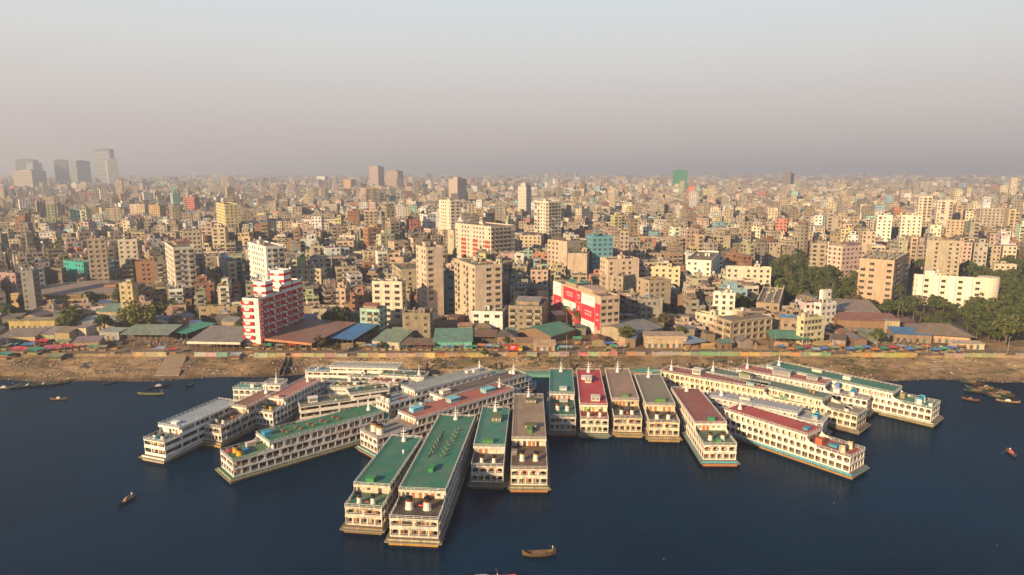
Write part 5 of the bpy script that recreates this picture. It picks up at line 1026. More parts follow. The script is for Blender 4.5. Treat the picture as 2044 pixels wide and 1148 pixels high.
for si, (sx_, sy_, sr) in enumerate(seeds):
    ca, sa = math.cos(sr), math.sin(sr); cw, cd = rc.uniform(12.5, 16.5), rc.uniform(13, 17)
    for i in range(-31, 32):
        for j in range(-31, 32):
            x = sx_ + ca * i * cw - sa * j * cd; y = sy_ + sa * i * cw + ca * j * cd
            if y < (368 if 480 < pix(x, y, GZ)[0] < 1480 else 388) or y > 1050 or abs(x) > .79 * y + 20: continue
            dmin = min(range(len(seeds)), key=lambda k: (seeds[k][0] - x) ** 2 + (seeds[k][1] - y) ** 2)
            if dmin != si or (j % 5 == 0 and (i + j) % 2): continue
            if inpark(x, y): continue
            cand.append((x + rc.uniform(-1.2, 1.2), y + rc.uniform(-1.2, 1.2), cw * rc.uniform(.62, .96), cd * rc.uniform(.6, .95), sr + math.radians(rc.uniform(-3, 3))))
rows = []
for x, y, w_, d_, r_ in cand:
    if clash(x, y, min(w_, d_) * .46): continue
    k = rc.random()
    fl = rc.choice([1, 2, 2, 3, 3, 4]) if y < 420 else rc.choice([3, 3, 4, 4, 5]) if y < 470 else rc.choice([4, 4, 5, 5, 6, 6, 7]) if y < 580 else rc.choice([3, 4, 5, 5, 6, 6, 7, 8])
    if y > 560 and k < .07: fl = rc.randint(8, 11)
    if y > 700 and k < .012: fl = rc.randint(11, 14)
    while fl > 1 and hides(x, y, w_, GZ + fl * 3.6 + 3): fl -= 1
    if fl == 1 and hides(x, y, w_, GZ + 4) is not None and hides(x, y, w_, GZ + 4) < pix(x, y, GZ + 1)[1] - 1: 
        if rc.random() < .5: continue
    rows.append((x, y, w_, d_, r_, fl))
rows.sort(key=lambda q: -(q[2] * (q[5] * 3.6 + 3)) / q[1] ** 2)
lm = LAND(); nA = sum(1 for o in C.objects if o.name.startswith('apartment_building') and o.parent is None); nH = sum(1 for o in C.objects if o.name.startswith('house') and o.parent is None)
FAR = []
for x, y, w_, d_, r_, fl in rows:
    apt = fl >= 4
    if (apt and nA >= 300) or (not apt and nH >= 300): FAR.append((x, y, w_, d_, r_, fl)); continue
    col, cn, _ = rc.choices(PAL, PW)[0]; col = tuple(v * .92 for v in col); fe = {}; fw = []
    k = rc.random()
    if k < .5: fe['stair'] = 1
    if rc.random() < .55: t_ = rc.choice(TANKC); fe['tank'] = t_[0]; fw.append(f'a {t_[1]} water tank')
    if rc.random() < .22: fe['cols'] = 1; fw.append('bare roof columns')
    if rc.random() < .22: fe['garden'] = 1; fw.append('roof plants')
    if rc.random() < .2 and 'cols' not in fe: h_ = rc.choice(SHC); fe['hut'] = h_[0]; fw.append(f'a {h_[1]} roof hut')
    if rc.random() < .12 and y < 620: fe['wash'] = 1; fw.append('washing lines')
    bal = rc.choice(['', 'f', 'l', 'r', 'fr', 'fl', 'flr'])
    desc = f'{cn} {NUMW[fl]} storey {"block" if apt else "house"}' + (' with ' + fw[0] if fw else '')
    lab = unique(desc, where(x, y, lm)) or (unique(desc + (' and ' + fw[1] if len(fw) > 1 else ' and plain walls'), where(x, y, lm)))
    if not lab: FAR.append((x, y, w_, d_, r_, fl)); continue
    T = thing('apartment_building' if apt else 'house', (x, y, GZ), r_, lab, 'building' if apt else 'house', 'city buildings of the old town')
    m = MB(); rnd = random.Random(int(x * 31 + y * 17)); c = varied(col, .12)
    kw = dict(bay=rc.choice([3.2, 3.7, 4.3]), bal=bal, blank=rc.choice(['', '', 'l', 'r', '']), band=rc.random() < .7, skip=rc.choice([.05, .15, .35]), par=rc.choice([.4, .9, 1.1])); gm = rc.choice([.35, .6, .85, 1.]); rw = w_; rx_ = 0
    if fl > 2 and rc.random() < .5:      # two blocks grown together, one lower, set back or forward
        a = rc.uniform(.45, .68); sg = rc.choice([-1, 1]); rw = w_ * a; rx_ = sg * (w_ - rw) / 2; zt = body(m, rx_, 0, rw, d_, 0, fl, 3.6, c, gm, rnd, T, None, **kw)
        f2 = max(1, fl - rc.randint(1, 3)); c2 = varied(rc.choice([c, c, (.36, .31, .25), (.30, .17, .11)]), .12); w2 = w_ - rw; d2 = d_ * rc.uniform(.6, .97); body(m, -sg * (w_ - w2) / 2, rc.uniform(-.5, .5) * (d_ - d2), w2 - .06, d2, 0, f2, 3.6, c2, gm, rnd, T, None, **{**kw, 'blank': 'r' if sg > 0 else 'l'})
    else: zt = body(m, 0, 0, w_, d_, 0, fl, 3.6, c, gm, rnd, T, None, **kw)
    if fl > 2 and rc.random() < .4:      # a further storey on part of the roof
        body(m, rx_ + rc.uniform(-.18, .18) * rw, d_ * .18, rw * .55, d_ * .5, zt + .12, 1, 2.9, c, .5, rnd, T, None, band=False)
    m.build('wall', T); crown_roof(T, rw, d_, zt, fe, rnd, c, rx_)
    if apt: nA += 1
    else: nH += 1
    reserve(x, y, w_, d_, r_, GZ + zt, keep=.05)
# beyond: thousands more, one mass; blocks with window grids, roof sheds and stair towers
rng_ = np.random.default_rng(9)
fx = []
def farfield():
    B = [(x, y, w_, d_, r_, fl * 3.6) for x, y, w_, d_, r_, fl in FAR]
    def scatter(y0, y1, cell, big):
        y = y0
        while y < y1:
            n = int(2 * .82 * y / cell)
            for i in range(n):
                x = -.82 * y + (i + rng_.random()) * cell; yy = y + rng_.uniform(-.35, .35) * cell
                q = vnoise(x * .006 + 50, yy * .006 + 9)
                if rng_.random() > .93 or q < .13: continue
                rot = math.radians(18 + 60 * (vnoise(x * .003, yy * .003) - .5)) if x < 200 else math.radians(-12 + 50 * (vnoise(x * .003, yy * .003) - .5))
                fl = rng_.choice([2, 3, 3, 4, 4, 5, 5, 6]) + (rng_.integers(2, 7) if rng_.random() < .07 else 0) + (rng_.integers(4, 12) if rng_.random() < .008 else 0)
                B.append((x, yy, cell * rng_.uniform(.55, 1.05), cell * rng_.uniform(.55, 1.0), rot, fl * 3.6 * big))
            y += cell * 1.02
    scatter(1052, 2200, 18, .95); scatter(2200, 4200, 24, .95); scatter(4200, 11500, 50, 1.0)
    B = [b_ for b_ in B if not (b_[1] > 900 and clash(b_[0], b_[1], b_[2] * .3))] if False else B
    n = len(B); A = np.array([b_[:6] for b_ in B], np.float64)
    pc = np.array([p[0] for p in PAL]); pw = np.array(PW) / sum(PW)
    base = pc[rng_.choice(len(PAL), n, p=pw)] * rng_.uniform(.68, 1.15, (n, 1)); grime = rng_.uniform(.2, .8, n)
    def boxes(x, y, w_, d_, r_, z0, z1, col, gr, roof):
        k = len(x); c_, s_ = np.cos(r_), np.sin(r_); V = np.zeros((k, 8, 3)); sg = [(-1, -1), (1, -1), (1, 1), (-1, 1)]
        for i, (a, b_) in enumerate(sg):
            lx, ly = a * w_ / 2, b_ * d_ / 2; X, Y = x + lx * c_ - ly * s_, y + lx * s_ + ly * c_
            V[:, i, 0] = X; V[:, i, 1] = Y; V[:, i, 2] = z0; V[:, 4 + i, 0] = X; V[:, 4 + i, 1] = Y; V[:, 4 + i, 2] = z1
        Fq = np.array([(0, 1, 5, 4), (1, 2, 6, 5), (3, 0, 4, 7), (4, 5, 6, 7)])
        Fa = (np.arange(k)[:, None, None] * 8 + Fq[None]); hh = z1 - z0
        uvw = np.zeros((k, 4, 4, 2))
        for j, L in enumerate((w_, d_, d_)):
            nb = np.maximum(1, np.round(L / 3.6)) * 3.6
            uvw[:, j, 1, 0] = nb; uvw[:, j, 2, 0] = nb; uvw[:, j, 2, 1] = hh; uvw[:, j, 3, 1] = hh
        uvw[:, 3] = 0.05
        off = (np.arange(k) * 3.6 * 7)[:, None, None]; uvw[:, :3, :, 0] += off
        Cc = np.zeros((k, 4, 4)); Cc[:, :3, :3] = col[:, None, :]; Cc[:, 3, :3] = roof; Cc[:, :, 3] = gr[:, None]
        return V.reshape(-1, 3), Fa.reshape(-1, 4), uvw.reshape(-1, 2), Cc.reshape(-1, 4)
    x, y, w_, d_, r_, hh = A.T; roof = np.array([.24, .2, .155]) * rng_.uniform(.6, 1.5, (n, 1))
    sets = [boxes(x, y, w_, d_, r_, np.full(n, GZ - .5), GZ + hh, base, grime, roof)]
    s = (rng_.random(n) < .55) & (y < 4200); k = s.sum()
    sets.append(boxes(x[s] + rng_.uniform(-.2, .2, k) * w_[s], y[s] + rng_.uniform(-.2, .2, k) * d_[s], w_[s] * rng_.uniform(.25, .6, k), d_[s] * rng_.uniform(.25, .6, k), r_[s], GZ + hh[s] - .2, GZ + hh[s] + rng_.uniform(2.2, 4, k), base[s] * rng_.uniform(.75, 1.1, (k, 1)), grime[s], roof[s]))
    s = (rng_.random(n) < .3) & (y < 2200); k = s.sum()
    sets.append(boxes(x[s] + rng_.uniform(-.3, .3, k) * w_[s], y[s] - rng_.uniform(0, .3, k) * d_[s], np.full(k, 1.7), np.full(k, 1.7), r_[s], GZ + hh[s] - .2, GZ + hh[s] + 1.9, np.array([(.03, .03, .035), (.1, .2, .4), (.5, .5, .5)])[rng_.choice(3, k)], grime[s] * 0, roof[s]))
    V, F, UV, CC = [], [], [], []; o = 0
    for a, b_, c_, d2 in sets: V.append(a); F.append(b_ + o); UV.append(c_); CC.append(d2); o += len(a)
    V = np.concatenate(V); F = np.concatenate(F); UV = np.concatenate(UV); CC = np.concatenate(CC)
    me = bpy.data.meshes.new('distant_city'); me.vertices.add(len(V)); me.vertices.foreach_set('co', V.astype(np.float32).ravel())
    me.loops.add(F.size); me.loops.foreach_set('vertex_index', F.astype(np.int32).ravel()); me.polygons.add(len(F)); me.polygons.foreach_set('loop_start', np.arange(0, F.size, 4, dtype=np.int32))
    me.update(calc_edges=True); u = me.uv_layers.new(name='uv'); u.data.foreach_set('uv', UV.astype(np.float32).ravel())
    a = me.attributes.new('col', 'FLOAT_COLOR', 'FACE'); a.data.foreach_set('color', CC.astype(np.float32).ravel()); me.materials.append(MAT['far_wall']); me.polygons.foreach_set('use_smooth', np.zeros(len(F), bool)); me.validate()
    ob = bpy.data.objects.new('distant_city', me); C.objects.link(ob); tag(ob, kind='stuff')
farfield()
# ------------------------------------------------------------------ trees
def tree_mesh(seed, n, rx, rz, base, leaf=.42, nclump=26):
    rnd = np.random.default_rng(seed); cl = []
    for _ in range(nclump):
        a = rnd.uniform(0, 6.283); b_ = math.acos(rnd.uniform(-.5, 1)); k = rnd.uniform(.45, .95)
        cl.append((rx * k * math.cos(a) * math.sin(b_), rx * k * math.sin(a) * math.sin(b_), rz * k * math.cos(b_) , rnd.uniform(.22, .42) * rx, rnd.uniform(.7, 1.4)))
    m = MB()
    for i in range(n):
        c = cl[int(rnd.integers(nclump))]; d_ = rnd.normal(size=3); d_ /= np.linalg.norm(d_); k = rnd.uniform(.55, 1.05) * c[3]
        p = Vector((c[0] + d_[0] * k, c[1] + d_[1] * k, c[2] + d_[2] * k * .75))
        nrm = Vector(d_) + Vector(rnd.normal(size=3) * .7); nrm.normalize(); u = nrm.orthogonal().normalized(); u = Matrix.Rotation(rnd.uniform(0, 6.28), 3, nrm) @ u; v = nrm.cross(u)
        s = leaf * rnd.uniform(.7, 1.4); g = c[4] * rnd.uniform(.8, 1.25)
        m.add([tuple(p - u * s), tuple(p - v * s * .6), tuple(p + u * s), tuple(p + v * s * .6)], [(0, 1, 2, 3)], (base[0] * g, base[1] * g, base[2] * g, 0), 'foliage')
    return m, cl
def proto(name, seed, n, rx, rz, th, base, label, **kw):
    T = thing(name, (0, 0, -500), 0, label, 'tree', 'trees of the riverside town'); m, cl = tree_mesh(seed, n, rx, rz, base, **kw); m.build('crown', T, (0, 0, th + rz * .55))
    m = MB(); bk = (.13, .09, .06, .4); m.tube((0, 0, -.3), (.15, 0, th * .6), .38, .27, bk, 7, 'wood')
    for c in cl[:6]: m.tube((.15, 0, th * .58), (c[0] * .7, c[1] * .7, th + rz * .55 + c[2] * .6), .2, .06, bk, 5, 'wood')
    m.build('trunk', T); return T
def palm_proto(seed, hgt, label):
    rnd = random.Random(seed); T = thing('palm_tree', (0, 0, -500), 0, label, 'tree', 'palms of the riverside town'); m = MB(); p = Vector((0, 0, -.3)); bend = rnd.uniform(-.9, .9)
    for k in range(6):
        q = Vector((bend * ((k + 1) / 6) ** 2, .3 * math.sin(k), hgt * (k + 1) / 6)); m.tube(p, q, .3 - .025 * k, .28 - .025 * k, (.20, .15, .10, .5), 7, 'wood'); p = q
    m.build('trunk', T); m = MB()
    for i in range(20):
        a = i * 2.4 + rnd.uniform(-.2, .2); up = rnd.uniform(-.35, 1.0); L = rnd.uniform(3.4, 4.6); pts = []
        for k in range(7):
            t_ = k / 6; rr = L * (t_ * .92 if up < .3 else t_ * .85); z = L * (up * t_ - (1.0 + .35 * up) * t_ * t_ * .8); pts.append(p + Vector((math.cos(a) * rr, math.sin(a) * rr, z + .2)))
        sd_ = Vector((-math.sin(a), math.cos(a), 0)); g = rnd.uniform(.7, 1.35); col = (.075 * g, .085 * g, .022 * g, 0)
        for k in range(6):
            for sgn in (-1, 1):
                for h_ in (0, .5):
                    b0 = pts[k].lerp(pts[k + 1], h_); b1 = pts[k].lerp(pts[k + 1], h_ + .3); wd = .95 * math.sin(math.pi * min(1, (k + h_ + .7) / 6.6)) + .1
                    tip = b0.lerp(b1, .9) + sd_ * (sgn * wd) + Vector((math.cos(a) * .35, math.sin(a) * .35, -.45 * wd)); m.add([tuple(b0), tuple(b1), tuple(tip)], [(0, 1, 2)], col, 'foliage')
    m.build('crown', T); return T
G1 = (.056, .070, .019); G2 = (.085, .094, .026); G3 = (.125, .125, .028); G4 = (.095, .075, .03)
TP = {'dark': proto('broadleaf_tree', 1, 2300, 4.6, 3.6, 4.2, G1, 'x'), 'mid': proto('broadleaf_tree', 2, 2200, 4.4, 4.0, 4.5, G2, 'x'), 'light': proto('broadleaf_tree', 3, 3000, 5.2, 4.4, 2.6, G3, 'x', nclump=34, leaf=.36), 'brown': proto('broadleaf_tree', 4, 1700, 4.2, 4.0, 4.0, G4, 'x'), 'round': proto('broadleaf_tree', 6, 2600, 4.4, 3.2, 3.0, G1, 'x', nclump=40)}
PP = [palm_proto(11, 9.5, 'x'), palm_proto(12, 11.5, 'x'), palm_proto(13, 7.5, 'x')]
lm = LAND(); TN = {'dark': 'dark green spreading tree', 'mid': 'mid green bushy tree', 'light': 'light olive green tree', 'brown': 'thin brownish tree', 'round': 'dense round dark tree'}
first = {}; ntree = [0]
def plant(kind, x, y, s, label=None, z=GZ, rot=None):
    P = TP[kind] if kind in TP else PP[kind]
    label = label or unique(TN[kind] if kind in TN else ['slim tall palm', 'tall leaning palm', 'short full palm'][kind], where(x, y, lm))
    if not label: label = ('dark foliage in the dense grove beside the institute' if kind not in (0, 1, 2) else 'palm among the dense grove beside the institute'); grp = 'trees of the dense grove'
    else: grp = 'trees of the riverside town'
    if kind in first: T = dup(P)
    else: T = P; first[kind] = 1
    T.location = (x, y, z); T.scale = (s, s, s * U(.9, 1.1)); T.rotation_euler = (0, 0, U(0, 6.28) if rot is None else rot); T['label'] = label; T['group'] = grp; ntree[0] += 1
    return T
def plantpx(kind, px_, py_, s, label=None, z=GZ):
    x, y = at(px_, py_, z); return plant(kind, x, y, s, label, z)
plantpx('light', 277, 664, 2.0, 'big light olive tree rounded like a dome above the market sheds')
plantpx(1, 1131, 655, 1.0, 'tall palm standing in front of the red and white banners')
for px_, py_, k, s in [(1012, 690, 'mid', .5), (478, 676, 'mid', .8), (470, 650, 2, 1.), (432, 618, 'dark', .9), (458, 616, 'dark', 1.0), (405, 620, 'mid', .9), (345, 630, 0, .9), (1305, 640, 'mid', 1.25), (1322, 655, 'brown', .9), (1283, 640, 'dark', .9), (1250, 690, 'mid', .95), (1358, 675, 'mid', .7), (1385, 580, 'round', 1.35), (1398, 578, 'dark', 1.1), (1442, 572, 'round', .9), (1486, 580, 0, 1.1), (1750, 690, 'mid', .8), (160, 600, 2, 1.2), (180, 612, 'dark', 1), (20, 640, 'dark', 1.0), (40, 655, 'mid', .7), (300, 600, 'dark', 1.2), (322, 606, 'dark', 1.1), (825, 615, 2, 1.1), (690, 590, 0, 1.0), (560, 655, 'mid', .6), (968, 715, 'mid', .45), (640, 700, 'brown', .7), (672, 706, 'brown', .55), (760, 700, 'brown', .5)]:
    plantpx(k, px_, py_, s)
rt = random.Random(99)
for a, b_, c_, d_, n, kinds in [(1484, 1640, 545, 612, 46, ['dark', 'dark', 'mid', 'round', 0]), (1560, 1720, 522, 600, 44, ['dark', 'dark', 'round', 'mid', 1]), (1560, 1600, 560, 620, 4, ['brown', 'brown', 'mid']), (0, 720, 596, 668, 26, ['dark', 'mid', 0, 2, 'round', 'light']), (1020, 1480, 575, 680, 16, ['mid', 'dark', 'brown', 2]), (1630, 1830, 584, 634, 34, [0, 1, 2, 'mid', 'dark']), (1780, 1950, 612, 684, 44, [0, 1, 2, 'dark', 'dark', 'mid', 'round']), (1930, 2080, 610, 695, 38, ['dark', 'dark', 'dark', 'round', 'mid']), (1985, 2080, 540, 620, 22, ['dark', 'mid', 'round', 0]), (1800, 2080, 528, 566, 24, ['dark', 'round', 'mid']), (1855, 1900, 520, 540, 3, ['round']), (1900, 2080, 500, 530, 10, ['dark', 'mid'])]:
    for _ in range(n):
        x, y = at(rt.uniform(a, b_), rt.uniform(c_, d_), GZ)
        if clash(x, y, 1.2): continue
        plant(rt.choice(kinds), x, y, rt.uniform(.6, .95) if a == 1780 else rt.uniform(.9, 1.5))
k = 0
while k < 66:       # single trees in courts and lanes of the city
    y = rt.uniform(350, 760) if rt.random() < .8 else rt.uniform(760, 1050); x = rt.uniform(-.76, .76) * y
    if clash(x, y, 1.6): k += .05; continue
    plant(rt.choice(['dark', 'mid', 'mid', 'round', 'brown', 0, 2]), x, y, rt.uniform(.7, 1.3)); k += 1
# far trees between the roofs: a mass
def farwood():
    g = np.random.default_rng(3); V = []; F = []; CC = []
    for _ in range(1300):
        y = 800 + 3000 * g.random() ** 1.6; x = g.uniform(-.78, .78) * y; s = g.uniform(3, 7); h_ = g.uniform(5, 14); n = 34
        c = np.array([x, y, GZ + h_]); P = c + g.normal(size=(n, 3)) * np.array([s, s, s * .55]) * .55
        for p in P:
            u = g.normal(size=3); u /= np.linalg.norm(u); v = np.cross(u, g.normal(size=3)); v /= np.linalg.norm(v); q = g.uniform(.8, 1.7); o = len(V)
            V += [p - u * q, p - v * q * .7, p + u * q, p + v * q * .7]; F.append((o, o + 1, o + 2, o + 3)); k = g.uniform(.6, 1.3); CC.append((.05 * k, .065 * k, .022 * k, 0))
    m = MB(); m.v = [tuple(p) for p in V]; m.f = F; m.c = CC; m.m = ['foliage'] * len(F); tag(m.build('distant_trees'), kind='stuff')
farwood()
# ------------------------------------------------------------------ embankment: walls, ramps, drains, jetty
PLACED_LM = LAND()
def seg(a, b_, z0, z1, th, col, m, mat='paint'):
    d_ = Vector((b_[0] - a[0], b_[1] - a[1], 0)); n = Vector((d_.y, -d_.x, 0)).normalized() * th
    p = [(a[0], a[1]), (b_[0], b_[1]), (b_[0] - n.x, b_[1] - n.y), (a[0] - n.x, a[1] - n.y)]
    v = [(*q, z0) for q in p] + [(*q, z1) for q in p]; m.add(v, [(0, 1, 5, 4), (1, 2, 6, 5), (2, 3, 7, 6), (3, 0, 4, 7), (4, 5, 6, 7)], col, mat)
def flood_wall(p0, p1, label, cols, hgt=1.5, deep=2.2, script=None):
    a0 = at(p0, 712, 4.4)[0]; a1 = at(p1, 712, 4.4)[0]; T = thing('flood_wall', ((a0 + a1) / 2, wall_y((a0 + a1) / 2), GZ), 0, label, 'wall', 'flood walls along the embankment'); T['kind'] = 'thing'
    n = max(1, round((a1 - a0) / 5)); m = MB(); ox, oy = T.location.x, T.location.y; pm = MB()
    for i in range(n):
        xa, xb = a0 + (a1 - a0) * i / n, a0 + (a1 - a0) * (i + 1) / n; A, B = (xa - ox, wall_y(xa) - oy), (xb - ox, wall_y(xb) - oy); c = R.choice(cols); c = tuple(v * U(.5, .88) for v in c)
        if R.random() < .09: continue
        seg(A, B, -deep, hgt - U(0, .4), .35, (*varied(c, .1), U(.3, .8)), m); pm.box(A[0] - .25, A[0] + .25, A[1] - .12, A[1] + .4, -deep, hgt + .12, (*varied(c, .1), .6))
        if script and R.random() < script: scribble(pm, A[0] + .8, B[0] - .6, hgt - 1.1, .7, A[1] - .02 - .03, R.choice([(.5, .08, .06, .2), (.1, .2, .3, .2), (.08, .25, .12, .2)]), R)
    m.build('wall_panel', T); pm.build('pier', T)
PEA = [(.62, .44, .30), (.60, .42, .24), (.56, .38, .28), (.62, .50, .36)]; YEL = [(.64, .42, .13), (.60, .40, .16), (.62, .46, .26)]; PGR = [(.62, .60, .45), (.30, .44, .26), (.60, .56, .42), (.42, .48, .3)]
for a, b_, l, cols in [(262, 330, 'pale curved flood wall below the crowded market', [(.62, .5, .4), (.55, .42, .36)]), (388, 476, 'pale flood wall with light green panels below the grey shed', PGR), (478, 571, 'stained cream flood wall below the rust red shed', [(.6, .5, .36), (.5, .5, .34)]), (583, 694, 'pinkish flood wall below the blue sheeted shed', PEA), (716, 868, 'peach flood wall below the bare unfinished block', PEA), (869, 955, 'orange painted flood wall with worn lettering', YEL), (956, 1072, 'golden yellow flood wall beside the parked truck', YEL), (1097, 1196, 'flood wall painted with red slogans beside the minibus', [(.62, .40, .34), (.62, .48, .38)]), (1197, 1290, 'tan flood wall below the banner covered block', PEA), (1304, 1400, 'pale green and white flood wall below the tan shop row', PGR), (1401, 1478, 'white and green flood wall below the arcaded block', PGR), (1480, 1600, 'ochre flood wall beside the timber yards', YEL), (1601, 1700, 'dull grey green flood wall beyond the timber yards', PGR), (1701, 1830, 'dull yellow flood wall below the workshops', YEL), (1885, 1960, 'low grey flood wall below the pavilion', [(.5, .42, .3)]), (1962, 2070, 'sandy flood wall at the far end by the moored boats', [(.52, .42, .28)])]:
    flood_wall(a, b_, l, cols, script=.6 if 'letter' in l or 'slogan' in l or 'truck' in l else .12)
def ramp(name, q, label, col, steps=0, th=.5):
    """a paved slope given by its four picture corners: top left, top right, bottom right, bottom left"""
    zs = (5.1, 5.1, 1.3, 1.3); P = [Vector((*at(x, y, z), z)) for (x, y), z in zip(q, zs)]
    for k in (0, 1): P[k].z = max(P[k].z, GZ + .1)
    m = MB(); n = steps or 1
    for i in range(n):
        a0, a1 = P[0].lerp(P[3], i / n), P[1].lerp(P[2], i / n); b0, b1 = P[0].lerp(P[3], (i + 1) / n), P[1].lerp(P[2], (i + 1) / n)
        if steps: b0.z = a0.z; b1.z = a1.z
        v = [a0, a1, b1, b0]; w_ = [p - Vector((0, 0, 1.6)) for p in v]; m.add([tuple(p) for p in v + w_], [(3, 2, 1, 0), (0, 4, 7, 3), (3, 7, 6, 2), (2, 6, 5, 1)], col)
    return tag(m.build(name), label, 'ramp' if not steps else 'steps')
ramp('concrete_ramp', [(335, 706), (374, 706), (357, 749), (308, 749)], 'paved landing ramp of bare tan concrete with a kerb, below the pale curved wall', (.34, .25, .16, .7))
ramp('concrete_ramp', [(166, 700), (247, 700), (226, 728), (150, 730)], 'wide smooth earth coloured landing slope below the market stalls', (.29, .205, .125, .8))
ramp('river_steps', [(1832, 700), (1860, 700), (1888, 742), (1860, 744)], 'worn stone steps running down to the water beyond the workshops', (.40, .31, .21, .8), 9)
for px_, l in ((577, 'dark open drain cut through the bank below the red banded block'), (1296, 'dark drain outlet in the bank below the tan shop row')):
    a = at(px_, 708, 4.6); b_ = at(px_ - 16 if px_ < 600 else px_, 748 if px_ < 600 else 730, .6); T = thing('drain', (a[0], a[1], 0), 0, l, 'drain'); m = MB(); dx, dy = b_[0] - a[0], b_[1] - a[1]
    for s in (-1.1, 1.1): m.add([(s, 1, 5.3), (s, 1, 2), (s + dx, dy, .2), (s + dx, dy, 1.9), (s + .25, 1, 5.3), (s + .25, 1, 2), (s + .25 + dx, dy, .2), (s + .25 + dx, dy, 1.9)], [(0, 1, 2, 3), (7, 6, 5, 4), (0, 3, 7, 4), (3, 2, 6, 7)], (.2, .16, .12, .9))
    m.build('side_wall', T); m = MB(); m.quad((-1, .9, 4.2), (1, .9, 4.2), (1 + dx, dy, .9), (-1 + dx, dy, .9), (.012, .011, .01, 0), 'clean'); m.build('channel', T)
T = thing('pontoon', (*at(1030, 746, 1), 0), 0, 'long sea green landing pontoon between the moored launches and the bank', 'pontoon', None); m = MB()
m.box(-17, 20, -2.5, 2.5, -.6, 1.3, (.13, .34, .27, .5), bottom=True); m.build('deck', T); m = MB(); rail(m, [(-17, 2.4), (20, 2.4)], 1.3, 1.0, (.2, .4, .32, .4)); m.build('railing', T)
T = thing('pontoon', (*at(1280, 741, 1), 0), 0, 'short turquoise pontoon beside the maroon roofed launch', 'pontoon'); m = MB(); m.box(-6, 8, -2, 2, -.6, 1.5, (.06, .36, .28, .4), bottom=True); m.build('deck', T); m = MB(); rail(m, [(-6, 1.9), (8, 1.9)], 1.5, .9, (.2, .4, .32, .4)); m.build('railing', T)
for px_ in (990, 1001, 853, 1402, 1376, 1140):
    x, y = at(px_, 742, .5); m = MB(); m.cyl(0, 0, -1, 4.2, .55, .55, (.03, .026, .022, .3), 10); m.cyl(0, 0, 4.2, 4.6, .7, .6, (.035, .03, .026, .3), 10)
    tag(m.build('mooring_pile', None, (x, y, 0)), 'black steel mooring pile standing at the foot of the bank', 'mooring pile', 'mooring piles at the foot of the bank')
# loose stuff on the bank
rb = random.Random(4); m = MB()
for _ in range(2600):
    px_ = rb.uniform(-20, 2064); x = (px_ - 1022) / FPX * 318; s = shore(x); k = rb.random(); y = s + 1 + (wall_y(x) - s - 2) * k
    if vnoise(x * .06 + 3, y * .12) < rb.uniform(.42, .8): continue
    z = ground_z(x, y); q = rb.uniform(.1, .3); c = rb.choice([(.6, .57, .52), (.55, .5, .42), (.42, .33, .24), (.2, .15, .1), (.12, .2, .3), (.45, .12, .1), (.6, .56, .5)]); a = rb.uniform(0, 3)
    m.tf = Matrix.Translation((x, y, z)) @ Matrix.Rotation(a, 4, 'Z') @ Matrix.Rotation(rb.uniform(-.4, .4), 4, 'X'); m.box(-q, q, -q * .6, q * .6, -.05, rb.uniform(.08, .3), (*c, .2))
for _ in range(46):      # tipped rubbish, in drifts below the wall
    px_ = rb.uniform(0, 2044); x0 = (px_ - 1022) / FPX * 325; k0 = rb.uniform(.3, .95)
    for _ in range(34):
        x = x0 + rb.gauss(0, 2.2); y = shore(x) + (wall_y(x) - shore(x)) * k0 + rb.gauss(0, 1.3); q = rb.uniform(.1, .38)
        if y > wall_y(x) - .6: continue
        m.tf = Matrix.Translation((x, y, ground_z(x, y))) @ Matrix.Rotation(rb.uniform(0, 3), 4, 'Z') @ Matrix.Rotation(rb.uniform(-.5, .5), 4, 'X'); m.box(-q, q, -q * .7, q * .7, -.05, rb.uniform(.1, .45), (*rb.choice([(.5, .47, .42), (.3, .22, .15), (.09, .07, .05), (.14, .11, .08), (.2, .16, .11), (.08, .13, .22), (.35, .1, .08)]), .3))
m.tf = None; tag(m.build('litter'), kind='stuff')
m = MB()
for _ in range(700):
    px_ = rb.choice([rb.uniform(860, 1010), rb.uniform(900, 1240), rb.uniform(1420, 1800), rb.uniform(0, 2044)]); x = (px_ - 1022) / FPX * 325; s = shore(x); y = s + (wall_y(x) - s) * rb.uniform(.35, 1.0)
    if vnoise(x * .08 + 30, y * .1) < .42: continue
    leafy(m, x, y, ground_z(x, y) + .25, rb.uniform(.6, 2.2), rb.uniform(.5, 1.4), .4, 18, .3, rb, rb.choice([(.07, .08, .025), (.05, .07, .02), (.11, .09, .04)]))
tag(m.build('weeds'), kind='stuff')
m = MB()
for _ in range(900):
    px_ = rb.uniform(-20, 2064); x = (px_ - 1022) / FPX * 315; s = shore(x); y = s + rb.expovariate(.25) - .5
    if y > wall_y(x) - 2: continue
    z = ground_z(x, y); q = rb.uniform(.15, .6); v = [(q * rb.uniform(.6, 1.2) * math.cos(a), q * rb.uniform(.6, 1.2) * math.sin(a), 0) for a in (0, 1.25, 2.5, 3.8, 5)]; o = (x, y, z); c = varied((.19, .15, .11), .35)
    m.add([(p[0] + x, p[1] + y, z - .1) for p in v] + [(p[0] * .5 + x, p[1] * .5 + y, z + q * .7) for p in v], [(i, (i + 1) % 5, 5 + (i + 1) % 5, 5 + i) for i in range(5)] + [(5, 6, 7, 8, 9)], (*c, .3))
tag(m.build('rubble'), kind='stuff')
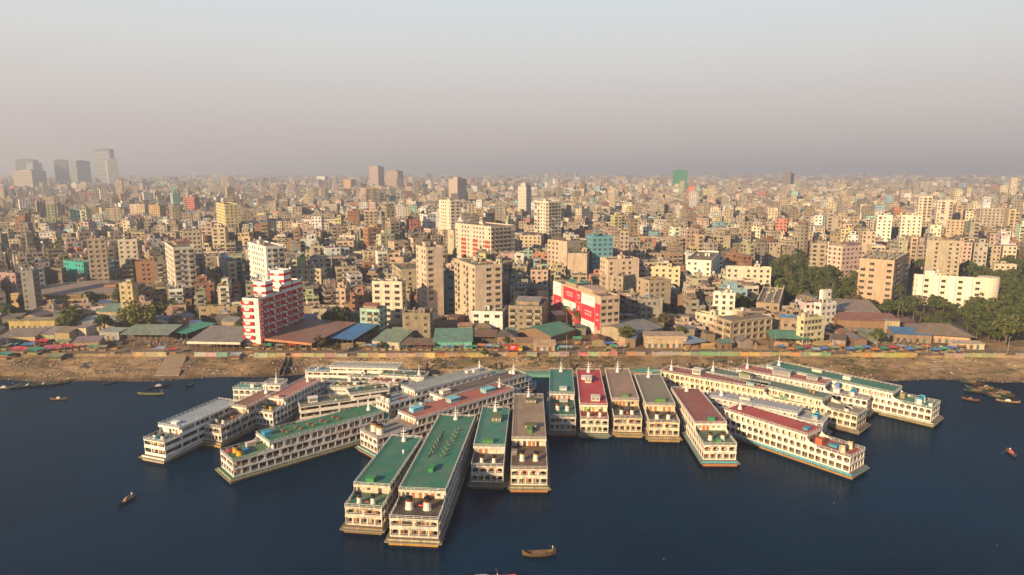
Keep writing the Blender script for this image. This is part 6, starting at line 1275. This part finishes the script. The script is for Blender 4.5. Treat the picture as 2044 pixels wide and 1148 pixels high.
# ------------------------------------------------------------------ people
def person_mesh(pose, shirt, low, bare=False):
    J = {'pelvis': (0, 0, .92, .135), 'waist': (0, 0, 1.08, .12), 'chest': (0, .0, 1.30, .145), 'neck': (0, 0, 1.47, .06), 'head': (0, .02, 1.60, .095), 'crown': (0, .01, 1.70, .075)}
    E = [('pelvis', 'waist'), ('waist', 'chest'), ('chest', 'neck'), ('neck', 'head'), ('head', 'crown')]
    st = {'stand': (.0, .0, .1, .1), 'walk': (.22, -.2, -.2, .22), 'sit': (0, 0, .4, .4)}[pose]
    for sgn, nm, stp, arm in ((-1, 'l', st[0], st[2]), (1, 'r', st[1], st[3])):
        if pose == 'sit': J[nm + 'knee'] = (sgn * .14, .42, .90, .085); J[nm + 'ankle'] = (sgn * .14, .45, .5, .055); J[nm + 'toe'] = (sgn * .15, .6, .46, .045)
        else: J[nm + 'knee'] = (sgn * .11, stp * .6 + .03, .5, .075); J[nm + 'ankle'] = (sgn * .11, stp - .03, .09, .05); J[nm + 'toe'] = (sgn * .12, stp + .13, .05, .045)
        J[nm + 'hip'] = (sgn * .1, 0, .86, .11); J[nm + 'sh'] = (sgn * .19, 0, 1.40, .07); J[nm + 'elbow'] = (sgn * .25, arm * .5, 1.14, .048); J[nm + 'hand'] = (sgn * .24, arm + .1, .92 if pose != 'sit' else 1.05, .04)
        E += [('pelvis', nm + 'hip'), (nm + 'hip', nm + 'knee'), (nm + 'knee', nm + 'ankle'), (nm + 'ankle', nm + 'toe'), ('chest', nm + 'sh'), (nm + 'sh', nm + 'elbow'), (nm + 'elbow', nm + 'hand')]
    ks = list(J); ix = {k: i for i, k in enumerate(ks)}; me = bpy.data.meshes.new('person'); me.from_pydata([J[k][:3] for k in ks], [(ix[a], ix[b_]) for a, b_ in E], [])
    o = bpy.data.objects.new('person', me); C.objects.link(o); sk = o.modifiers.new('skin', 'SKIN'); sv = me.skin_vertices[0].data
    for i, k in enumerate(ks): sv[i].radius = (J[k][3], J[k][3] * (.75 if k in ('chest', 'waist', 'pelvis') else 1)); sv[i].use_root = k == 'pelvis'
    o.modifiers.new('sub', 'SUBSURF').levels = 1
    dg = bpy.context.evaluated_depsgraph_get(); n = bpy.data.meshes.new_from_object(o.evaluated_get(dg)); bpy.data.objects.remove(o); bpy.data.meshes.remove(me)
    dz = -.46 if pose == 'sit' else 0; skin = (.22, .12, .07, 0); cc = []
    for p in n.polygons:
        x, y, z = p.center; c = low
        if z > 1.64 or (z > 1.55 and y < -.03): c = (.012, .01, .01, 0)
        elif z > 1.46: c = skin
        elif abs(x) > .2 and z < 1.2 and pose != 'sit' and z > .8: c = skin
        elif z > 1.0: c = skin if bare else shirt
        elif z < (.1 if pose != 'sit' else .5): c = skin
        cc.append((*c[:3], 0))
    a = n.attributes.new('col', 'FLOAT_COLOR', 'FACE'); a.data.foreach_set('color', np.array(cc, np.float32).ravel()); n.materials.clear(); n.materials.append(MAT['clean'])
    n.polygons.foreach_set('use_smooth', [True] * len(n.polygons))
    if dz: n.transform(Matrix.Translation((0, 0, dz)))
    n.name = 'person'; return n
CL = [((.6, .58, .54), (.12, .14, .2), 'white shirt'), ((.5, .06, .06), (.08, .08, .1), 'red shirt'), ((.06, .14, .35), (.3, .27, .22), 'blue shirt'), ((.6, .42, .08), (.1, .09, .09), 'yellow shirt'), ((.07, .25, .14), (.14, .12, .1), 'green shirt'), ((.05, .05, .06), (.2, .2, .24), 'dark shirt'), ((.4, .36, .32), (.16, .2, .3), 'grey shirt'), ((.5, .2, .3), (.5, .2, .3), 'pink dress')]
PM = {(p, i): person_mesh(p, CL[i][0], CL[i][1], bare=(i == 6 and p == 'sit')) for p in ('stand', 'walk') for i in range(8)}
PM.update({('sit', i): person_mesh('sit', CL[i][0], CL[i][1]) for i in (0, 1, 6)})
def person(x, y, z, label, pose=None, i=None, group=None, rot=None):
    pose = pose or R.choice(['stand', 'walk']); i = R.randrange(8) if i is None else i
    o = bpy.data.objects.new('person', PM[(pose, i)]); C.objects.link(o); o.location = (x, y, z); o.rotation_euler = (0, 0, U(0, 6.28) if rot is None else rot); s = U(1.08, 1.2); o.scale = (s, s, s)
    return tag(o, label.replace('#', CL[i][2]), 'person', group)
np_ = 0; tries = 0
for (a, b_, c_, d_, n, l) in [(198, 372, 672, 692, 96, 'person in a # in the dense crowd before the grey green shed'), (0, 200, 682, 704, 36, 'person in a # among the market stalls'), (375, 620, 688, 698, 28, 'person in a # on the street below the rust red shed'), (740, 1000, 687, 699, 40, 'person in a # before the stalls of the middle waterfront'), (1040, 1240, 684, 700, 26, 'person in a # on the dusty ground below the banners'), (1560, 1960, 684, 704, 58, 'person in a # on the street before the workshops')]:
    k = 0; tries = 0
    while k < n and tries < n * 12:
        tries += 1; x, y = at(R.uniform(a, b_), R.uniform(c_, d_), GZ)
        if clash(x, y, .4) or y < wall_y(x) + 1: continue
        person(x, y, GZ + .03, l, group='people: ' + l.split('# ')[1]); k += 1
for px_, py_ in [(60, 722), (62, 735), (72, 738), (45, 736), (120, 728), (185, 712), (187, 714), (202, 713), (265, 716), (148, 722), (150, 733), (108, 728), (25, 758), (640, 722), (30, 722), (92, 720), (1950, 728), (1760, 730), (1900, 735), (1890, 748)]:
    x, y = at(px_, py_, 2.0); z = ground_z(x, y); l = unique(f'person walking on the bare bank', where(x, y, PLACED_LM)) or 'person walking on the muddy bank below the market'
    person(x, y, z, l, group='people on the bank')
# ------------------------------------------------------------------ boats
def boat(px_, py_, L, head, label, col=(.09, .06, .035), beam=None, rower=None, cover=None, load=None, hgt=.55, group='wooden boats on the river', rc_=0, decked=True):
    x, y = at(px_, py_, .2); T = thing('rowing_boat', (x, y, 0), math.radians(head), label, 'boat', group); bm_ = beam or L * .17; m = MB(); ns = 10; rings = []
    for i in range(ns + 1):
        t_ = i / ns * 2 - 1; xx = t_ * L / 2; hw = bm_ / 2 * max(.04, (1 - abs(t_) ** 2.4)) ; zt = hgt + .75 * hgt * 1.6 * abs(t_) ** 3
        rings.append([(xx, -hw, zt), (xx * .98, -hw * .75, .1 + .3 * hgt * abs(t_) ** 3), (xx * .96, 0, -.25 + .9 * hgt * abs(t_) ** 3), (xx * .98, hw * .75, .1 + .3 * hgt * abs(t_) ** 3), (xx, hw, zt), (xx, hw - min(.09, hw * .5), zt), (xx * .98, 0, max(.12, zt - .42)), (xx, -hw + min(.09, hw * .5), zt)])
    v = [p for r_ in rings for p in r_]; fs = []
    for i in range(ns):
        for k in range(8): fs.append((i * 8 + k, i * 8 + (k + 1) % 8, (i + 1) * 8 + (k + 1) % 8, (i + 1) * 8 + k))
    m.add(v, [f[::-1] for f in fs], (*col, .5), 'wood'); m.build('hull', T)
    for sx in (-.22, .12, .34):
        b2 = MB(); b2.box(-.14, .14, -bm_ * .4, bm_ * .4, 0, .06, (*[k * 1.5 for k in col], .3), 'wood', bottom=True); b2.build('seat', T, (sx * L, 0, hgt - .05))
    if decked:
        b2 = MB(); b2.box(-L * .2, L * .2, -bm_ * .41, bm_ * .41, hgt - .12, hgt - .04, (*[k * 1.8 for k in col], .4), 'wood'); b2.build('deck', T)
    if cover is not None:
        b2 = MB(); n = 6; l_ = L * .22; A = [(-l_, bm_ * .44 * math.cos(math.pi * i / n), hgt + .95 * math.sin(math.pi * i / n)) for i in range(n + 1)]; B = [(l_, p[1], p[2]) for p in A]
        b2.add(A + B, [(i, i + 1, n + 2 + i, n + 1 + i) for i in range(n)], (*cover, .5), 'wood'); b2.build('hood', T)
    if load is not None:
        b2 = MB(); b2.box(-L * .12, L * .1, -bm_ * .3, bm_ * .3, hgt, hgt + .5, (*load, .1), 'clean'); b2.box(-L * .05, L * .06, -bm_ * .2, bm_ * .2, hgt + .5, hgt + .8, (*[k * .9 for k in load], .1), 'clean'); b2.build('load', T)
    if rower is not None:
        p = Vector((rower * L, 0)); c_, s_ = math.cos(T.rotation_euler.z), math.sin(T.rotation_euler.z); zz = max(.12, hgt + .75 * hgt * 1.6 * abs(rower * 2) ** 3 - .42)
        person(x + p.x * c_, y + p.x * s_, zz, f'rower in a # in the {" ".join(label.split(",")[0].split()[:9])}', 'stand', rc_, 'boatmen on the river', T.rotation_euler.z - math.pi / 2 * (1 if rower > 0 else -1))
        o = MB(); o.tube((rower * L, bm_ * .3, hgt + .7), (rower * L - .4, bm_ * 1.9, -.1), .04, .03, (.3, .2, .1), 5, 'wood'); o.build('oar', T)
    return T
boat(1076, 1107, 8.6, 4, 'large weathered brown boat crossing the open water, planked over', (.13, .075, .032), 2.4, .40, hgt=.8, rc_=0)
boat(964, 1161, 15.5, 2, 'long red rimmed cargo boat cut by the lower frame', (.42, .05, .045), 3.2, .22, hgt=.9, rc_=0, load=(.5, .42, .4))
boat(253, 1000, 6.2, 72, 'small boat with passengers seated in open water, city side', (.13, .09, .06), 1.4, .30, load=(.3, .2, .14), rc_=0)
boat(117, 797, 6.6, 6, 'brown boat with a pale bundle drifting off the market bank', (.16, .11, .05), 1.3, load=(.5, .46, .4))
boat(301, 787, 11.5, -2, 'long olive green boat with its boatman at the end', (.15, .15, .045), 1.7, .42, rc_=0)
boat(317, 772, 10.5, 32, 'black boat loaded with white bundles near the bank', (.035, .028, .022), 1.9, None, load=(.62, .6, .56))
boat(219, 765, 5.6, 38, 'dark empty boat nosing the mud bank', (.05, .04, .03), 1.2)
boat(379, 769, 4.6, 70, 'short dark boat beside the landing ramp', (.06, .05, .03), 1.4)
boat(132, 763, 6, 80, 'green boat with a standing boatman by the market bank', (.14, .13, .05), 1.4, .2, rc_=0)
boat(8, 775, 9, 12, 'pale grey boat at the extreme city end of the bank', (.22, .19, .13), 1.6, load=(.5, .5, .48))
sm = [((.14, .12, .05), 'olive'), ((.07, .16, .14), 'teal'), ((.16, .10, .05), 'brown'), ((.05, .04, .03), 'black'), ((.2, .17, .12), 'tan')]
for k in range(9):
    c, n = sm[k % 5]; boat(36 + k * 10.5, 772 - k * .8, U(5.5, 7), 62 + U(-14, 14), f'{n} boat {["at the outer end of", "in", "in the crowded middle of", "at the ramp end of"][0 if k < 1 else 3 if k > 7 else 1 + k % 2]} the row beached below the market, {["hooded", "open", "laden", "empty", "hooded", "laden", "open", "tilted", "lone"][k]}', c, 1.25, cover=(.3, .22, .12) if k in (0, 4) else None, load=R.choice([(.5, .48, .44), (.2, .3, .35)]) if k in (2, 5) else None)
boat(2018, 905, 6.5, 82, 'small boat with a red seated passenger in open water, right of the launches', (.1, .06, .045), 1.5, .12, load=(.5, .12, .1), rc_=0)
boat(1937, 798, 6.2, -35, 'reddish brown boat just off the cluster', (.14, .06, .045), 1.4, load=(.2, .1, .08))
boat(2012, 802, 8.5, -24, 'tan boat with a white bundle at its end, off the cluster', (.22, .16, .09), 1.5, load=(.6, .56, .5))
for k in range(26):
    c, n = sm[(k * 3 + 1) % 5]; i, j = k % 10, k // 10
    boat(1932 + i * 8.4 + j * 7 + U(-4, 4), 764 + i * 2.4 + j * 8 + U(-2, 2), U(6, 8), -34 + U(-22, 22), f'{n} boat with a {["bundle", "hood", "plank deck", "bare hull"][k % 4]} in the tight cluster off the far bank', tuple(v * .3 for v in varied(c, .2)), 1.4, cover=(.13, .09, .05) if k % 4 == 1 else None, load=R.choice([(.5, .47, .4), (.2, .15, .1), (.2, .08, .06)]) if k % 4 == 0 else None, group='boats clustered off the far bank')
# a few white specks of foam and floating rubbish
m = MB()
for _ in range(4):
    x, y = at(rb.uniform(0, 2044), rb.uniform(900, 1148), 0); q = rb.uniform(.08, .3); m.tf = Matrix.Translation((x, y, .012)) @ Matrix.Rotation(rb.uniform(0, 3), 4, 'Z'); m.box(-q, q, -q * .5, q * .5, -.03, .04, (.55, .55, .52, .1), 'clean')
m.tf = None; tag(m.build('debris'), kind='stuff')
# ------------------------------------------------------------------ stalls, vehicles, heaps on the street
STC = [((.50, .05, .06), 'red'), ((.55, .10, .16), 'pink'), ((.05, .27, .16), 'green'), ((.24, .28, .15), 'olive'), ((.06, .2, .45), 'blue'), ((.5, .2, .05), 'orange'), ((.30, .32, .38), 'grey'), ((.28, .14, .36), 'purple'), ((.06, .36, .3), 'turquoise')]
def stall(x, y, z, w_, d_, r_, c, cn, goods):
    l = unique(f'{cn} canvas market stall', where(x, y, PLACED_LM)); g = 'canvas market stalls on the street'
    if not l: l = f'{cn} canvas market stall in the crowded middle of the street'; g = f'{cn} stalls in the street crowd'
    T = thing('market_stall', (x, y, z), r_, l, 'stall', g); a, b_ = w_ / 2, d_ / 2; m = MB(); h0, h1 = U(2.1, 2.4), U(2.5, 2.9)
    for sx in (-1, 1):
        for yy, hh in ((-b_, h0), (b_, h1)): pm = MB(); pm.box(-.05, .05, -.05, .05, 0, hh, (.25, .17, .1)); pm.build('post', T, (sx * a, yy, 0))
    n = 4; v = []
    for j in range(n + 1):
        for i in range(n + 1): u, t_ = i / n * 2 - 1, j / n * 2 - 1; v.append((u * (a + .3), t_ * (b_ + .3), h0 + (h1 - h0) * (t_ + 1) / 2 - .3 * (1 - u * u) * (1 - t_ * t_) + U(-.06, .06)))
    m.add(v, [(j * (n + 1) + i, j * (n + 1) + i + 1, (j + 1) * (n + 1) + i + 1, (j + 1) * (n + 1) + i) for j in range(n) for i in range(n)], (*varied(c, .15), .25)); m.build('awning', T)
    m = MB(); m.box(-a * .85, a * .85, -b_ * .7, b_ * .2, 0, .8, (.28, .2, .12, .6), top=(*goods, .2)); m.build('counter', T)
GOODS = [(.5, .3, .06), (.4, .08, .06), (.12, .3, .08), (.5, .46, .38), (.2, .16, .12)]
plan = [(56, 690, 4, 5), (68, 682, 0, 6), (86, 683, 0, 5), (34, 698, 1, 5), (44, 699, 0, 4), (70, 700, 2, 7), (98, 696, 1, 5), (110, 697, 1, 5), (122, 695, 1, 5), (136, 694, 0, 5), (150, 693, 1, 5), (164, 692, 7, 4), (110, 706, 3, 7), (172, 684, 5, 3), (184, 682, 0, 3), (150, 687, 5, 3), (186, 694, 2, 4), (204, 695, 3, 4), (226, 700, 5, 3), (8, 704, 2, 6), (10, 692, 3, 5), (24, 690, 8, 4), (128, 684, 3, 6), (470, 706, 6, 5), (495, 704, 5, 3), (345, 700, 0, 4), (320, 698, 6, 4)]
plan += [(735 + 15 * k, 692 + (k % 3), [6, 4, 2, 6, 3, 4, 6, 1, 0, 2, 6, 4, 0, 6, 2, 5, 6, 3][k % 18], 3.2) for k in range(18)] + [(510 + 24 * k, 692, [5, 2, 6, 0, 4][k % 5], 3.4) for k in range(6)] + [(1040, 686, 4, 4), (1152, 678, 2, 4), (1216, 688, 4, 4), (1225, 694, 2, 3)] + [(1560 + 17 * k, 694 + (k * 5) % 7, [4, 5, 2, 0, 6, 4, 3, 5, 4, 8][k % 10], 3.3) for k in range(22)]
for px_, py_, ci, w_ in plan:
    x, y = at(px_, py_, GZ + 1.5)
    if y < wall_y(x) - 8: continue
    stall(x, y, max(ground_z(x, y), GZ - 1.5) if y < wall_y(x) else GZ, w_, w_ * .75, math.radians(U(-14, 14)), *STC[ci], R.choice(GOODS))
def vehicle_wheels(T, pts, r):
    for x, y in pts:
        m = MB(); m.tf = Matrix.Rotation(math.pi / 2, 4, 'X'); m.cyl(0, 0, -.14, .14, r, r, (.015, .015, .015, 0), 14, 'clean', capcol=(.12, .12, .12, 0)); m.tf = None; m.build('wheel', T, (x, y, r))
def truck():
    x, y = at(1024, 702, GZ); T = thing('box_truck', (x, y, GZ + .02), math.radians(-3), 'box truck with a red and dark panelled body and yellow cab parked behind the wall', 'truck'); m = MB()
    m.box(-4.8, 2.6, -1.2, 1.2, 1.0, 3.4, (.50, .03, .03, .15)); m.box(-4.6, -2.0, -1.24, -1.2, 1.2, 3.3, (.06, .05, .045, .1)); 
    for k in range(3): m.quad((-4.1, -1.26, 2.7 - k * .5), (-2.6, -1.26, 2.7 - k * .5), (-2.6, -1.26, 2.9 - k * .5), (-4.1, -1.26, 2.9 - k * .5), (.5, .42, .15, 0), 'clean'); m.quad((-.9, -1.24, 2.8 - k * .5), (1.2 - k * .4, -1.24, 2.8 - k * .5), (1.2 - k * .4, -1.24, 3.0 - k * .5), (-.9, -1.24, 3.0 - k * .5), (.7, .6, .58, 0), 'clean')
    m.build('cargo_box', T); m = MB(); m.box(-4.8, 4.6, -.9, .9, .6, 1.0, (.03, .03, .03, .3)); m.build('chassis', T)
    m = MB(); m.box(2.75, 4.7, -1.15, 1.15, .8, 2.0, (.6, .36, .03, .2)); m.box(2.85, 4.45, -1.1, 1.1, 2.0, 2.9, (.6, .38, .04, .2)); m.build('cab', T)
    m = MB(); m.quad((3.1, -1.13, 2.1), (4.2, -1.13, 2.1), (4.2, -1.13, 2.7), (3.1, -1.13, 2.7), (.02, .02, .02), 'glass'); m.build('side_window', T); vehicle_wheels(T, [(sx, sy) for sx in (-3.6, -2.5, 3.7) for sy in (-1.05, 1.05)], .5)
def bus():
    x, y = at(1092, 700, GZ); T = thing('minibus', (x, y, GZ + .02), math.radians(182), 'white minibus with a dark window band parked in front of the tan hut', 'minibus'); m = MB()
    m.box(-2.8, 2.3, -1, 1, .5, 1.5, (.36, .38, .55, .2), top=(.7, .7, .68, .1)); m.box(-2.7, 2.1, -.97, .97, 1.5, 2.6, (.74, .72, .68, .1)); m.box(2.3, 2.9, -.95, .95, .5, 1.4, (.72, .7, .66, .1)); m.build('body', T)
    m = MB(); m.quad((2.0, 1.0, 1.6), (-2.4, 1.0, 1.6), (-2.4, 1.0, 2.25), (2.0, 1.0, 2.25), (.02, .02, .02), 'glass'); m.quad((-2.4, -1.0, 1.6), (2.0, -1.0, 1.6), (2.0, -1.0, 2.25), (-2.4, -1.0, 2.25), (.02, .02, .02), 'glass'); m.build('window_band', T); vehicle_wheels(T, [(sx, sy) for sx in (-1.8, 1.7) for sy in (-.9, .9)], .38)
def tanker():
    x, y = at(1126, 699, GZ); T = thing('tanker_truck', (x, y, GZ + .02), math.radians(178), 'grey teal tanker truck with a turquoise cab beside the minibus', 'truck'); m = MB(); m.tf = Matrix.Translation((0, 0, 1.8)) @ Matrix.Rotation(math.pi / 2, 4, 'Y'); m.cyl(0, 0, -4.2, 2.4, .85, .85, (.16, .24, .26, .5), 14, capcol=(.16, .24, .26, .5)); m.tf = None; m.build('tank', T)
    m = MB(); m.box(-4.2, 4.4, -.8, .8, .6, .95, (.03, .03, .03, .3)); m.build('chassis', T); m = MB(); m.box(2.6, 4.5, -1.05, 1.05, .7, 2.4, (.04, .32, .36, .2)); m.build('cab', T); m = MB(); m.quad((2.9, 1.07, 1.6), (4.2, 1.07, 1.6), (4.2, 1.07, 2.2), (2.9, 1.07, 2.2), (.02, .02, .02), 'glass'); m.build('side_window', T); vehicle_wheels(T, [(sx, sy) for sx in (-3.3, -2.2, 3.5) for sy in (-.95, .95)], .5)
truck(); bus(); tanker()
def cart(x, y, r_, c, cn):
    l = unique(f'hand cart loaded with {cn}', where(x, y, PLACED_LM)) or f'hand cart loaded with {cn} among others on the waterfront street'
    T = thing('hand_cart', (x, y, GZ + .03), r_, l, 'cart', 'hand carts on the waterfront street'); m = MB(); m.box(-1.1, 1.1, -.55, .55, .65, .75, (.22, .14, .07, .5), 'wood', bottom=True); m.tube((1.1, -.4, .7), (2.0, -.3, .8), .04, .04, (.2, .13, .07), 5, 'wood'); m.tube((1.1, .4, .7), (2.0, .3, .8), .04, .04, (.2, .13, .07), 5, 'wood'); m.build('bed', T)
    vehicle_wheels(T, [(-.1, -.62), (-.1, .62)], .4); m = MB(); m.box(-.9, .8, -.5, .5, .75, 1.1, (*c, .3)); m.box(-.6, .5, -.4, .4, 1.1, 1.45, (*[k * 1.1 for k in c], .3)); m.build('load', T)
CG = [((.45, .36, .24), 'sacks'), ((.12, .3, .1), 'greens'), ((.5, .2, .06), 'oranges'), ((.06, .16, .36), 'blue drums'), ((.3, .2, .1), 'crates'), ((.5, .48, .44), 'white bundles')]
for k in range(34):
    a, b_, c_, d_ = R.choice([(200, 480, 690, 698), (500, 700, 693, 699), (1050, 1250, 682, 700), (1150, 1250, 690, 702), (1540, 1950, 694, 705)]); x, y = at(R.uniform(a, b_), R.uniform(c_, d_), GZ)
    if not clash(x, y, 1) and y > wall_y(x) + 1.2: cart(x, y, U(0, 6.28), *R.choice(CG))
for px_, py_, w_, h_, c in [(1380, 696, 9, 2.4, (.36, .22, .1)), (1412, 694, 8, 2.8, (.40, .24, .11)), (1430, 690, 7, 2.2, (.38, .2, .1)), (1495, 692, 9, 2.6, (.34, .21, .1)), (1520, 696, 8, 1.8, (.3, .19, .1)), (1560, 690, 8, 2.4, (.36, .23, .11)), (1640, 688, 10, 2.6, (.38, .24, .12)), (1668, 690, 8, 2.4, (.40, .25, .12)), (1692, 688, 7, 2.2, (.36, .23, .12)), (1235, 690, 8, 2.6, (.42, .3, .22)), (1195, 684, 7, 1.6, (.3, .22, .15)), (690, 694, 9, 3.0, (.26, .2, .11)), (655, 696, 6, 2.2, (.24, .19, .11)), (720, 690, 6, 2.4, (.28, .21, .11))]:
    x, y = at(px_, py_, GZ); m = MB()
    for _ in range(46):
        a = U(-.5, .5); m.tube((-w_ / 2 * U(.5, 1), a * 4 + U(-.3, .3), max(.1, (h_ - abs(a) * 4) * R.random())), (w_ / 2 * U(.5, 1), a * 4 + U(-.6, .6), max(.1, (h_ - abs(a) * 4) * R.random())), .12, .1, (*varied(c, .3), .3), 5, 'wood')
    m.add([(-w_ * .45, -2, 0), (w_ * .45, -2, 0), (w_ * .45, 2, 0), (-w_ * .45, 2, 0), (-w_ * .4, 0, h_ * .8), (w_ * .4, 0, h_ * .8)], [(0, 1, 5, 4), (2, 3, 4, 5), (1, 2, 5), (3, 0, 4)], (*varied(c, .2), .5), 'wood')
    tag(m.build('bamboo_heap', None, (x, y, GZ), U(-.5, .5)), unique('heap of stacked bamboo poles', where(x, y, PLACED_LM)) or 'heap of bamboo poles in the timber yards', 'bamboo heap', 'bamboo heaps of the timber yards')
for px_ in (20, 340, 445, 560, 640, 826, 905, 1020, 1130, 1242, 1366, 1545, 1655, 1745, 1835, 1990):
    x, y = at(px_, 698, GZ); y = wall_y(x) + U(3, 10)
    if clash(x, y, .4): continue
    T = thing('utility_pole', (x, y, GZ), U(0, 3), unique('thin grey utility pole', where(x, y, PLACED_LM)) or 'thin grey utility pole on the street', 'utility pole', 'utility poles along the street'); m = MB(); m.tube((0, 0, 0), (0, 0, 8.5), .14, .1, (.3, .27, .23), 6); m.build('pole', T); m = MB(); m.box(-.9, .9, -.06, .06, 7.7, 7.85, (.2, .17, .14), bottom=True); m.build('crossarm', T)
